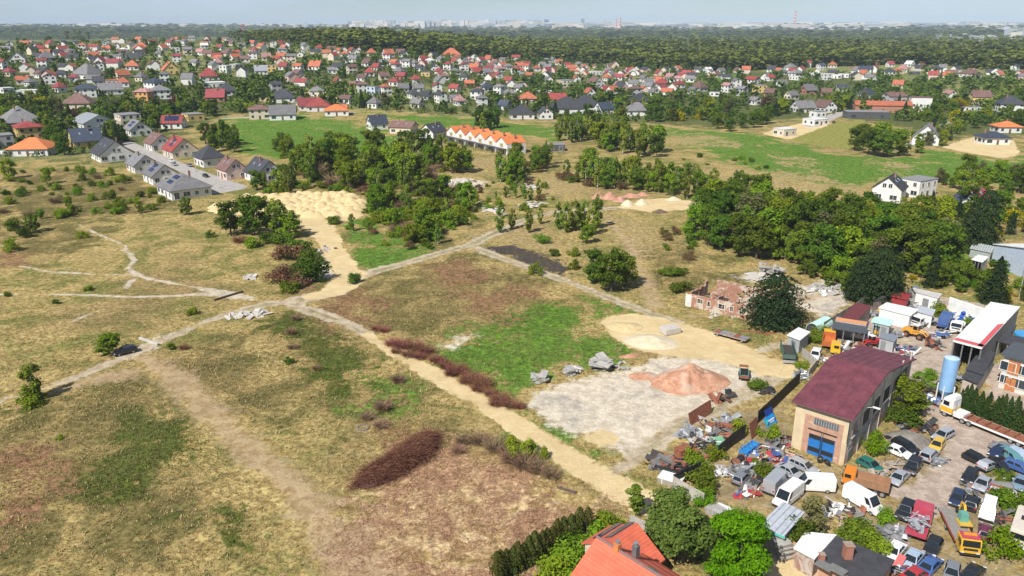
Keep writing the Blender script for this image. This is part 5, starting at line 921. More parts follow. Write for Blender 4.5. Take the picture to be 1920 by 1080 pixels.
def white_building():
    o, ro, q = shed('workshop_building', [(1788, 640), (1841, 654), (1911, 578), (1857, 569)], 5.0, M('workshop_wall', (.20, .19, .18), .8, dirt=.3), MW, 'long white-roofed workshop with red roof edge above the yard', 'workshop', open_front=True, th=.25)
    a, b_, c, d = [v.copy() for v in q]
    for (p0, p1, w) in ((a, b_, 1.2), (b_, c, .7)): 
        dd = p1 - p0; m = MB(); inn = Vector((-dd.y, dd.x, 0)).normalized(); m.add([(v.x, v.y, 5.36 - gz(o.location.x, o.location.y) + .02) for v in (p0, p0 + dd * (1 if w > 1 else .55), p0 + dd * (1 if w > 1 else .5) + inn * w, p0 + inn * w)] + [(v.x, v.y, 5.41) for v in (p0, p0 + dd * (1 if w > 1 else .55), p0 + dd * (1 if w > 1 else .5) + inn * w, p0 + inn * w)], [(0, 3, 2, 1), (4, 5, 6, 7), (0, 1, 5, 4), (1, 2, 6, 5), (2, 3, 7, 6), (3, 0, 4, 7)]); m.build('red_edge', MR, ro)
white_building()
shed('annex', [(1812, 692), (1842, 702), (1866, 664), (1840, 655)], 3.0, MG, MD, 'dark-roofed annex in front of the white-roofed workshop', 'shed'); shed('annex', [(1806, 708), (1832, 720), (1843, 703), (1815, 694)], 2.7, M('wall_pinkish', (.50, .40, .36), .9, dirt=.2), MD, 'low dark-roofed annex beside the blue silo', 'shed'); shed('garage', [(1872, 640), (1925, 654), (1938, 638), (1884, 628)], 3.0, M('garage_cream', (.5, .46, .4), .9, dirt=.2), MD, 'open double garage with dark roof at right', 'garage', open_front=True)
def right_house():
    o, ro, q = shed('house', [(1884, 665), (1945, 682), (1965, 660), (1905, 645)], 5.6, M('wall_offwhite', (.55, .52, .47), .9, dirt=.25, scale=.6), M('roof_slate', (.07, .08, .09), .7), 'two-storey off-white house with slate roof at right edge', 'house', over=.4)
    d = q[1] - q[0]; a = math.atan2(d.y, d.x); n = Vector((d.y, -d.x, 0)).normalized() * .05
    for f, z, k in ((.18, 4.0, 'wide'), (.15, 1.8, 'std'), (.6, 4.0, 'wide'), (.6, 1.7, 'wide')): p = q[0] + d * f + n; window(o, k, p.x, p.y, z, a, True)
    for f in (.36,): p = q[0] + d * f + n; MB().box((0, 0, 0), (1.6, .1, 2.2)).build('shutter', M('shutter_orange', (.45, .17, .06), .7), o, (p.x, p.y, 4.0), (0, 0, a)); MB().box((0, 0, 0), (1.4, .1, 2.1)).build('door', M('shutter_orange', (.45, .17, .06), .7), o, (p.x, p.y, 1.2), (0, 0, a))
right_house()
p = P(1922, 636); tag(MB().tube([(0, 0, 0), (0, 0, 1.1)], 1.9, 20).build('paddling_pool', M('pool_blue', (.05, .30, .60), .3), None, (p.x, p.y, p.z)), 'round blue paddling pool at the right edge', 'pool')
def silo():
    p = P(1768, 757); o = empty('silo', (p.x, p.y, p.z), .4, 'pale blue cylindrical steel silo on white legs beside the yard road', 'silo'); ht = h_at(p, 671) - p.z; bl = M('silo_blue', (.24, .43, .68), .45, var=.1, dirt=.15, scale=.8); r = 1.05; z1 = 2.4
    MB().tube([(0, 0, z1), (0, 0, ht)], r, 28).build('tank', bl, o, smooth=False); MB().tube([(0, 0, ht + .005), (0, 0, ht + .25)], [r * .98, r * .3], 24).build('lid', M('silo_lid', (.42, .56, .74), .5), o); MB().tube([(0, 0, z1 - .01), (0, 0, .9)], [r * .97, .2], 24).build('cone', bl, o)
    for i in range(4): a = i * 1.571 + .4; MB().tube([(math.cos(a) * r * 1.08, math.sin(a) * r * 1.08, -.1), (math.cos(a) * r * 1.08, math.sin(a) * r * 1.08, z1 + .8)], .1, 6).build('leg', MW, o)
    for z in np.linspace(z1 + .6, ht - .3, 5): MB().tube([(0, 0, z), (0, 0, z + .08)], r * 1.02, 28).build('hoop', bl, o)
    l = MB()
    for s in (-.2, .2): l.tube([(r * 1.12, s, z1), (r * 1.12, s, ht)], .03, 4)
    for z in np.linspace(z1, ht, 18): l.tube([(r * 1.12, -.2, z), (r * 1.12, .2, z)], .02, 4)
    l.build('ladder', STEEL, o)
silo()
# boxes, containers and sheds of the upper yard
shed('shed', [(1577, 600), (1603, 606), (1633, 575), (1603, 570)], 2.7, PLANK, M('roof_maroon_strip', (.20, .04, .045), .7, dirt=.2), 'low shed with ribbed maroon roof in the upper yard', ribs=8, ribm=M('rib_dark', (.06, .03, .03), .7)); shed('shed', [(1562, 616), (1622, 625), (1628, 604), (1568, 594)], 2.6, MG, M('roof_slate', (.07, .08, .09), .7), 'long slate-roofed shed with orange strip behind the dump truck', open_front=True); shed('roof_panel_stack', [(1567, 601), (1624, 610), (1626, 605), (1569, 596)], 2.95, MG, M('panel_orange', (.60, .27, .12), .7), 'orange sheet strip lying on the slate shed roof', 'roof sheet', over=.02)
shed('shed', [(1478, 629), (1500, 638), (1517, 624), (1497, 616)], 2.5, MG, MW, 'small white-roofed hut beside the green wagon', door=[(.5, .9, 1.9, 0)]); shed('container', [(1636, 604), (1668, 611), (1673, 601), (1641, 596)], 2.4, MG, M('roof_mint', (.46, .70, .64), .6, dirt=.15), 'grey container with mint green roof in the upper yard', 'container', door=[(.3, .9, 1.9, 0), (.7, .9, 1.9, 0)])
shed('container', [(1650, 578), (1706, 592), (1720, 581), (1664, 569)], 2.7, MW, MW, 'long white container with yellow arched front in the upper yard', 'container', door=[(.8, 1.0, 2, 1)]); shed('container', [(1672, 556), (1700, 562), (1706, 553), (1680, 547)], 2.6, M('container_red', (.28, .03, .035), .6, dirt=.2), M('container_red', (.28, .03, .035), .6, dirt=.2), 'dark red container at the back of the yard', 'container'); shed('box_trailer', [(1718, 548), (1758, 559), (1764, 552), (1712, 541)], 2.9, MW, M('roof_dirty_white', (.5, .48, .45), .7, dirt=.4), 'white box trailer at the back of the yard', 'trailer', door=[(.5, 1.2, 2.2, 0)]); shed('cabin', [(1650, 633), (1676, 640), (1683, 631), (1658, 626)], 2.4, MG, M('roof_bluegrey', (.20, .22, .26), .7), 'small blue-grey site cabin beside the red loader', 'cabin', door=[(.3, .8, 1.9, 0)]); shed('lean_to', [(1638, 566), (1662, 552), (1690, 545), (1666, 555)], 2.2, PLANK, MD, 'dark lean-to along the yard\'s back fence', 'shed')
shed('white_wall', [(1780, 560), (1845, 582), (1847, 580), (1782, 558)], 2.6, MW, MW, 'white panel wall closing the back of the yard', 'wall', over=.02); shed('container', [(1720, 584), (1748, 592), (1752, 582), (1728, 576)], 2.5, MW, M('roof_greyblue', (.42, .45, .50), .6, dirt=.2), 'pale container behind the white lorry', 'container')
def arch_hut(px, py, L, r, mat, label, dx, dy):
    p = P(px, py); o = empty('barrel_roof_hut', (p.x, p.y, p.z), heading(px, py, dx, dy), label, 'hut'); b = MB(); n = 10; out = [(math.cos(math.pi * i / n) * r, .5 + math.sin(math.pi * i / n) * r) for i in range(n + 1)]; inn = [(x * .93, .5 + (z - .5) * .93) for x, z in out[::-1]]; b.prism(out + inn, -L / 2, L / 2, 'x'); b.build('roof', mat, o); MB().box((0, -r * .96, .24), (L, .1, .5)).box((0, r * .96, .24), (L, .1, .5)).build('wall', CONC, o); MB().box((L / 2 - .2, 0, .8), (.08, r * 1.7, 1.5)).build('end_panel', MD, o)
arch_hut(1536, 616, 5.5, 1.3, M('roof_mint', (.46, .70, .64), .6, dirt=.15), 'mint green barrel-roofed hut by the yard fence', -20, 10)
for px, py, r, l, m, lb in ((1712, 556, 1.0, 3.2, STEEL, 'steel tank at the back of the yard'), (1727, 562, .95, 3.0, M('tank_brown', (.22, .19, .14), .7, dirt=.3), 'brown barrel tank beside the white box trailer'), (1684, 606, 1.2, 2.2, M('mixer_beige', (.4, .33, .26), .7, dirt=.3), 'beige mixer drum in front of the white container')):
    p = P(px, py); o = empty('tank', (p.x, p.y, p.z), heading(px, py, 10, -10), lb, 'tank'); MB().tube([(-l / 2, 0, r + .2), (-l / 2 + .25, 0, r + .2), (l / 2 - .25, 0, r + .2), (l / 2, 0, r + .2)], [r * .6, r, r, r * .6], 16).build('shell', m, o); [MB().box((q, 0, .3), (.25, r * 1.5, .6)).build('saddle', BLACK, o) for q in (-l / 3, l / 3)]
for px, py, m, lb in ((1658, 592, 0, 'left'), (1682, 598, 0, 'right')):
    p = P(px, py); o = empty('yellow_arch', (p.x, p.y, p.z), heading(px, py, 10, 3), f'{lb} yellow rounded booth front at the white container', 'booth'); MB().tube([(0, -.5, 1.2), (0, .1, 1.2)], 1.15, 18).build('shell', M('booth_yellow', (.68, .38, .02), .5), o); MB().tube([(0, -.52, 1.2), (0, -.56, 1.2)], .6, 16).build('window', PANE, o)
# pale blue shed, canopy and greenhouse at the right edge
def blue_shed():
    A = P(1858, 492); B = P(1935, 530); d = B - A; ang = math.atan2(d.y, d.x); o = empty('storage_hall', (A.x, A.y, A.z - .1), ang, 'large pale blue storage hall with white roof at right edge', 'storage hall'); L = d.length * 1.5; W = 16; h = 4.6; b = MB(); b.prism([(0, 0), (L, 0), (L, h), (L / 2, h + 2.2), (0, h)], 0, W, 'y'); b.build('wall', LBL, o); r = MB(); r.prism([(-.3, h - .06), (L / 2, h + 2.24), (L + .3, h - .06), (L + .3, h + .1), (L / 2, h + 2.42), (-.3, h + .1)], -.3, W + .3, 'y'); r.build('roof', MW, o); MB().box((L * .52, -.04, 2.0), (.12, .06, 4)).build('seam', M('seam_dark', (.15, .17, .2), .7), o); MB().box((L * .75, -.05, 1.9), (3.6, .08, 3.6)).build('gate', M('gate_blue', (.36, .44, .57), .6), o)
blue_shed()
shed('canopy', [(1823, 487), (1842, 492), (1852, 483), (1834, 479)], 2.6, MG, MW, 'small white canopy shed beside the pale blue hall', open_front=True); shed('greenhouse', [(1820, 466), (1858, 474), (1863, 463), (1826, 456)], 2.2, M('greenhouse_glass', (.30, .34, .34), .2), M('greenhouse_roof', (.36, .40, .40), .2), 'long glass greenhouse above the white canopy', 'greenhouse', ribs=9, ribm=FRAME)
# lower yard sheds
shed('shed', [(1426, 986), (1470, 1004), (1505, 964), (1468, 945)], 2.9, PLANK, M('roof_greyblue', (.42, .45, .50), .6, dirt=.2), 'grey sheet-roofed shed with teal edge in the lower yard', ribs=4, ribm=M('rib_grey', (.3, .32, .35), .6))
a = P(1425, 987, 2.9); b_ = P(1471, 1006, 2.9); d = b_ - a; tag(MB().box((0, 0, 0), (d.length, .1, .3)).build('eaves_board', TEAL, None, ((a.x + b_.x) / 2, (a.y + b_.y) / 2 - .18, 2.85), (0, 0, math.atan2(d.y, d.x))), 'teal board along the grey shed\'s front eaves', 'board')
shed('shed', [(1492, 1028), (1527, 1047), (1565, 1006), (1512, 1002)], 2.5, BRICKD, MW, 'white-roofed brick shed below the olive tree')
def tar_roof():
    o, ro, q = shed('brick_outbuilding', [(1535, 1052), (1640, 1100), (1672, 1052), (1569, 1010)], 2.6, BRICKP, MD, 'brick outbuilding with black tar roof and two chimneys', 'outbuilding'); x0, y0 = o.location.x, o.location.y
    for px, py, h, s in ((1588, 1046, 1.7, .8), (1540, 1052, .9, .5)): p = P(px, py, 2.7); MB().box((0, 0, h / 2), (s, s, h)).box((0, 0, h + .06), (s * 1.2, s * 1.2, .12)).build('chimney', brickmat('brick_stack', (.42, .15, .09), (.36, .12, .07), (.3, .25, .2)), ro, (p.x - x0, p.y - y0, 2.65))
    for i, (px, py) in enumerate(((1546, 1062), (1570, 1070))): p = P(px, py, 2.8); MB().box((0, 0, 0), (1.2, 1.7, .06)).build('roof_sheet', M('sheet_grey', (.16, .16, .155), .85), ro, (p.x - x0, p.y - y0, 2.95 + .03 * i), (0, 0, .7))
tar_roof()
a = P(1483, 1046); b_ = P(1590, 1092); d = b_ - a; ob = wall_openings(d.length, 2.4, .3, [], .3, 2).build('garden_wall', BRICKP, None, (a.x, a.y, a.z - .1), (0, 0, math.atan2(d.y, d.x))); tag(ob, 'weathered brick wall along the sand road below the white-roofed shed', 'wall')
# stacked precast fence panels beside the sand road
def panels(px0, py0, px1, py1, n, label):
    a = P(px0, py0); b_ = P(px1, py1); d = b_ - a; o = empty('panel_stack', ((a.x + b_.x) / 2, (a.y + b_.y) / 2, a.z), math.atan2(d.y, d.x), label, 'panel stack'); g = random.Random(3); me = MB().box((0, 0, 0), (d.length, 1.6, .16)).mesh('panel', CONC)
    for i in range(n): link('panel', me, o, (g.uniform(-.15, .15), g.uniform(-.12, .12) - i * .05, .15 + i * .24), (0, 0, g.uniform(-.02, .02)))
panels(1450, 1022, 1478, 1052, 9, 'tall stack of grey precast panels beside the lime tree'); panels(1330, 958, 1356, 972, 4, 'low stack of pale precast panels by the concrete fence')
# ------------------------------------------------------------------ red-roofed house in the foreground
def red_house():
    zr = 7.6; a = P(1119, 1005, zr); b_ = P(1250, 1087, zr); d = (b_ - a); d.z = 0; ang = math.atan2(d.y, d.x); L = 13.5; n = Vector((-math.sin(ang), math.cos(ang), 0)); u = d.normalized(); hw = 5.2; he = 3.6; o = empty('red_roofed_house', (a.x, a.y, gz(a.x, a.y) - .1), ang, 'house with bright red tiled roof and two chimneys in the foreground', 'house')
    tile = roofmat('tile_bright_red', (.55, .12, .065), var=.14); wallm = WALL['c']; b = MB(); b.prism([(-hw, 0), (hw, 0), (hw, he), (0, zr - .25), (-hw, he)], .5, L - .5, 'x'); b.build('wall', wallm, o)
    k = (zr - he - .25) / hw; ov = .6; rows = 18
    for s, nm in ((-1, 'roof'), (1, 'roof')):
        r = MB(); x0 = 0 if s < 0 else 1.6
        for i in range(rows):
            q0 = (hw + ov) * i / rows; q1 = (hw + ov) * (i + 1) / rows; z0 = zr - k * q0 + .02; z1 = zr - k * q1 + .07; r.add([(x0, s * q0, z0), (L, s * q0, z0), (L, s * q1, z1), (x0, s * q1, z1), (x0, s * q0, z0 - .22), (L, s * q0, z0 - .22), (L, s * q1, z1 - .24), (x0, s * q1, z1 - .24)], [(0, 1, 2, 3), (7, 6, 5, 4), (0, 4, 5, 1), (1, 5, 6, 2), (2, 6, 7, 3), (3, 7, 4, 0)])
        ro = r.build(nm, tile, o)
    MB().tube([(0, 0, zr + .03), (L, 0, zr + .03)], .15, 8).build('ridge_cap', M('ridge_grey', (.20, .13, .12), .8), o)
    p1 = P(1157, 1044, zr - .9); p2 = P(1192, 1034, zr - .4)
    for p, m, hh in ((p1, M('flue_brick', (.55, .20, .06), .8), 1.2), (p2, M('flue_grey', (.14, .135, .14), .7), 1.9)):
        v = Vector((p.x - a.x, p.y - a.y, 0)); x = v.dot(u); y = v.dot(n); c = MB().box((0, 0, 0), (.55, .55, hh)).build('chimney', m, o, (x, y, zr - .5 + hh / 2 - k * abs(y))); MB().tube([(0, 0, hh / 2), (0, 0, hh / 2 + .35)], [.2, .24], 10).build('chimney_cap', STEEL, c)
    for x, y in ((3.6, -3.6),): link('skylight', SKYL, o, (x, y, zr - k * abs(y) + .14), (math.atan(k), 0, 0))
    link('skylight', SKYL, o, (6.4, .5, zr - k * .5 + .12), (-math.atan(k), 0, 0))
    # rear wing with solar panels
    p = P(1178, 994, 5.0); v = Vector((p.x - a.x, p.y - a.y, 0)); x, y = v.dot(u), v.dot(n)
    w = MB(); w.prism([(x - 3.4, 0), (x + 3.4, 0), (x + 3.4, 2.9), (x, 5.0), (x - 3.4, 2.9)], hw - 2.2, y + 1.2, 'y'); w.build('wall', wallm, o); r = MB(); r.prism([(x - 3.8, 2.7), (x, 5.05), (x + 3.8, 2.7), (x + 3.8, 2.9), (x, 5.25), (x - 3.8, 2.9)], hw - 2.4, y + 1.5, 'y'); ro = r.build('wing_roof', tile, o)
    kk = math.atan2(2.35, 3.8)
    for i in range(3):
        for j in range(2): link('solar_panel', PANEL, ro, (x - .95 - 1.62 * j, y + .9 - i * 1.08, 5.33 - (.95 + 1.62 * j) * math.tan(kk)), (0, -kk, 0)).rotation_euler = (0, -kk, 0)
    for sx in (2.5, 5.5, 8.5): window(o, 'std', sx, -hw - .02, 1.7, 0, True)
    for q in (-1.6, 1.6): window(o, 'std', .46, q, 1.8, -math.pi / 2, True)
    HOUSES.append((a.x, a.y, 10))
red_house()
# ------------------------------------------------------------------ fences
def fence(pts, h, kind, label, step=2.5):
    W = [P(*p) for p in pts]; c = W[0]; o = empty(kind + '_fence', (c.x, c.y, 0), 0, label, 'fence'); pm = MB().box((0, 0, h / 2), (.12, .12, h + .1)).mesh('post', CONC if kind == 'concrete' else BLACK)
    for a, b_ in zip(W[:-1], W[1:]):
        d = b_ - a; n = max(1, round(d.length / step)); w = d.length / n; ang = math.atan2(d.y, d.x)
        if kind == 'concrete': me = MB().box((0, 0, h * .25), (w - .16, .07, h * .48)).box((0, 0, h * .75), (w - .16, .09, h * .49)).mesh('panel', M('fence_concrete', (.40, .37, .33), .9, dirt=.25))
        elif kind == 'board': me = MB().box((0, 0, h / 2), (w - .14, .06, h - .05)).mesh('panel', PLANK)
        else:
            m = MB(); m.box((0, 0, h * .5), (w - .14, .015, h - .1))
            for z in (.15, h * .5, h - .1): m.box((0, 0, z), (w - .13, .06, .06))
            for i in range(5): m.box(((i / 4 - .5) * (w - .2), 0, h / 2), (.06, .07, h - .1))
            me = m.mesh('panel', BLACK)
        for i in range(n + 1): q = a + d * (i / n); link('post', pm, o, (q.x - c.x, q.y - c.y, gz(q.x, q.y) - .05), (0, 0, ang))
        for i in range(n): q = a + d * ((i + .5) / n); link('panel', me, o, (q.x - c.x, q.y - c.y, gz(q.x, q.y)), (0, 0, ang))
fence([(1498, 720), (1455, 762), (1420, 795)], 2.2, 'metal', 'black sheet metal fence left of the hall'); fence([(1395, 822), (1372, 838), (1345, 862)], 2.2, 'metal', 'black sheet metal fence amid the scrap piles'); fence([(1312, 890), (1285, 904), (1262, 915)], 2.0, 'metal', 'black sheet metal fence end near the sand road'); fence([(1262, 918), (1290, 935), (1318, 950)], 1.9, 'concrete', 'grey concrete panel fence along the sand road'); fence([(1395, 993), (1440, 1015), (1480, 1036)], 1.9, 'concrete', 'grey concrete panel fence beside the lime tree'); fence([(1544, 620), (1600, 585), (1665, 543)], 1.8, 'board', 'weathered board fence along the yard\'s left side', 3); fence([(1503, 668), (1530, 690), (1515, 710)], 1.6, 'concrete', 'pale concrete panel fence behind the hall'); fence([(1180, 988), (1215, 1002), (1240, 1014)], 1.6, 'concrete', 'low concrete fence behind the red-roofed house')
# ================================================================== vehicles and scrap
TYRE = M('tyre', (.018, .018, .02), .9); RIM = M('rim', (.42, .43, .45), .35, .6); CGL = glass('car_glass', (.012, .016, .02), .05); LAMP = M('lamp_glass', (.62, .64, .66), .15); TAIL = M('tail_lamp', (.42, .02, .02), .25); PLASTIC = M('black_plastic', (.025, .025, .027), .65); SCREEN_W = glass('windscreen_pale', (.10, .14, .16), .05)
def paint(name, col, met=.0, rough=.38, dirt=.28): return M('paint_' + name, col, rough, met, var=.05, dirt=dirt, scale=1.2, coat=.5, dirtcol=(.28, .24, .19))
PC = {'black': paint('black', (.012, .013, .016), dirt=.04), 'white': paint('white', (.72, .72, .71)), 'silver': paint('silver', (.44, .46, .49), .35), 'grey': paint('grey', (.24, .25, .27), .3), 'navy': paint('navy', (.016, .026, .065), dirt=.06), 'blue': paint('blue', (.05, .11, .30)), 'steelblue': paint('steelblue', (.19, .28, .36), .2), 'teal': paint('teal', (.10, .26, .27)), 'green': paint('green', (.015, .14, .11)), 'red': paint('red', (.38, .03, .03)), 'maroon': paint('maroon', (.13, .015, .045)), 'yellow': paint('yellow', (.58, .38, .05)), 'orange': paint('orange', (.66, .21, .02)), 'pinkred': paint('pinkred', (.42, .055, .09)), 'cream': paint('cream', (.62, .55, .46)), 'lightblue': paint('lightblue', (.40, .50, .62), .2), 'amber': paint('amber', (.70, .40, .02)), 'mint': paint('mint', (.12, .34, .28)), 'loader': paint('loader', (.62, .30, .035), dirt=.3)}
CT = {  # side profile of the lower body, cabin (x rear belt, x rear roof, x front roof, x front belt), belt z, roof z, width, wheel x, wheel r
 'sedan': ([(-2.2, .32), (-2.22, .72), (-2.12, .92), (-1.35, .97), (.95, .93), (1.95, .76), (2.2, .60), (2.22, .32)], (-1.75, -.95, .35, 1.15), .94, 1.42, 1.76, (-1.32, 1.38), .31),
 'hatch': ([(-1.92, .32), (-1.95, .80), (-1.85, .98), (.9, .94), (1.75, .78), (1.95, .6), (1.95, .32)], (-1.86, -1.5, .25, 1.05), .95, 1.47, 1.70, (-1.2, 1.22), .30),
 'wagon': ([(-2.25, .32), (-2.28, .80), (-2.2, .96), (.95, .94), (1.95, .77), (2.2, .6), (2.22, .32)], (-2.2, -1.85, .3, 1.15), .95, 1.47, 1.76, (-1.35, 1.38), .31),
 'suv': ([(-2.1, .42), (-2.14, .95), (-2.06, 1.12), (.85, 1.1), (1.9, .98), (2.1, .8), (2.12, .42)], (-2.06, -1.85, .35, .95), 1.11, 1.74, 1.82, (-1.28, 1.32), .37),
 'van': ([(-2.85, .38), (-2.88, 1.25), (1.75, 1.25), (2.45, 1.02), (2.75, .8), (2.78, .38)], (-2.86, -2.84, 1.15, 2.0), 1.24, 2.42, 1.98, (-1.75, 1.85), .35),
 'minivan': ([(-2.3, .36), (-2.34, 1.0), (1.3, 1.02), (2.1, .85), (2.3, .65), (2.32, .36)], (-2.3, -2.2, .75, 1.5), 1.02, 1.95, 1.85, (-1.4, 1.45), .33)}
_vm = {}
def cabin_corners(c, bz, rz, w, nar):
    yb, yr = w / 2 * .965, w / 2 * nar; x0, x1, x2, x3 = c
    return [Vector(v) for v in ((x0, -yb, bz), (x3, -yb, bz), (x3 - .12, yb, bz) if 0 else (x3, yb, bz), (x0, yb, bz), (x1, -yr, rz), (x2, -yr, rz), (x2, yr, rz), (x1, yr, rz))]
def pane_mesh(name, quad, inset, mat, off=.012):
    c = sum(quad, Vector()) / 4; n = (quad[1] - quad[0]).cross(quad[3] - quad[0]).normalized(); q = [c + (v - c) * inset for v in quad]; b = MB(); b.add([v + n * off for v in q] + [v - n * .02 for v in q], [(0, 1, 2, 3), (7, 6, 5, 4), (0, 4, 5, 1), (1, 5, 6, 2), (2, 6, 7, 3), (3, 7, 4, 0)]); return b.mesh(name, mat)
def car_meshes(t, col):
    key = (t, col)
    if key in _vm: return _vm[key]
    prof, c, bz, rz, w, wx, wr = CT[t]; nar = .90 if t in ('van',) else (.80 if t in ('minivan', 'suv') else .73); b = MB(); n = len(prof); H = w / 2
    # lower body: side profile swept across, tucked in at sill and shoulder
    sec = [(-1, .93, 0), (-.93, 1, 0), (.93, 1, 0), (1, .93, 0)]; vs = []
    cz = sum(p[1] for p in prof) / n
    for yy, sc, _ in sec: vs += [(p[0] * (.985 if abs(yy) == 1 else 1), yy * H, cz + (p[1] - cz) * sc) for p in prof]
    fs = [tuple(range(n)), tuple(range(4 * n - 1, 3 * n - 1, -1))]
    for k in range(3): fs += [(k * n + i, (k + 1) * n + i, (k + 1) * n + (i + 1) % n, k * n + (i + 1) % n) for i in range(n)]
    b.add(vs, fs); q = cabin_corners(c, bz - .03, rz, w, nar); b.add(q, [(4, 5, 6, 7), (0, 1, 5, 4), (1, 2, 6, 5), (2, 3, 7, 6), (3, 0, 4, 7), (0, 3, 2, 1)]); me = b.mesh('body', PC[col])
    bm = bmesh.new(); bm.from_mesh(me); bmesh.ops.bevel(bm, geom=[e for e in bm.edges if len(e.link_faces) == 2 and e.calc_face_angle(0) > .35], offset=.05, segments=2, affect='EDGES', clamp_overlap=True); bm.to_mesh(me); bm.free(); me.polygons.foreach_set('use_smooth', [True] * len(me.polygons)); me.set_sharp_from_angle(angle=R(32))
    g = {}; g['body'] = me; g['windscreen'] = pane_mesh('windscreen', [q[1], q[2], q[6], q[5]], .88, CGL)
    if t != 'van': g['rear_window'] = pane_mesh('rear_window', [q[3], q[0], q[4], q[7]], .80, CGL)
    def lerp(a, b_, f): return a + (b_ - a) * f
    def side(s, f0, f1):
        A, B, C_, D = (q[0], q[1], q[5], q[4]) if s < 0 else (q[3], q[2], q[6], q[7]); Q = [lerp(A, B, f0), lerp(A, B, f1), lerp(D, C_, f1), lerp(D, C_, f0)]; Q = [lerp(Q[0], Q[3], .1), lerp(Q[1], Q[2], .1), lerp(Q[1], Q[2], .85), lerp(Q[0], Q[3], .85)]
        return pane_mesh('side_window', Q if s < 0 else Q[::-1], .93, CGL)
    cuts = {'van': [(.80, .96)], 'sedan': [(.12, .5), (.52, .90)], 'hatch': [(.1, .5), (.52, .92)], 'wagon': [(.05, .32), (.34, .62), (.64, .93)], 'suv': [(.05, .34), (.36, .64), (.66, .95)], 'minivan': [(.05, .34), (.36, .62), (.64, .92)]}[t]
    g['side'] = [side(s, *f) for s in (-1, 1) for f in cuts]; _vm[key] = g; return g
def wheel_mesh(r, w=.2):
    k = ('w', round(r, 2), w)
    if k not in _vm: _vm[k] = (MB().tube([(0, -w / 2, 0), (0, -w / 2 + .03, 0), (0, w / 2 - .03, 0), (0, w / 2, 0)], [r * .9, r, r, r * .9], 16).mesh('wheel', TYRE), MB().tube([(0, -w / 2 - .012, 0), (0, w / 2 + .012, 0)], r * .6, 12).mesh('rim', RIM))
    return _vm[k]
def wheels(o, xs, y, r, w=.2):
    t, h = wheel_mesh(r, w)
    for x in xs:
        for s in (-1, 1): k = link('wheel', t, o, (x, s * y, r)); link('rim', h, k)
LAMPM = MB().box((0, 0, 0), (.12, .36, .16)).mesh('headlight', LAMP); TAILM = MB().box((0, 0, 0), (.08, .26, .22)).mesh('tail_light', TAIL); BUMP = {}
def car(px, py, dx, dy, t, col, label, group='wrecked and parked cars of the scrapyard', tilt=(0, 0), z=0, strip=(), cat='car', name=None):
    p = P(px, py); o = empty(name or {'van': 'panel_van'}.get(t, 'car'), (p.x, p.y, p.z + z), heading(px, py, dx, dy), label, cat, group); o.rotation_euler = (tilt[0], tilt[1], o.rotation_euler[2]); o.scale = (.86, .86, .86); g = car_meshes(t, col); prof, c, bz, rz, w, wx, wr = CT[t]
    link('body', g['body'], o); 
    if 'glass' not in strip:
        link('windscreen', g['windscreen'], o)
        if 'rear_window' in g: link('rear_window', g['rear_window'], o)
    for m in g['side']: link('side_window', m, o)
    if 'wheels' not in strip: wheels(o, wx, w / 2 - .09, wr)
    fx = max(q[0] for q in prof); rx = min(q[0] for q in prof)
    for s in (-1, 1): link('headlight', LAMPM, o, (fx - .06, s * w * .36, .66 if t != 'van' else .85)); link('tail_light', TAILM, o, (rx + .02, s * w * .38, .82 if t not in ('van', 'suv') else 1.05))
    if t not in BUMP: BUMP[t] = [MB().box((0, 0, 0), (.14, w * .94, .2)).mesh('bumper', PLASTIC), MB().box((0, 0, 0), (.16, .1, .14)).mesh('mirror', PLASTIC)]
    link('bumper', BUMP[t][0], o, (fx - .01, 0, prof[0][1] + .10)); link('bumper', BUMP[t][0], o, (rx + .01, 0, prof[0][1] + .12))
    for s in (-1, 1): link('mirror', BUMP[t][1], o, (c[3] - .35, s * (w / 2 + .06), bz + .06))
    return o
car(235, 663, -26, 7, 'wagon', 'black', 'black car parked on the dirt track in the dry meadow', 'parked cars')
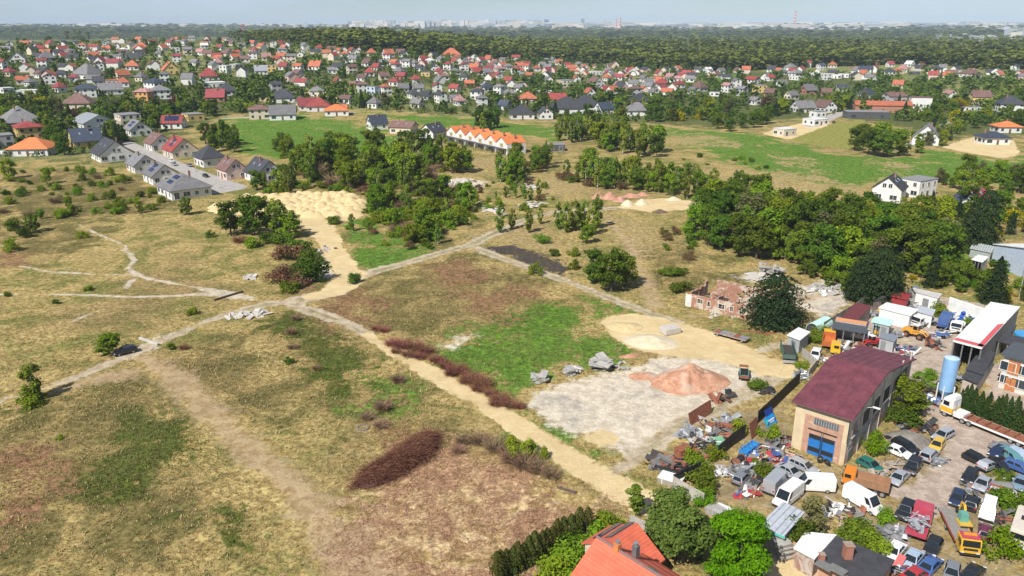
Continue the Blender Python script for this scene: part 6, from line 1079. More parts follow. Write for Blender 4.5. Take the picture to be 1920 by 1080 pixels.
for a in ((1767, 822, -18, 10, 'wagon', 'silver', 'silver estate car at the yard road behind the yellow car'), (1756, 841, -10, 13, 'hatch', 'yellow', 'yellow hatchback between two silver cars'), (1741, 860, 16, -15, 'suv', 'silver', 'silver off-roader with rear towards the viewer, beside the yellow hatchback'), (1698, 843, 20, 12, 'wagon', 'black', 'black estate car beside the gravel heap'), (1681, 852, 22, 9, 'sedan', 'white', 'white stripped coupe beside the black estate car'), (1710, 882, -10, 13, 'suv', 'black', 'black off-roader behind the silver saloon'), (1684, 902, -13, 12, 'sedan', 'silver', 'silver saloon on the grass at the yard road'), (1631, 879, 18, 10, 'hatch', 'green', 'dark green car shell among the planks'), (1611, 900, 20, 9, 'sedan', 'teal', 'pale teal saloon beside the orange truck'), (1696, 966, -9, 15, 'suv', 'black', 'black off-roader between white van and pink truck'), (1817, 899, -9, 15, 'hatch', 'black', 'dark hatchback at the inner bend of the yard road'), (1841, 913, -10, 13, 'sedan', 'silver', 'silver saloon beside the dark hatchback'), (1793, 941, -5, 14, 'hatch', 'navy', 'dark blue hatchback above the yellow excavator'), (1821, 949, 6, -15, 'hatch', 'black', 'black car beside the white van cab'), (1912, 912, -8, 14, 'sedan', 'steelblue', 'blue-grey saloon at the right edge'), (1748, 1032, -8, 15, 'hatch', 'black', 'black hatchback below the pink truck'), (1675, 1041, -13, 15, 'sedan', 'white', 'white coupe with dark sunroof in the lower row'), (1708, 1056, -12, 15, 'sedan', 'lightblue', 'pale blue-silver saloon in the lower row'), (1742, 1067, 14, -15, 'sedan', 'blue', 'blue saloon in the lower row'), (1716, 1084, 16, -10, 'sedan', 'red', 'red car cut by the lower edge'), (1783, 1082, -3, 15, 'hatch', 'grey', 'grey hatchback at the lower edge'), (1822, 1082, 10, -12, 'sedan', 'black', 'black saloon at the lower edge right of the grey one'), (1846, 1004, 2, -16, 'hatch', 'maroon', 'maroon hatchback right of the yellow excavator'), (1480, 890, 18, 10, 'sedan', 'silver', 'silver saloon with sunroof left of the white vans'), (1506, 881, 19, 9, 'wagon', 'silver', 'silver estate car in front of the blue doors'), (1912, 726, 20, 3, 'wagon', 'navy', 'dark blue car parked before the off-white house'), (1528, 672, -7, 14, 'suv', 'white', 'small white pickup behind the hall'), (1390, 902, 14, -14, 'hatch', 'grey', 'dark grey car hulk amid the scrap')): car(*a)
for a in ((1455, 914, 17, -17, 'van', 'silver', 'silver-grey panel van with its rear towards the viewer'), (1524, 918, -30, -2, 'van', 'white', 'white panel van seen from its left side'), (1476, 940, -14, 11, 'van', 'white', 'white panel van facing the grey shed'), (1618, 950, 26, 15, 'van', 'white', 'white panel van behind the orange truck'), (1851, 965, -4, 16, 'minivan', 'white', 'white stripped van cab beside the maroon hatchback')): car(*a, group='vans in the scrapyard', cat='van')
for x, y, dx, dy, t, c, z, tl, lb in ((1830, 868, 18, 8, 'hatch', 'black', .1, (.1, .05), 'crushed black wreck at the left of the wreck pile'), (1850, 880, 16, -8, 'hatch', 'silver', .1, (.0, .1), 'crushed silver wreck at the front of the wreck pile'), (1868, 866, -14, 10, 'hatch', 'navy', .9, (.12, -.1), 'dark blue wreck lying on the wreck pile'), (1893, 872, 18, 10, 'wagon', 'teal', .7, (-.1, .12), 'teal wreck on the wreck pile'), (1905, 860, 16, 8, 'sedan', 'lightblue', .3, (.1, .0), 'pale blue wreck behind the wreck pile'), (1880, 890, 10, 12, 'hatch', 'black', .0, (.05, .05), 'black wreck in front of the teal wreck'), (1906, 884, 18, 6, 'hatch', 'blue', .2, (0, .08), 'blue wreck at the right of the wreck pile'), (1884, 850, 18, 7, 'sedan', 'grey', .1, (0, 0), 'grey wreck at the back of the wreck pile')): car(x, y, dx, dy, t, c, lb, 'wrecks in the pile', tl, z, ('wheels', 'glass'))
# ------------------------------------------------------------------ trucks and machines
def root(px, py, dx, dy, name, label, cat, z=0, s=.86):
    p = P(px, py); o = empty(name, (p.x, p.y, p.z + z), heading(px, py, dx, dy), label, cat); o.scale = (s, s, s); return o
def cab(o, x, w, h, L, mat, low=None, glassm=None, roofm=None, z0=.55):
    c = empty_part = None; b = MB(); b.prism([(x - L / 2, z0), (x + L / 2, z0), (x + L / 2, z0 + h * .48), (x + L / 2 - .22, z0 + h), (x - L / 2, z0 + h)], -w / 2, w / 2, 'y'); m = b.build('cab', mat, o, bevel=.07)
    xs0, xs1 = x + L / 2 + .01, x + L / 2 - .2; pm = pane_mesh('windscreen', [Vector((xs0, -w * .44, z0 + h * .52)), Vector((xs0, w * .44, z0 + h * .52)), Vector((xs1, w * .42, z0 + h * .93)), Vector((xs1, -w * .42, z0 + h * .93))], 1, glassm or CGL); link('windscreen', pm, m)
    for s in (-1, 1): MB().box((x + L * .08, s * (w / 2 + .004), z0 + h * .70), (L * .5, .03, h * .30)).build('side_window', CGL, m); link('headlight', LAMPM, m, (x + L / 2, s * w * .38, z0 + .18)); MB().box((x + L / 2 - .05, s * (w / 2 + .16), z0 + h * .72), (.1, .2, .4)).build('mirror', PLASTIC, m)
    MB().box((x + L / 2 + .03, 0, z0 + .02), (.14, w, .26)).build('bumper', PLASTIC, m)
    MB().box((x + L / 2 + .012, 0, z0 + h * .34), (.04, w * .7, h * .16)).build('grille', PLASTIC, m)
    if low: MB().box((x, 0, z0 + h * .26), (L + .02, w + .02, h * .34)).build('colour_band', low, m)
    if roofm: MB().box((x - .1, 0, z0 + h + .06), (L * .82, w * .92, .14)).build('cab_roof', roofm, m, bevel=.04)
    return m
def frame(o, x0, x1, z=.62): MB().box(((x0 + x1) / 2, .42, z), (x1 - x0, .1, .2)).box(((x0 + x1) / 2, -.42, z), (x1 - x0, .1, .2)).build('chassis', BLACK, o)
def semi():
    o = root(1793, 784, -26, -11, 'tractor_unit', 'white and amber tractor unit at the head of the flatbed trailer', 'truck'); cab(o, 1.3, 2.45, 2.6, 2.0, PC['white'], PC['amber'], z0=.75, roofm=PC['white']); MB().box((.9, 0, 3.65), (1.4, 2.1, .75), taper=(.7, .9)).build('air_deflector', PC['white'], o, bevel=.06); frame(o, -3.2, 1.6, .8); wheels(o, (1.5,), 1.05, .5, .3); wheels(o, (-1.6, -2.7), 1.0, .5, .5); MB().tube([(.0, .7, 1.0), (.0, .7, 3.2)], .08, 6).build('exhaust', STEEL, o); MB().tube([(-.4, -1.0, .7), (.6, -1.0, .7)], .3, 10).build('fuel_tank', STEEL, o)
    q = root(1862, 812, -26, -11, 'flatbed_trailer', 'long low white and rust-red flatbed trailer behind the white truck', 'trailer'); MB().box((0, 0, 1.0), (12.2, 2.5, .22)).build('deck', RUST, q); MB().box((0, -1.27, .95), (12.3, .05, .34)).box((0, 1.27, .95), (12.3, .05, .34)).build('side_rail', PC['white'], q); MB().box((5.4, 0, 1.3), (1.8, 2.3, .4)).build('gooseneck', PC['white'], q); wheels(q, (-3.2, -4.4, -5.5), 1.0, .45, .5); g = random.Random(3)
    for i in range(7): MB().box((-5 + i * 1.5, 0, 1.28), (.12, 2.3, .34)).build('stake', RUST, q)
semi()
def tipper(px, py, dx, dy, capcol, boxm, label, up=0.0, L=4.2, lm=None):
    o = root(px, py, dx, dy, 'dump_truck', label, 'truck'); cab(o, 2.3, 2.3, 1.9, 1.7, PC[capcol], z0=.7); frame(o, -2.9, 2.4, .75); wheels(o, (2.2,), 1.0, .48, .3); wheels(o, (-1.4, -2.3), .95, .48, .5); t = MB(); w, h = 2.4, 1.0
    t.box((0, 0, .06), (L, w, .12)).box((0, -w / 2 + .04, h / 2 + .12), (L, .08, h)).box((0, w / 2 - .04, h / 2 + .12), (L, .08, h)).box((-L / 2 + .04, 0, h / 2 + .12), (.08, w - .16, h)).box((L / 2 - .04, 0, h / 2 + .22), (.08, w - .16, h + .2)); tb = t.build('tipper_body', boxm, o, (-.8, 0, 1.0), (0, -up, 0)); 
    for i in range(4): MB().box((-L / 2 + L * (i + .5) / 4, -w / 2 - .04, h / 2), (.1, .07, h)).box((-L / 2 + L * (i + .5) / 4, w / 2 + .04, h / 2), (.1, .07, h)).build('rib', boxm, tb)
    if lm: mm = mound_mesh('load', L * .42, w * .36, .5, lm, 3, n=8, m=16); link('load', mm, tb, (0, 0, .3))
    return o
tipper(1553, 647, 2, -22, 'amber', M('tipper_orange', (.46, .13, .035), .7, dirt=.35, dirtcol=(.2, .07, .04)), 'yellow-cabbed dump truck with rusty orange tipper behind the hall', .1); tipper(1622, 917, -30, -8, 'orange', M('tipper_brown', (.30, .16, .085), .8, dirt=.35), 'orange truck with brown tipper bed in front of the white van', 0, 4.6)
o = root(1566, 664, 16, 3, 'truck_cab', 'bright yellow truck cab standing behind the hall', 'truck'); cab(o, 0, 2.3, 2.0, 1.9, PC['amber'], z0=.6); wheels(o, (.2,), 1.0, .45, .3); frame(o, -1.8, .8)
def pink_truck():
    o = root(1722, 994, 8, -24, 'flatbed_truck', 'pinkish red truck loaded with grey aluminium scrap', 'truck'); cab(o, 2.6, 2.3, 1.9, 1.6, PC['pinkred'], z0=.7, roofm=PC['pinkred']); frame(o, -3.2, 2.6, .75); wheels(o, (2.4,), 1.0, .46, .3); wheels(o, (-1.8,), .98, .46, .5); MB().box((-.9, 0, 1.05), (4.8, 2.4, .12)).box((-.9, 1.2, 1.4), (4.8, .06, .6)).box((-.9, -1.2, 1.4), (4.8, .06, .6)).box((-3.3, 0, 1.4), (.06, 2.34, .6)).build('bed', PC['pinkred'], o); g = random.Random(8); al = M('aluminium', (.55, .56, .58), .4, .6, var=.2)
    for i in range(26): a = g.gauss(0, .35); c = (g.uniform(-2.4, .6), g.uniform(-.8, .8), g.uniform(1.3, 2.2)); l = g.uniform(.8, 2.0); MB().box((0, 0, 0), (l, g.uniform(.08, .5), g.uniform(.03, .14))).build('scrap_piece', al, o, c, (g.uniform(-.4, .4), g.uniform(-.3, .3), a + (1.2 if i % 5 == 0 else 0)))
pink_truck()
def tow_truck():
    o = root(1800, 1014, 11, 22, 'recovery_truck', 'yellow and red recovery truck with long ramp bed', 'truck'); cab(o, 2.7, 2.35, 2.0, 1.9, PC['amber'], roofm=PC['pinkred'], z0=.65); frame(o, -4.0, 2.6, .75); wheels(o, (2.6,), 1.02, .46, .3); wheels(o, (-2.2,), 1.0, .46, .5); bd = MB().box((-1.6, 0, 1.0), (6.4, 2.4, .14)).build('bed', M('bed_grey', (.24, .22, .20), .7, dirt=.3), o, (0, 0, 0), (0, 0, 0)); [MB().box((-1.6, s * 1.22, 1.02), (6.4, .06, .3)).build('side_rail', PC['amber'] if s > 0 else PC['red'], o) for s in (-1, 1)]; MB().box((-5.6, 0, .62), (1.8, 2.2, .1)).build('ramp', M('bed_grey', (.24, .22, .20), .7, dirt=.3), o, (0, 0, 0), (0, 0, 0)); MB().box((2.5, 0, 2.86), (.35, 1.5, .18)).build('light_bar', M('beacon_amber', (.7, .3, .02), .3), o)
tow_truck()
def excavator(px, py, dx, dy, label):
    o = root(px, py, dx, dy, 'mini_excavator', label, 'excavator')
    for s in (-1, 1): b = MB(); b.prism([(-1.1, .12), (-.85, 0), (.85, 0), (1.1, .12), (1.1, .42), (.85, .55), (-.85, .55), (-1.1, .42)], s * .7 - .2, s * .7 + .2, 'y'); b.build('track', TYRE, o)
    MB().box((0, 0, .62), (1.0, 1.1, .3)).build('turntable', BLACK, o); MB().box((-.35, 0, 1.1), (1.7, 1.6, .7)).build('body', PC['yellow'], o, bevel=.08); c = MB().box((.05, .1, 2.0), (1.2, 1.1, 1.15), taper=(.88, .88)).build('cab', PC['mint'], o, bevel=.05); MB().box((.66, .1, 2.05), (.05, .8, .75)).build('windscreen', CGL, c); MB().box((.05, -.46, 2.05), (.8, .05, .7)).build('side_window', CGL, c)
    MB().box((-1.15, 0, .95), (.3, 1.5, .6)).build('counterweight', BLACK, o); MB().tube([(.5, -.55, 1.1), (1.6, -.55, 2.7), (2.6, -.55, 2.5)], [.2, .18, .14], 6).build('boom', PC['amber'], o); MB().tube([(2.55, -.55, 2.55), (2.9, -.55, 1.2)], [.14, .1], 6).build('dipper_arm', PC['amber'], o); b = MB(); b.prism([(2.7, 1.2), (3.2, 1.1), (3.1, .6), (2.7, .55)], -.95, -.2, 'y'); b.build('bucket', BLACK, o)
excavator(1803, 992, -10, -16, 'yellow mini excavator with green cab between truck and dark cars')
def loader(px, py, dx, dy, col, label, s=1.0):
    o = root(px, py, dx, dy, 'wheel_loader', label, 'loader'); o.scale = (s * .8, s * .8, s * .8); b = MB(); b.prism([(-2.6, .8), (-.4, .8), (-.4, 1.7), (-2.4, 1.9), (-2.7, 1.5)], -.75, .75, 'y'); b.build('engine_cover', PC[col], o, bevel=.08); MB().box((.5, 0, 1.15), (1.8, 1.0, .7)).build('front_frame', PC[col], o, bevel=.05); c = MB().box((-.1, 0, 2.15), (1.2, 1.3, 1.3), taper=(.88, .88)).build('cab', PC[col], o); [MB().box((-.1, s2 * .63, 2.25), (.85, .05, .8)).build('side_window', CGL, c) for s2 in (-1, 1)]; MB().box((.53, 0, 2.25), (.05, 1.0, .8)).build('windscreen', CGL, c); MB().box((-.1, 0, 2.86), (1.3, 1.4, .1)).build('cab_roof', PC['white'], c)
    for s2 in (-1, 1): MB().tube([(.6, s2 * .5, 1.7), (1.7, s2 * .5, 1.5), (2.5, s2 * .5, .7)], [.16, .16, .12], 6).build('lift_arm', PC[col], o)
    b = MB(); b.prism([(2.4, .15), (3.4, .1), (3.4, .2), (2.6, .35), (2.55, 1.1), (2.4, 1.15)], -1.3, 1.3, 'y'); b.build('bucket', RUST, o); t, h = wheel_mesh(.68, .5); rm = MB().tube([(0, -.27, 0), (0, .27, 0)], .36, 12).mesh('rim', RUST)
    for x in (-1.6, 1.1):
        for s2 in (-1, 1): k = link('wheel', t, o, (x, s2 * .95, .68)); link('rim', rm, k)
loader(1716, 633, 26, 7, 'loader', 'yellow-orange wheel loader in the middle of the upper yard', 1.1); loader(1632, 650, -24, 3, 'red', 'red-orange wheel loader behind the hall', .95)
def forklift():
    o = root(1644, 628, -12, 6, 'forklift', 'yellow and green forklift in the upper yard', 'forklift'); MB().box((0, 0, .75), (1.9, 1.1, .7)).build('body', PC['yellow'], o, bevel=.08); MB().box((-.8, 0, .95), (.5, 1.1, .8)).build('counterweight', PC['green'], o, bevel=.08); [MB().tube([(x, y, 1.05), (x, y, 2.1)], .05, 4).build('guard_post', BLACK, o) for x in (-.6, .55) for y in (-.5, .5)]; MB().box((0, 0, 2.12), (1.3, 1.1, .07)).build('overhead_guard', PC['green'], o); [MB().box((1.05, y, 1.4), (.12, .12, 2.7)).build('mast', BLACK, o) for y in (-.35, .35)]; [MB().box((1.6, y, .2), (1.1, .12, .06)).build('fork', BLACK, o) for y in (-.3, .3)]; wheels(o, (-.65, .65), .48, .32, .22)
forklift()
def bus(px, py, dx, dy, L, W, H, mat, label, name, cat, low=None):
    o = root(px, py, dx, dy, name, label, cat); MB().box((0, 0, H / 2 + .35), (L, W, H), taper=(.98, .93)).build('body', mat, o, bevel=.14); n = int(L / 1.5)
    for s in (-1, 1):
        for i in range(n): MB().box(((i + .5) / n * L * .9 - L * .45, s * (W / 2 - .025), H * .72 + .35), (L / n * .62, .06, H * .25)).build('side_window', CGL, o)
    MB().box((L / 2 - .02, 0, H * .66 + .35), (.06, W * .84, H * .3)).build('windscreen', CGL, o); MB().box((-L / 2 + .02, 0, H * .66 + .35), (.06, W * .7, H * .25)).build('rear_window', CGL, o); wheels(o, (-L * .3, L * .33), W / 2 - .12, .38)
    if low: MB().box((0, 0, .75), (L + .01, W + .01, .5)).build('colour_band', low, o)
    MB().box((0, 0, H + .42), (L * .14, W * .3, .14)).build('roof_hatch', PLASTIC, o); return o
bus(1597, 632, 30, 6, 7.2, 1.9, 1.5, PC['white'], 'long white limousine-like minibus in the upper yard', 'minibus', 'bus'); bus(1912, 1008, -7, 22, 6.8, 2.3, 2.6, PC['cream'], 'cream motorhome at the lower right edge', 'motorhome', 'motorhome', PC['white'])
def lorry(px, py, dx, dy, cabcol, bedm, label, load=None):
    o = root(px, py, dx, dy, 'lorry', label, 'truck'); cab(o, 2.6, 2.3, 1.9, 1.6, PC[cabcol], z0=.7); frame(o, -3.2, 2.6, .75); wheels(o, (2.4,), 1.0, .46, .3); wheels(o, (-1.8,), .98, .46, .5); MB().box((-.9, 0, 1.05), (4.9, 2.35, .16)).build('bed', bedm, o)
    if load: MB().box((-1.2, 0, 2.0), (3.6, 2.1, 1.6)).build('box_body', load, o, bevel=.06)
    return o
lorry(1733, 610, -22, 6, 'white', MG, 'white lorry in the middle of the upper yard', None); lorry(1795, 618, -12, 20, 'white', MW, 'white flatbed lorry before the white-roofed workshop'); lorry(1770, 612, 10, -16, 'blue', PC['blue'], 'blue crane lorry beside the white flatbed lorry', PC['blue'])
def wagon_():
    o = root(1476, 668, 6, 22, 'sorting_wagon', 'dark green open hopper wagon beside the small white-roofed hut', 'wagon'); t = MB(); L, w, h = 6.5, 2.3, 1.5; g = M('wagon_green', (.06, .12, .10), .7, dirt=.4); t.box((0, 0, .9), (L, w, .12)); [t.box((0, s * (w / 2), 1.55), (L, .08, h)) for s in (-1, 1)]; t.box((L / 2, 0, 1.3), (.1, w - .1, .9)); t.build('hopper', g, o); [MB().box((x, s * (w / 2 + .07), 1.5), (.1, .08, h)).build('rib', g, o) for x in (-2.6, -1.3, 0, 1.3, 2.6) for s in (-1, 1)]; MB().box((L / 2 + .4, 0, .4), (.7, w * 1.1, .3)).build('kerb_beam', CONC, o); wheels(o, (-2, 2), 1, .4); MB().box((0, 0, 1.1), (L - .4, w - .4, .3)).build('load', M('charred', (.05, .042, .038), .9), o)
    o = root(1371, 634, 22, 6, 'flat_wagon', 'rusty low flat wagon at the edge of the track', 'wagon'); MB().box((0, 0, .75), (7.6, 2.4, .22)).build('deck', M('deck_weathered', (.27, .22, .19), .8, var=.4, dirt=.5), o); MB().box((0, 0, .5), (7.4, .9, .3)).build('chassis', RUST, o); wheels(o, (-2.8, 2.8), .9, .36); [MB().box((x, 0, .885), (1.1, 2.2, .05)).build('deck_plate', STEEL if i % 2 else RUST, o) for i, x in enumerate((-3, -1.7, 1.3, 2.8))]
    o = root(1394, 708, -2, -22, 'sieving_machine', 'green and rust-red sieving machine beside the pink heap', 'machine'); t = MB(); t.box((0, .75, 1.3), (2.6, .1, 1.1)).box((0, -.75, 1.3), (2.6, .1, 1.1)).box((0, 0, .8), (2.6, 1.5, .12)); t.build('frame', M('machine_green', (.10, .26, .22), .6, dirt=.3), o); [MB().box((x, 0, 1.75 if x > 0 else .9), (.9, 1.7, .16)).build('hopper', RUST, o, (0, 0, 0), (0, 0, 0)) for x in (1.6, -1.7)]; [MB().box((x, 0, 1.2), (.08, 1.4, .8)).build('divider', BLACK, o) for x in (-.7, 0, .7)]; wheels(o, (-.9, .9), .85, .4)
wagon_()
# ------------------------------------------------------------------ scrap heaps: every loose piece its own part
SPAL = {'mixed2': [RUST, STEEL, MW, M('scrap_grey', (.16, .155, .15), .7), PLANK, M('scrap_tan', (.42, .31, .2), .8), BLACK, M('scrap_palegrey', (.42, .42, .42), .7), M('charred', (.05, .042, .038), .9)], 'dark': [BLACK, RUST, M('scrap_grey', (.16, .155, .15), .7), M('charred', (.05, .042, .038), .9)], 'metal': [STEEL, M('aluminium', (.55, .56, .58), .4, .6), M('scrap_grey', (.16, .155, .15), .7)], 'mixed': [RUST, STEEL, MW, M('scrap_grey', (.16, .155, .15), .7), PLANK, PC['blue'], M('scrap_tan', (.42, .31, .2), .8), BLACK, MW, PC['red']], 'white': [MW, M('scrap_white2', (.6, .59, .57), .7), M('scrap_palegrey', (.42, .42, .42), .7)], 'timber': [PLANK, M('timber_tan', (.42, .31, .19), .9, var=.25), M('timber_grey', (.36, .32, .28), .9, var=.25)], 'tubes': [STEEL, M('tube_pale', (.45, .44, .45), .5, .3), M('scrap_grey', (.16, .155, .15), .7)], 'blue': [PC['blue'], M('tarp_blue', (.03, .10, .42), .5), MW, M('tarp_blue', (.03, .10, .42), .5)]}
_sp = {}
def scrap(px, py, wpx, n, pal, label, h=.9, ratio=.7, long=0.3, seed=0, smin=.3, smax=1.4):
    g = random.Random(seed + px * 7 + py); p = P(px, py); R_ = wpx / ppm(p) / 2; o = empty('scrap_heap', (p.x, p.y, p.z), heading(px, py, 10, -4), label, 'scrap heap', 'scrap heaps of the yard')
    for i in range(n):
        m = g.choice(SPAL[pal]); k = (pal, m.name, i % 9)
        if k not in _sp:
            b = MB(); f = (i % 9) / 9
            if f < .25: b.box((0, 0, 0), (1, .7, .06))
            elif f < .5: b.box((0, 0, 0), (1, .5, .4), taper=(.8, .7))
            elif f < .75: b.tube([(-.5, 0, 0), (.5, 0, 0)], .1, 7)
            else: b.box((0, 0, 0), (1, .12, .1)).box((.3, .2, .02), (.12, .5, .1)).box((-.3, -.2, .02), (.12, .5, .1))
            _sp[k] = b.mesh('scrap_piece', m)
        a = g.uniform(0, 6.28); q = math.sqrt(g.random()); s = g.uniform(smin, smax); sx = s * (2.6 if g.random() < long else 1); link('scrap_piece', _sp[k], o, (math.cos(a) * q * R_, math.sin(a) * q * R_ * ratio, .15 + h * (1 - q) * g.uniform(.3, 1)), (g.gauss(0, .3), g.gauss(0, .3), g.uniform(0, 6.28)), (sx, s, s))
scrap(1245, 868, 62, 40, 'dark', 'pile of dark weathered timbers at the sand road end of the scrap', 1.0, .7, .9, smin=.5, smax=1.2); scrap(1275, 880, 56, 30, 'dark', 'dark scrap pile beside the white-topped trailer', .9, .7, .6); scrap(1292, 815, 42, 26, 'metal', 'tangle of steel frames at the scrap\'s upper end', 1.4, .7, .5); scrap(1333, 800, 56, 34, 'mixed2', 'stack of pale blocks and boards by the rusty plate', 1.3, .7, .2); scrap(1362, 790, 40, 22, 'metal', 'grey sheet metal pile left of the fence', .8, .6, .4); scrap(1325, 832, 66, 30, 'mixed2', 'boards and doors thrown among the scrap', .9, .6, .1, smin=.6, smax=1.6); scrap(1310, 845, 80, 44, 'dark', 'rusty sheets and frames under the boards', .7, .7, .3); scrap(1350, 810, 70, 36, 'dark', 'rusty scrap behind the pale blocks', .8, .6, .3); scrap(1420, 900, 70, 40, 'dark', 'dark scrap in front of the mixed heap', .7, .7, .3); scrap(1380, 880, 50, 34, 'mixed2', 'junk between fence and car frames', .8, .7, .2); scrap(1465, 830, 50, 36, 'dark', 'rusty scrap against the hall wall', 1.0, .6, .3); scrap(1590, 970, 60, 30, 'dark', 'dark parts below the long white van', .6, .6, .3); scrap(1830, 905, 46, 22, 'dark', 'black parts around the wreck pile', .6, .7, .2); scrap(1860, 945, 40, 22, 'mixed2', 'junk beside the white van cab', .6, .7, .2); scrap(1650, 1050, 40, 26, 'dark', 'dark engine parts beside the white coupe', .7, .7, .2); scrap(1353, 893, 30, 34, 'white', 'heap of white plastic pieces beside the green shrub', 1.6, .9, .05, smin=.3, smax=.9); scrap(1395, 888, 56, 34, 'metal', 'pile of car frames and axles in front of the silver van', 1.3, .7, .4); scrap(1444, 848, 92, 64, 'mixed', 'colourful mixed scrap heap left of the blue doors', 1.3, .7, .25); scrap(1405, 868, 64, 42, 'mixed', 'mixed scrap beside the blue steel frame', .8, .7, .2); scrap(1400, 925, 56, 30, 'mixed', 'mixed scrap strip above the lime shrub', .6, .6, .3); scrap(1480, 865, 44, 26, 'mixed', 'mixed scrap at the hall\'s left corner', .7, .7, .2)
scrap(1565, 958, 56, 34, 'white', 'white car parts and machinery behind the olive tree', 1.0, .6, .3); scrap(1600, 985, 62, 22, 'timber', 'pale boards stacked below the white van', .5, .4, .9); scrap(1677, 1006, 46, 48, 'tubes', 'tangle of grey metal tubes above the white coupe', 1.4, .8, .7, smin=.5, smax=1.2); scrap(1655, 880, 70, 22, 'timber', 'loose planks on the dry ground between the car wrecks', .25, .5, 1.0, smin=.6, smax=1.4); scrap(1640, 905, 40, 14, 'timber', 'few loose planks beside the orange truck', .25, .5, 1.0); scrap(1735, 805, 52, 34, 'dark', 'heap of black axles and bicycles beside the estate car', 1.2, .6, .4); scrap(1702, 800, 30, 16, 'dark', 'rusty brown scrap beside the yard bush', .9, .7, .3); scrap(1745, 735, 52, 34, 'dark', 'black car parts heaped at the silo\'s foot', 1.1, .7, .3); scrap(1752, 755, 34, 22, 'mixed', 'orange and grey scrap left of the truck', .8, .7, .3); scrap(1865, 915, 60, 30, 'mixed', 'mixed scrap between silver saloon and blue-grey saloon', .7, .7, .3); scrap(1900, 935, 46, 24, 'mixed', 'blue and orange panels at the right edge', .7, .6, .1, smin=.6); scrap(1815, 925, 60, 20, 'metal', 'pale metal strips behind the dark blue hatchback', .5, .5, .6); scrap(1870, 975, 40, 18, 'dark', 'rusty pipes right of the white van cab', .5, .6, .9); scrap(1690, 1075, 60, 30, 'mixed', 'engine parts heaped at the lower edge', .8, .6, .1); scrap(1760, 870, 40, 18, 'metal', 'small steel pile at the roadside below the silver off-roader', .5, .6, .5); scrap(1530, 900, 30, 8, 'dark', 'a few tyres and parts before the blue doors', .4)
scrap(1700, 662, 62, 44, 'mixed', 'engines and motor parts heaped behind the hall', 1.2, .6, .3); scrap(1805, 600, 66, 44, 'blue', 'blue tarpaulins and crates by the workshop', 1.8, .6, .1, smin=.6, smax=1.8); scrap(1765, 628, 40, 24, 'mixed', 'red machine parts right of the wheel loader', 1.0, .7, .2); scrap(1590, 655, 60, 34, 'mixed', 'machine parts between the minibus and the red loader', .9, .6, .3); scrap(1680, 630, 46, 26, 'metal', 'grey drums and parts beside the site cabin', .9, .6, .2); scrap(1750, 648, 40, 22, 'dark', 'black parts at the yard road\'s upper bend', .7, .6, .3); scrap(1660, 575, 60, 26, 'dark', 'rusty parts along the back fence', .9, .5, .3); scrap(1705, 605, 60, 30, 'mixed', 'crates and barrels before the white lorry', 1.0, .6, .2); scrap(1545, 672, 40, 22, 'mixed', 'scrap behind the white pickup', .7, .6, .2); scrap(1718, 575, 60, 24, 'metal', 'grey scrap before the white box trailer', .9, .6, .2); scrap(1640, 590, 40, 16, 'metal', 'grey panels beside the maroon-roofed shed', .7, .6, .1); scrap(1790, 715, 40, 20, 'metal', 'metal parts inside the workshop front', 1.0, .6, .3); scrap(1505, 705, 40, 18, 'metal', 'steel drums and pipes behind the hall fence', .8, .6, .2); scrap(1350, 748, 46, 16, 'dark', 'charred beams at the foot of the pink heap', .4, .4, .9); scrap(1440, 735, 30, 12, 'dark', 'rusty scrap along the upper fence', .5, .5, .5); scrap(1540, 548, 60, 30, 'white', 'white rubbish strewn between the spruces', .5, .6, .2)
# single larger pieces of scrap
def plate(px, py, dx, dy, L, H, mat, name, label, cat, tilt=.25, th=.08, z=0):
    p = P(px, py); o = MB().box((0, 0, H / 2), (L, th, H)).box((-L * .3, .06, H / 2), (.1, .1, H)).box((L * .3, .06, H / 2), (.1, .1, H)).build(name, mat, None, (p.x, p.y, p.z + z), (0, 0, 0)); o.rotation_euler = (-tilt, 0, heading(px, py, dx, dy)); tag(o, label, cat)
plate(1315, 785, 24, -15, 6.0, 1.9, RUST, 'rusty_plate', 'long rusty steel plate standing at the scrap\'s upper edge', 'plate'); plate(1416, 818, 12, -12, 2.6, 2.4, RUST, 'rusty_gate', 'rusty gate leaf leaning on the black fence', 'gate'); plate(1352, 838, 10, -2, 2.2, 1.8, M('door_green', (.16, .34, .2), .7), 'green_door', 'green door leaf lying among the white boards', 'door leaf', 1.2)
def box_thing(px, py, dx, dy, d, mat, name, label, cat, topm=None, z=0):
    o = root(px, py, dx, dy, name, label, cat, z); MB().box((0, 0, d[2] / 2), d).build('body', mat, o, bevel=.04); MB().box((0, 0, d[2] + .05), (d[0] * 1.03, d[1] * 1.03, .1)).build('lid', topm or mat, o)
    for x in (-.3, .3): MB().box((x * d[0], -d[1] / 2 - .03, d[2] / 2), (.1, .05, d[2] * .9)).build('rib', topm or mat, o)
    return o
box_thing(1280, 850, 14, -6, (2.4, 1.5, 1.0), RUST, 'rusty_skip', 'rusty red steel box among the dark scrap', 'skip'); box_thing(1258, 905, 20, 6, (3.4, 2.2, .9), M('trailer_side', (.3, .27, .24), .7, dirt=.3), 'covered_trailer', 'low trailer with white top at the concrete fence corner', 'trailer', MW); box_thing(1332, 810, 10, -5, (1.3, 1.1, 1.4), MW, 'pallet_box', 'white pallet box with rusty lid among the blocks', 'box', RUST); box_thing(1362, 965, 18, 8, (3.0, 1.1, .9), MW, 'white_trough', 'white trough beside the concrete fence', 'trough')
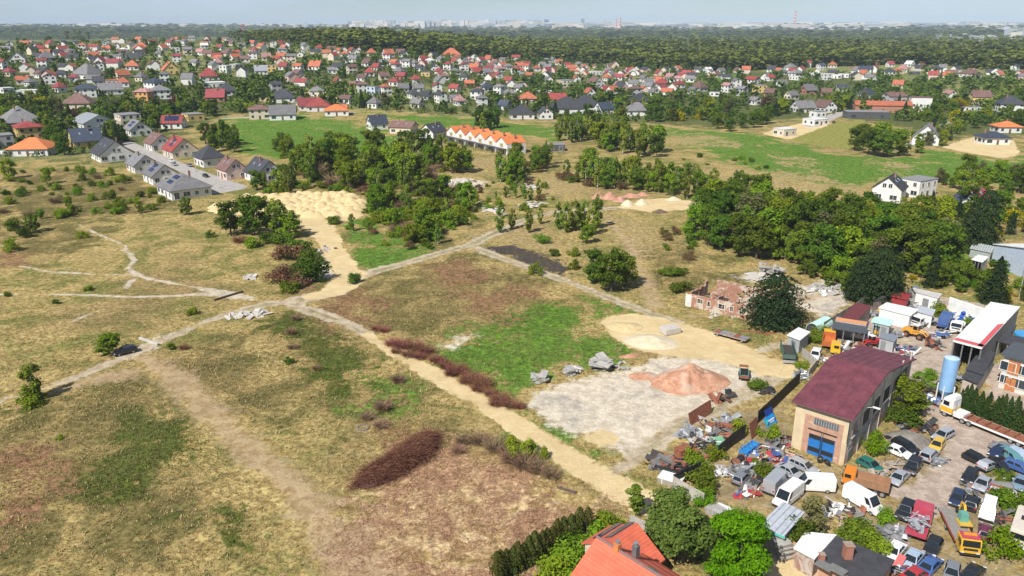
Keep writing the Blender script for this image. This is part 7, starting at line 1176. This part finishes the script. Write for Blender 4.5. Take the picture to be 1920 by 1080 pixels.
def sign():
    o = root(1450, 800, 18, -12, 'blue_sign_board', 'bright blue advertising board leaning behind the black fence', 'sign'); MB().box((0, 0, 1.1), (3.2, .1, 1.7)).build('board', M('sign_blue', (.015, .26, .66), .45), o, (0, 0, 0), (-.6, 0, 0)); [MB().box((0, 0, 0), (w, .02, h)).build('print', m, o, (x, -.07 + (z - 1.1) * .0, z), (-.6, 0, 0)) for x, z, w, h, m in ()]; q = root(1446, 788, 18, -12, 'blue_sign_board', 'dark blue board behind the bright blue one', 'sign'); MB().box((0, 0, 1.2), (2.4, .1, 1.8)).build('board', M('sign_darkblue', (.015, .05, .30), .5), q, (0, 0, 0), (-.4, 0, 0)); [MB().box((x, .3, .7), (.08, .08, 1.5)).build('strut', BLACK, q) for x in (-.9, .9)]; [MB().box((x, .35, .6), (.08, .08, 1.3)).build('strut', BLACK, o) for x in (-1.2, 1.2)]; MB().box((.2, -.085, 1.2), (1.9, .02, .22)).box((.3, -.085, .85), (1.3, .02, .12)).build('lettering', MW, o, (0, 0, 0), (-.6, 0, 0)); MB().box((-1.1, -.085, 1.2), (.7, .02, .8)).build('emblem', M('sign_green', (.05, .5, .4), .5), o, (0, 0, 0), (-.6, 0, 0))
sign()
def blue_frame():
    o = root(1404, 848, 18, -14, 'blue_steel_frame', 'bright blue open steel frame lying in the scrap', 'steel frame'); m = M('frame_blue', (.02, .22, .56), .5, dirt=.1); [MB().box((0, y, .5 + z), (4.2, .14, .14)).build('beam', m, o) for y in (-.6, .6) for z in (0, .5)]; [MB().box((x, 0, .75), (.14, 1.3, .6)).build('crossbar', m, o) for x in (-2, -1, 0, 1, 2)]; MB().box((0, 0, .2), (4, 1.2, .3)).build('base', RUST, o)
    o = root(1385, 870, 14, -12, 'cable_drum', 'dark cable drum with red rim before the black fence', 'drum'); MB().tube([(-.9, 0, .7), (.9, 0, .7)], .55, 14).build('core', BLACK, o); [MB().tube([(x, 0, .7), (x + .08, 0, .7)], .72, 16).build('flange', RUST, o) for x in (-.95, .9)]
blue_frame()
g = random.Random(14); TY = MB(); n = 12
for i in range(n):
    pass
tyre_me = bpy.data.meshes.new('tyre'); bm = bmesh.new()
_rg = [[bm.verts.new(((.30 + .11 * math.cos(b * 1.0472)) * math.cos(a * .3927), (.30 + .11 * math.cos(b * 1.0472)) * math.sin(a * .3927), .10 * math.sin(b * 1.0472))) for b in range(6)] for a in range(16)]
for a in range(16):
    for b in range(6): bm.faces.new((_rg[a][b], _rg[(a + 1) % 16][b], _rg[(a + 1) % 16][(b + 1) % 6], _rg[a][(b + 1) % 6]))
bm.to_mesh(tyre_me); bm.free(); tyre_me.materials.append(TYRE)
for i, (px, py, s, up, lb) in enumerate(((1537, 868, 1.2, 1.2, 'left tyre leaning before the blue doors'), (1550, 874, 1.3, 1.2, 'right tyre leaning before the blue doors'), (1664, 822, 1.2, .2, 'tyre lying behind the black estate car'), (1434, 868, 1.3, .9, 'black tyre in the colourful scrap heap'), (1553, 960, 1.6, 1.1, 'large tyre behind the olive tree'), (1657, 905, 1.0, .2, 'tyre lying near the silver saloon'), (1668, 822, 1.0, .5, 'second tyre behind the black estate car'))):
    p = P(px, py); tag(link('tyre', tyre_me, None, (p.x, p.y, p.z + .12 + .3 * up * s), (up, 0, g.uniform(0, 3)), (s, s, s)), lb, 'tyre', 'loose tyres in the scrapyard')
def pole(px, py, h, label):
    p = P(px, py); o = empty('lamp_post', (p.x, p.y, p.z), 0, label, 'lamp post'); MB().tube([(0, 0, 0), (0, 0, h)], [.12, .07], 8).build('pole', CONC, o); MB().box((.6, 0, h), (1.2, .1, .1)).box((1.2, 0, h - .03), (.6, .25, .12)).build('lamp_head', STEEL, o)
pole(192, 252, 8, 'street lamp at the far end of the estate street'); pole(368, 322, 8, 'street lamp beside the red-roofed estate house'); pole(1910, 560, 7, 'lamp post right of the white-roofed workshop')
for x, y, dx, dy, t, c, lb in ((322, 304, 12, 5, 'hatch', 'white', 'white car parked on the estate street'), (327, 310, 12, 5, 'wagon', 'silver', 'silver car parked on the estate street'), (356, 312, 12, 5, 'sedan', 'grey', 'grey car before the red-roofed estate house'), (386, 332, 12, 5, 'hatch', 'black', 'black car at the lower end of the estate street'), (8, 292, 12, 2, 'van', 'white', 'white van at the left edge of the estate'), (1563, 231, 10, -6, 'sedan', 'black', 'black car on the lane beside the lawn field')): car(x, y, dx, dy, t, c, lb, 'cars parked at the estate')
# ================================================================== village trees, forest belts, meadow grass, far city, haze
def far_houses():
    """the small far rest of the villages"""
    g = random.Random(5); b = MB(); pts = []
    for poly, n in (([(-60, 112), (-60, 90), (200, 80), (420, 76), (640, 96), (640, 118), (400, 112)], 75), ([(640, 118), (640, 98), (800, 104), (1000, 116), (1270, 136), (1270, 150), (900, 140)], 85), ([(1270, 150), (1270, 136), (1500, 136), (1700, 128), (1930, 138), (1930, 150)], 50), ([(640, 140), (640, 118), (900, 140), (1270, 150), (1270, 180), (900, 165)], 45), ([(-60, 150), (-60, 112), (400, 112), (640, 118), (640, 160), (300, 165)], 50)):
        k = 0
        while k < n:
            px = g.uniform(-60, 1930); py = g.uniform(74, 182)
            if in_poly(px, py, poly): pts.append((px, py)); k += 1
    HX = np.array(HOUSES); mats = [WALL['w'], WALL['c'], WALL['k'], ROOF['R'], ROOF['O'], ROOF['G'], ROOF['D'], ROOF['B'], ROOF['M']]
    for x, y in zip(*Pmany(*np.array(pts).T)):
        if (np.hypot(HX[:, 0] - x, HX[:, 1] - y) < HX[:, 2] + 7).any(): continue
        z = gz(x, y); a = g.uniform(0, 3.14); L, w, e = g.uniform(7, 10), g.uniform(6, 8), g.choice([2.6, 3.0, 4.6]); ca, sa = math.cos(a), math.sin(a)
        def T(v): return (x + v[0] * ca - v[1] * sa, y + v[0] * sa + v[1] * ca, z + v[2])
        hx, hy = L / 2, w / 2; rise = hy * g.uniform(.6, .9); wm = g.choice([0, 0, 0, 1, 2]); rm = g.choice([3, 3, 4, 4, 5, 5, 6, 6, 7, 7, 8]); o = .5
        b.add([T(v) for v in ((-hx, -hy, -.5), (hx, -hy, -.5), (hx, hy, -.5), (-hx, hy, -.5), (-hx, -hy, e), (hx, -hy, e), (hx, hy, e), (-hx, hy, e), (-hx, 0, e + rise), (hx, 0, e + rise))], [(0, 1, 5, 4), (2, 3, 7, 6), (1, 2, 6, 9, 5), (3, 0, 4, 8, 7)], wm)
        k = rise / hy; b.add([T(v) for v in ((-hx - o, -hy - o, e - o * k), (hx + o, -hy - o, e - o * k), (hx + o, 0, e + rise + .15), (-hx - o, 0, e + rise + .15), (hx + o, hy + o, e - o * k), (-hx - o, hy + o, e - o * k))], [(0, 1, 2, 3), (3, 2, 4, 5)], rm)
        HOUSES.append((x, y, 7))
    me = bpy.data.meshes.new('far_village'); me.from_pydata(b.v, [], b.f)
    for m in mats: me.materials.append(m)
    me.polygons.foreach_set('material_index', b.m); me.update(); tag(link('far_village', me), 'small white houses with red, orange and grey roofs packed across the far village', 'houses', kind='stuff')
far_houses()
def village_trees():
    """garden trees between the houses: the largest as things, the small rest as one mass"""
    g = random.Random(21); HX = np.array(HOUSES); one = []; few = 0
    polys = [([(-60, 300), (160, 290), (420, 215), (640, 205), (660, 120), (640, 78), (-60, 85)], 1500), ([(640, 205), (900, 218), (1250, 232), (1290, 130), (1000, 112), (640, 92)], 1300), ([(1250, 232), (1450, 225), (1600, 212), (1800, 250), (1980, 230), (1980, 140), (1500, 135), (1250, 135)], 760)]
    for poly, n in polys:
        cand = []
        while len(cand) < n:
            px = g.uniform(min(p[0] for p in poly), max(p[0] for p in poly)); py = g.uniform(min(p[1] for p in poly), max(p[1] for p in poly))
            if in_poly(px, py, poly): cand.append((px, py))
        for (px, py), wx, wy in zip(cand, *Pmany(*np.array(cand).T)):
            p = Vector((wx, wy, 0))
            if (np.hypot(HX[:, 0] - p.x, HX[:, 1] - p.y) < HX[:, 2] * .8).any(): continue
            u = Vector((p.x, p.y)).normalized()
            near_front = ((HX[:, 0] - p.x) * u.x + (HX[:, 1] - p.y) * u.y > 0) & (np.abs((HX[:, 0] - p.x) * u.y - (HX[:, 1] - p.y) * u.x) < 7) & (np.hypot(HX[:, 0] - p.x, HX[:, 1] - p.y) < 46)
            h = g.uniform(5, 11) if not near_front.any() else (g.uniform(2.4, 4.2) if py > 128 else g.uniform(4, 7))
            one.append((p.x, p.y, h, px, py))
    one.sort(key=lambda q: -q[2] * ppm((q[0], q[1], 0)))
    for x, y, h, px, py in one[:230]:
        key = g.choices(['broad', 'deep', 'birch', 'fir', 'olive', 'goldbush', 'bush', 'purplebush'], [.2, .3, .2, .12, .08, .03, .05, .02])[0]
        plant(key, x, y, h, zone(px, py))
    mass('garden_trees', [(x, y, h, g.random()) for x, y, h, px, py in one[230:]], 80, .105, 'mixed green garden trees massed between the village houses', 'trees')
FMAT = leafmat('leaf_forest', (0.05, 0.082, 0.02), (0.17, 0.205, 0.042), 0.0, 0.15)
def mass(name, trees, nl, size, label, cat, wide=1.25, up=.35):
    g = np.random.default_rng(len(trees)); vs = []; fs = []; ts = []; off = 0
    temp = [crown_arrays(k, s, nl, size, .8, up) for k, s in (('broad', 5), ('broad', 6), ('birch', 7), ('broad', 8), ('bush', 9))]
    zz = hgt([t[0] for t in trees], [t[1] for t in trees])
    for (x, y, h, q), gz0 in zip(trees, zz):
        V, F, t = temp[int(q * 4.999)]; w = h * wide; a = q * 91; ca, sa = math.cos(a), math.sin(a)
        vs.append(np.c_[(V[:, 0] * ca - V[:, 1] * sa) * w + x, (V[:, 0] * sa + V[:, 1] * ca) * w + y, V[:, 2] * h + gz0]); fs.append(F + off); off += len(V)
        f = (q * 57.3) % 1; ts.append(np.clip(t * .3 + f * .7, 0, 1))
    o = link(name, np_mesh(name, np.concatenate(vs), np.concatenate(fs), FMAT, {'tint': np.concatenate(ts)})); tag(o, label, cat, kind='stuff'); return o
village_trees()
def forest():
    g = random.Random(3); L = [(-80, 74), (150, 76), (330, 72), (400, 70), (470, 76), (560, 84), (640, 92), (760, 99), (900, 107), (1000, 112), (1100, 117), (1250, 130), (1330, 132), (1450, 130), (1560, 124), (1680, 120), (1780, 122), (1850, 130), (2000, 128)]
    xs = [p[0] for p in L]; ys = [p[1] for p in L]; tr = []
    def edge(px): return float(np.interp(px, xs, ys))
    pts = []
    for i in range(2300): px = g.uniform(-120, 2040); pts.append((px, edge(px) - g.uniform(-1, 5), g.uniform(10, 17)))     # the visible front of the wood
    for i in range(5200): px = g.uniform(-120, 2040); e = edge(px); f = g.random() ** 1.3; pts.append((px, e - 3 - f * (e - 66), g.uniform(11, 19) * (1 + f * .35)))
    X, Y = Pmany([p[0] for p in pts], [p[1] for p in pts]); tr = [(x, y, p[2], g.random()) for x, y, p in zip(X, Y, pts)]
    o = mass('forest', tr, 52, .115, 'broad mixed forest belt beyond the village', 'forest', 1.5, 1.6)
    pts = []
    for i in range(4200):
        px = g.uniform(-200, 2120); py = g.uniform(49, 68) if px < 420 else 48 + 22 * g.random() ** .8
        if px > 660 and 58 < py < 62 and g.random() < .5: continue
        pts.append((px, py, g.uniform(16, 30)))
    X, Y = Pmany([p[0] for p in pts], [p[1] for p in pts]); tr = [(x, y, p[2], g.random()) for x, y, p in zip(X, Y, pts)]
    mass('distant_forest', tr, 18, .26, 'bluish distant woods under the skyline', 'forest', 2.6, 2.0)
forest()
def grass():
    """tussocks of last year's grass with green shoots among them"""
    g = np.random.default_rng(8); n = 300000; r = np.sqrt(g.uniform(58 ** 2, 215 ** 2, n)) * g.uniform(.62, 1, n); r = np.clip(r, 55, 230); a = g.uniform(-.68, .68, n); X = r * np.sin(a); Y = r * np.cos(a)
    at = layers_at(X, Y); bare = np.maximum.reduce([at['sd_' + k] for k in ('sand', 'track', 'rubble', 'yard', 'path')]); keep = (bare < -.3) & (at['sd_dusty'] < g.uniform(-2, 1.5, n)) & (at['sd_burnt'] < 0) & (at['sd_chips'] < g.uniform(-3, 2, n)) & (at['sd_scrap'] < g.uniform(-3, 6, n))
    keep &= vnoise(X * 1.1, Y * 1.1) * .6 + vnoise(X * .23 + 9, Y * .23) * .4 > g.uniform(.25, .62, n); X, Y = X[keep], Y[keep]; n = len(X); green = np.maximum(sm(-2, 2, at['sd_green'][keep]), sm(-2, 2, at['sd_bramble'][keep])) * .75 + .5 * sm(.38, .58, fbm(X / 8, Y / 8)) * sm(.3, .6, fbm(X / 2 + 40, Y / 2)); green = np.clip(green - .06 + g.normal(0, .18, n), 0, 1); Z = hgt(X, Y)
    k = 3; C = np.repeat(np.c_[X, Y, Z - .03], k, 0); m = n * k; h = np.repeat(g.gamma(4, .032, n) + .04, k) * g.uniform(.6, 1.2, m); an = g.uniform(0, 6.283, m); lean = g.uniform(.3, 1.1, m) * h; w = h * g.uniform(.10, .24, m) + .02
    b0 = C + np.c_[np.cos(an + 1.57) * w, np.sin(an + 1.57) * w, np.zeros(m)]; b1 = C - np.c_[np.cos(an + 1.57) * w, np.sin(an + 1.57) * w, np.zeros(m)]; tp = C + np.c_[np.cos(an) * lean, np.sin(an) * lean, h]
    V = np.stack([b0, b1, tp], 1).reshape(-1, 3); gr = np.repeat(green, k)[:, None]; q = g.uniform(.75, 1.25, (m, 1))
    straw = np.array([.37, .285, .13]); gc = np.array([.13, .17, .035]); col = np.clip((straw * (1 - gr) + gc * gr) * q, 0, 1)
    rd = np.repeat(sm(-1, 3, at['sd_ruddy'][keep]), k)[:, None] * .7; col = col * (1 - rd) + np.array([.26, .13, .08]) * rd * q
    t = NT('grass_blades'); t.l.new(t.attr('tone').outputs['Color'], t.b.inputs['Base Color']); t.b.inputs['Roughness'].default_value = .8; t.b.inputs['Specular IOR Level'].default_value = .05
    o = link('meadow_grass', np_mesh('meadow_grass', V, np.arange(3 * m).reshape(m, 3), t.mat, {'tone': np.repeat(col, 3, 0)})); tag(o, 'dry straw coloured meadow grass with green tufts', 'grass', kind='stuff')
grass()
def brambles():
    """low bramble and nettle thickets, and the dry stalks of last year standing in them"""
    g = np.random.default_rng(12); vs = []; n = 260000; r = np.sqrt(g.uniform(58 ** 2, 200 ** 2, n)); a = g.uniform(-.66, .66, n); X = r * np.sin(a); Y = r * np.cos(a); at = layers_at(X, Y, ['bramble', 'weeds', 'green', 'track', 'sand', 'dusty', 'rubble', 'chips', 'yard'])
    lump = vnoise(X / 1.6, Y / 1.6) * .55 + vnoise(X / 5 + 3, Y / 5) * .45; bare = np.maximum.reduce([at['sd_' + k] for k in ('track', 'sand', 'rubble', 'yard')])
    p = np.clip(sm(-2.5, 2, at['sd_bramble']) * 1.2 + .22 * sm(-3, 3, at['sd_weeds']) + .12 * sm(-3, 3, at['sd_green']) + .02, 0, 1) * sm(.42, .62, lump) * (bare < -.6) * (at['sd_dusty'] < 0); kp = g.random(n) < p; X, Y, lump = X[kp], Y[kp], lump[kp]; br = sm(-2.5, 2, at['sd_bramble'][kp]); n = len(X)
    h = (lump - .4) * (1.0 + 1.2 * br) * g.uniform(.2, 1, n); C = np.c_[X, Y, hgt(X, Y) + np.maximum(h, .03)]; N = g.normal(size=(n, 3)) * .5 + np.array([0, 0, 1]); V, F = kites(C, N / np.linalg.norm(N, axis=1)[:, None], .11, g)
    o = link('bramble_thicket', np_mesh('bramble_thicket', V, F, leafmat('leaf_bramble', (.038, .065, .010), (.14, .17, .03), 0, .15), {'tint': np.repeat(np.clip(g.uniform(0, 1, n) * .8 + lump - .5, 0, 1), 4)})); tag(o, 'low dark green brambles and weeds creeping over the meadow', 'weeds', kind='stuff')
    n = 60000; r = np.sqrt(g.uniform(58 ** 2, 190 ** 2, n)); a = g.uniform(-.66, .66, n); X = r * np.sin(a); Y = r * np.cos(a); at = layers_at(X, Y, ['weeds', 'ruddy', 'track', 'sand', 'rubble', 'yard', 'dusty']); bare = np.maximum.reduce([at['sd_' + k] for k in ('track', 'sand', 'rubble', 'yard', 'dusty')]); kp = (bare < -.5) & (g.random(n) < (.03 + .4 * sm(-2, 3, at['sd_weeds']) + .5 * sm(-1, 3, at['sd_ruddy'])) * sm(.35, .65, vnoise(X / 4, Y / 4)) * 1.6); X, Y = X[kp], Y[kp]; n = len(X); h = g.gamma(4, .14, n); b = np.c_[X, Y, hgt(X, Y) - .02]; t = b + np.c_[g.normal(0, .25, n) * h, g.normal(0, .25, n) * h, h]; an = g.uniform(0, 6.28, n); s = np.c_[np.cos(an), np.sin(an), np.zeros(n)] * g.uniform(.012, .03, n)[:, None]
    V = np.stack([b - s, b + s, t + s * .4, t - s * .4], 1).reshape(-1, 3); o = link('dry_stalks', np_mesh('dry_stalks', V, np.arange(4 * n).reshape(n, 4), leafmat('stalk_brown', (.12, .07, .04), (.36, .24, .14), 0, 0), {'tint': np.repeat(g.uniform(0, 1, n), 4)})); tag(o, 'thin brown dry stalks standing in the meadow', 'stalks', kind='stuff')
brambles()
def twigs():
    g = np.random.default_rng(4); n = 12000; L = np.array(WP['chips'][0]); lo = L[:, :2].min(0) - 4; hi = L[:, :2].max(0) + 4; X = g.uniform(lo[0], hi[0], n * 3); Y = g.uniform(lo[1], hi[1], n * 3)
    s = layers_at(X, Y, ['chips'])['sd_chips']; kp = (s + 7 * (fbm(X / 6, Y / 6, 3) - .45) > g.uniform(-5, 2.5, n * 3)) & (vnoise(X / 1.5, Y / 1.5) > g.uniform(.1, .6, n * 3)); X, Y = X[kp][:n], Y[kp][:n]; n = len(X); a = g.uniform(0, 6.283, n); l = g.gamma(3, .09, n); w = g.uniform(.008, .022, n); d = np.c_[np.cos(a), np.sin(a), g.normal(0, .18, n)]; c = np.c_[X, Y, hgt(X, Y) + g.uniform(.02, .22, n)]; s = np.c_[-np.sin(a), np.cos(a), g.normal(0, .15, n)] * w[:, None]
    V = np.stack([c - d * l[:, None] - s, c + d * l[:, None] - s, c + d * l[:, None] + s, c - d * l[:, None] + s], 1).reshape(-1, 3)
    o = link('brush_litter', np_mesh('brush_litter', V, np.arange(4 * n).reshape(n, 4), leafmat('litter', (.17, .09, .05), (.56, .41, .24), 0, 0), {'tint': np.repeat(g.uniform(0, 1, n), 4)})); tag(o, 'scattered pale twigs and chipped brush on the cleared ground', 'twigs', kind='stuff')
twigs()
# ------------------------------------------------------------------ far city
def far_at(px, dist):
    d = ray(px, 60); k = dist / math.hypot(d[0], d[1]); x, y = d[0] * k, d[1] * k; return x, y, gz(x, y)
def top_for(py, dist): # height above datum that shows at row py at that distance
    d = ray(960, py); return CAM_H + d[2] / math.hypot(d[0], d[1]) * dist
def tower(px, dist, ytop, wpx, mat, name, label, cat, bands=0):
    x, y, z = far_at(px, dist); h = top_for(ytop, dist) - z; w = wpx * dist / FPX; o = empty(name, (x, y, z), HG.uniform(-.3, .3), label, cat)
    MB().box((0, 0, h / 2), (w, w * .8, h)).build('wall', mat, o)
    for i in range(bands): MB().box((0, -w * .4 - .3, h * (i + .7) / (bands + .4)), (w * .9, .5, h / bands * .4)).build('window_band', PANE, o)
    MB().box((0, 0, h + 1.5), (w * .5, w * .4, 3)).build('roof_plant', mat, o)
CB = M('tower_blue', (.05, .17, .36), .3); CG = M('tower_grey', (.34, .38, .42), .6); CBK = M('tower_brick', (.36, .15, .11), .8); CWH = M('tower_white', (.50, .51, .52), .7); CRD = M('chimney_red', (.55, .06, .05), .7)
tower(1024.5, 8200, 37, 7.5, CB, 'office_tower', 'blue glass office tower on the skyline', 'tower', 8); tower(1092, 8600, 35, 6, CG, 'office_tower', 'grey slab tower right of the blue tower', 'tower', 7); tower(734, 8800, 41, 5, CG, 'office_tower', 'lone grey tower left of the city skyline', 'tower', 6); tower(928, 8800, 42, 9, CG, 'office_tower', 'broad grey block amid the city skyline', 'tower', 4); tower(986, 8700, 42, 6, CG, 'office_tower', 'slim grey block left of the blue tower', 'tower', 5); tower(456, 3300, 45.5, 6.5, CBK, 'brick_tower', 'brick tower block above the wooded hill crest', 'tower', 6)
def stack(px, dist, ytop, wpx, label, bands=7):
    x, y, z = far_at(px, dist); h = top_for(ytop, dist) - z; w = wpx * dist / FPX / 2; o = empty('chimney_stack', (x, y, z), 0, label, 'chimney', 'striped power station chimneys')
    for i in range(bands):
        a, b = i / bands, (i + 1) / bands; MB().tube([(0, 0, h * a), (0, 0, h * b)], [w * (1.25 - .45 * a), w * (1.25 - .45 * b)], 12).build('band', CRD if (bands - i) % 2 else CWH, o)
stack(1488, 7600, 23, 3.2, 'tall red and white striped chimney at right on the horizon', 9); stack(1154.5, 6200, 36, 2.8, 'left one of the paired striped chimneys'); stack(1162, 6200, 34, 2.8, 'right one of the paired striped chimneys'); stack(1133, 8800, 36, 2, 'thin chimney right of the grey slab tower', 5)
tower(1483, 7600, 44, 14, CWH, 'power_station', 'white power station block at the foot of the striped chimney', 'power station', 3); tower(1568, 7000, 46, 6, CWH, 'silo_tower', 'white industrial tower right of the power station', 'tower', 3); tower(1578, 7000, 48, 5, CWH, 'silo_tower', 'smaller white industrial block beside the white tower', 'tower', 2); tower(1262, 6400, 55, 9, CBK, 'church', 'reddish church building among the far woods', 'church', 2)
def city():
    g = random.Random(77)
    def district(name, label, rows, mats):
        b = MB()
        for x0, x1, y0, y1, n, wr, hr in rows:
            for i in range(n):
                px = g.uniform(x0, x1); py = g.uniform(y0, y1); p = P(px, py); D = math.hypot(p.x, p.y); w = g.uniform(*wr); h = g.uniform(*hr); b.box((p.x, p.y, p.z + h / 2 - 1), (w, g.uniform(12, 26), h), g.uniform(-.5, .5), g.choice(range(len(mats))))
        o = link(name, b.mesh(name, mats)); tag(o, label, 'city', kind='stuff')
    cm = [CWH, M('block_cream', (.56, .52, .46), .8), CG, M('block_pale', (.5, .46, .44), .8), M('block_bluegrey', (.28, .32, .37), .8)]
    district('city_skyline', 'pale apartment blocks and sheds of the distant city', [(660, 1010, 48, 54, 260, (30, 110), (20, 60)), (990, 1300, 48, 53, 150, (30, 160), (14, 36)), (1280, 1920, 48, 57, 220, (30, 190), (12, 36)), (0, 640, 49, 52, 60, (30, 120), (12, 30)), (1350, 1460, 50, 57, 30, (25, 60), (12, 34)), (640, 760, 60, 68, 40, (20, 70), (10, 24)), (1750, 1870, 66, 78, 110, (9, 22), (6, 11)), (1880, 1990, 62, 74, 26, (22, 46), (18, 40)), (560, 640, 60, 66, 24, (20, 50), (12, 24)), (1500, 1640, 52, 60, 40, (30, 80), (8, 18)), (350, 440, 56, 58, 10, (20, 50), (8, 14))], cm)
city()
# ------------------------------------------------------------------ haze: the air itself
def haze():
    b = MB(); b.add([(-23000, -400, -12), (23000, -400, -12), (23000, 27500, -12), (-23000, 27500, -12), (-23000, -400, 215), (23000, -400, 215), (23000, 27500, 215), (-23000, 27500, 215)], [(0, 3, 2, 1), (4, 5, 6, 7), (0, 1, 5, 4), (1, 2, 6, 5), (2, 3, 7, 6), (3, 0, 4, 7)])
    m = bpy.data.materials.new('haze_air'); m.use_nodes = True; n = m.node_tree.nodes; n.remove(n['Principled BSDF']); v = n.new('ShaderNodeVolumePrincipled')
    v.inputs['Color'].default_value = (0.70, 0.86, 1.0, 1); v.inputs['Density'].default_value = 7.5e-5; v.inputs['Anisotropy'].default_value = -0.15
    m.node_tree.links.new(v.outputs[0], n['Material Output'].inputs['Volume'])
    o = link('haze', b.mesh('haze', m)); o['kind'] = 'stuff'; o['label'] = 'pale blue summer haze over the landscape'
haze()
# ================================================================== tell alike things apart by their order in the view
def order_labels():
    ones = ['first', 'second', 'third', 'fourth', 'fifth', 'sixth', 'seventh', 'eighth', 'ninth', 'tenth', 'eleventh', 'twelfth', 'thirteenth', 'fourteenth', 'fifteenth', 'sixteenth', 'seventeenth', 'eighteenth', 'nineteenth']
    tens = ['', '', 'twenty', 'thirty', 'forty', 'fifty', 'sixty', 'seventy', 'eighty', 'ninety']
    def word(n): return ones[n - 1] if n < 20 else (tens[n // 10][:-1] + 'ieth' if n % 10 == 0 else tens[n // 10] + '-' + ones[n % 10 - 1])
    def place(i, n): return 'leftmost' if i == 0 else ('rightmost' if i == n - 1 else word(i + 1) + ' from left')
    by = {}
    for o in THINGS: by.setdefault(o['label'], []).append(o)
    for lab, v in by.items():
        n = len(v)
        if n < 2: continue
        px = {o.name: to_px(o.location) for o in v}
        rows = 1 if n <= 12 or len(lab.split()) > 11 else min(6, -(-n // 9)); v.sort(key=lambda o: -px[o.name][1]); k = 0
        for r in range(rows):
            m = n // rows + (1 if r < n % rows else 0); row = sorted(v[k:k + m], key=lambda o: px[o.name][0]); k += m
            for i, o in enumerate(row):
                where = '' if rows == 1 else (', front row' if r == 0 else (', back row' if r == rows - 1 else ', ' + word(r + 1) + ' row'))
                o['label'] = lab + where + ', ' + place(i, m)
order_labels()
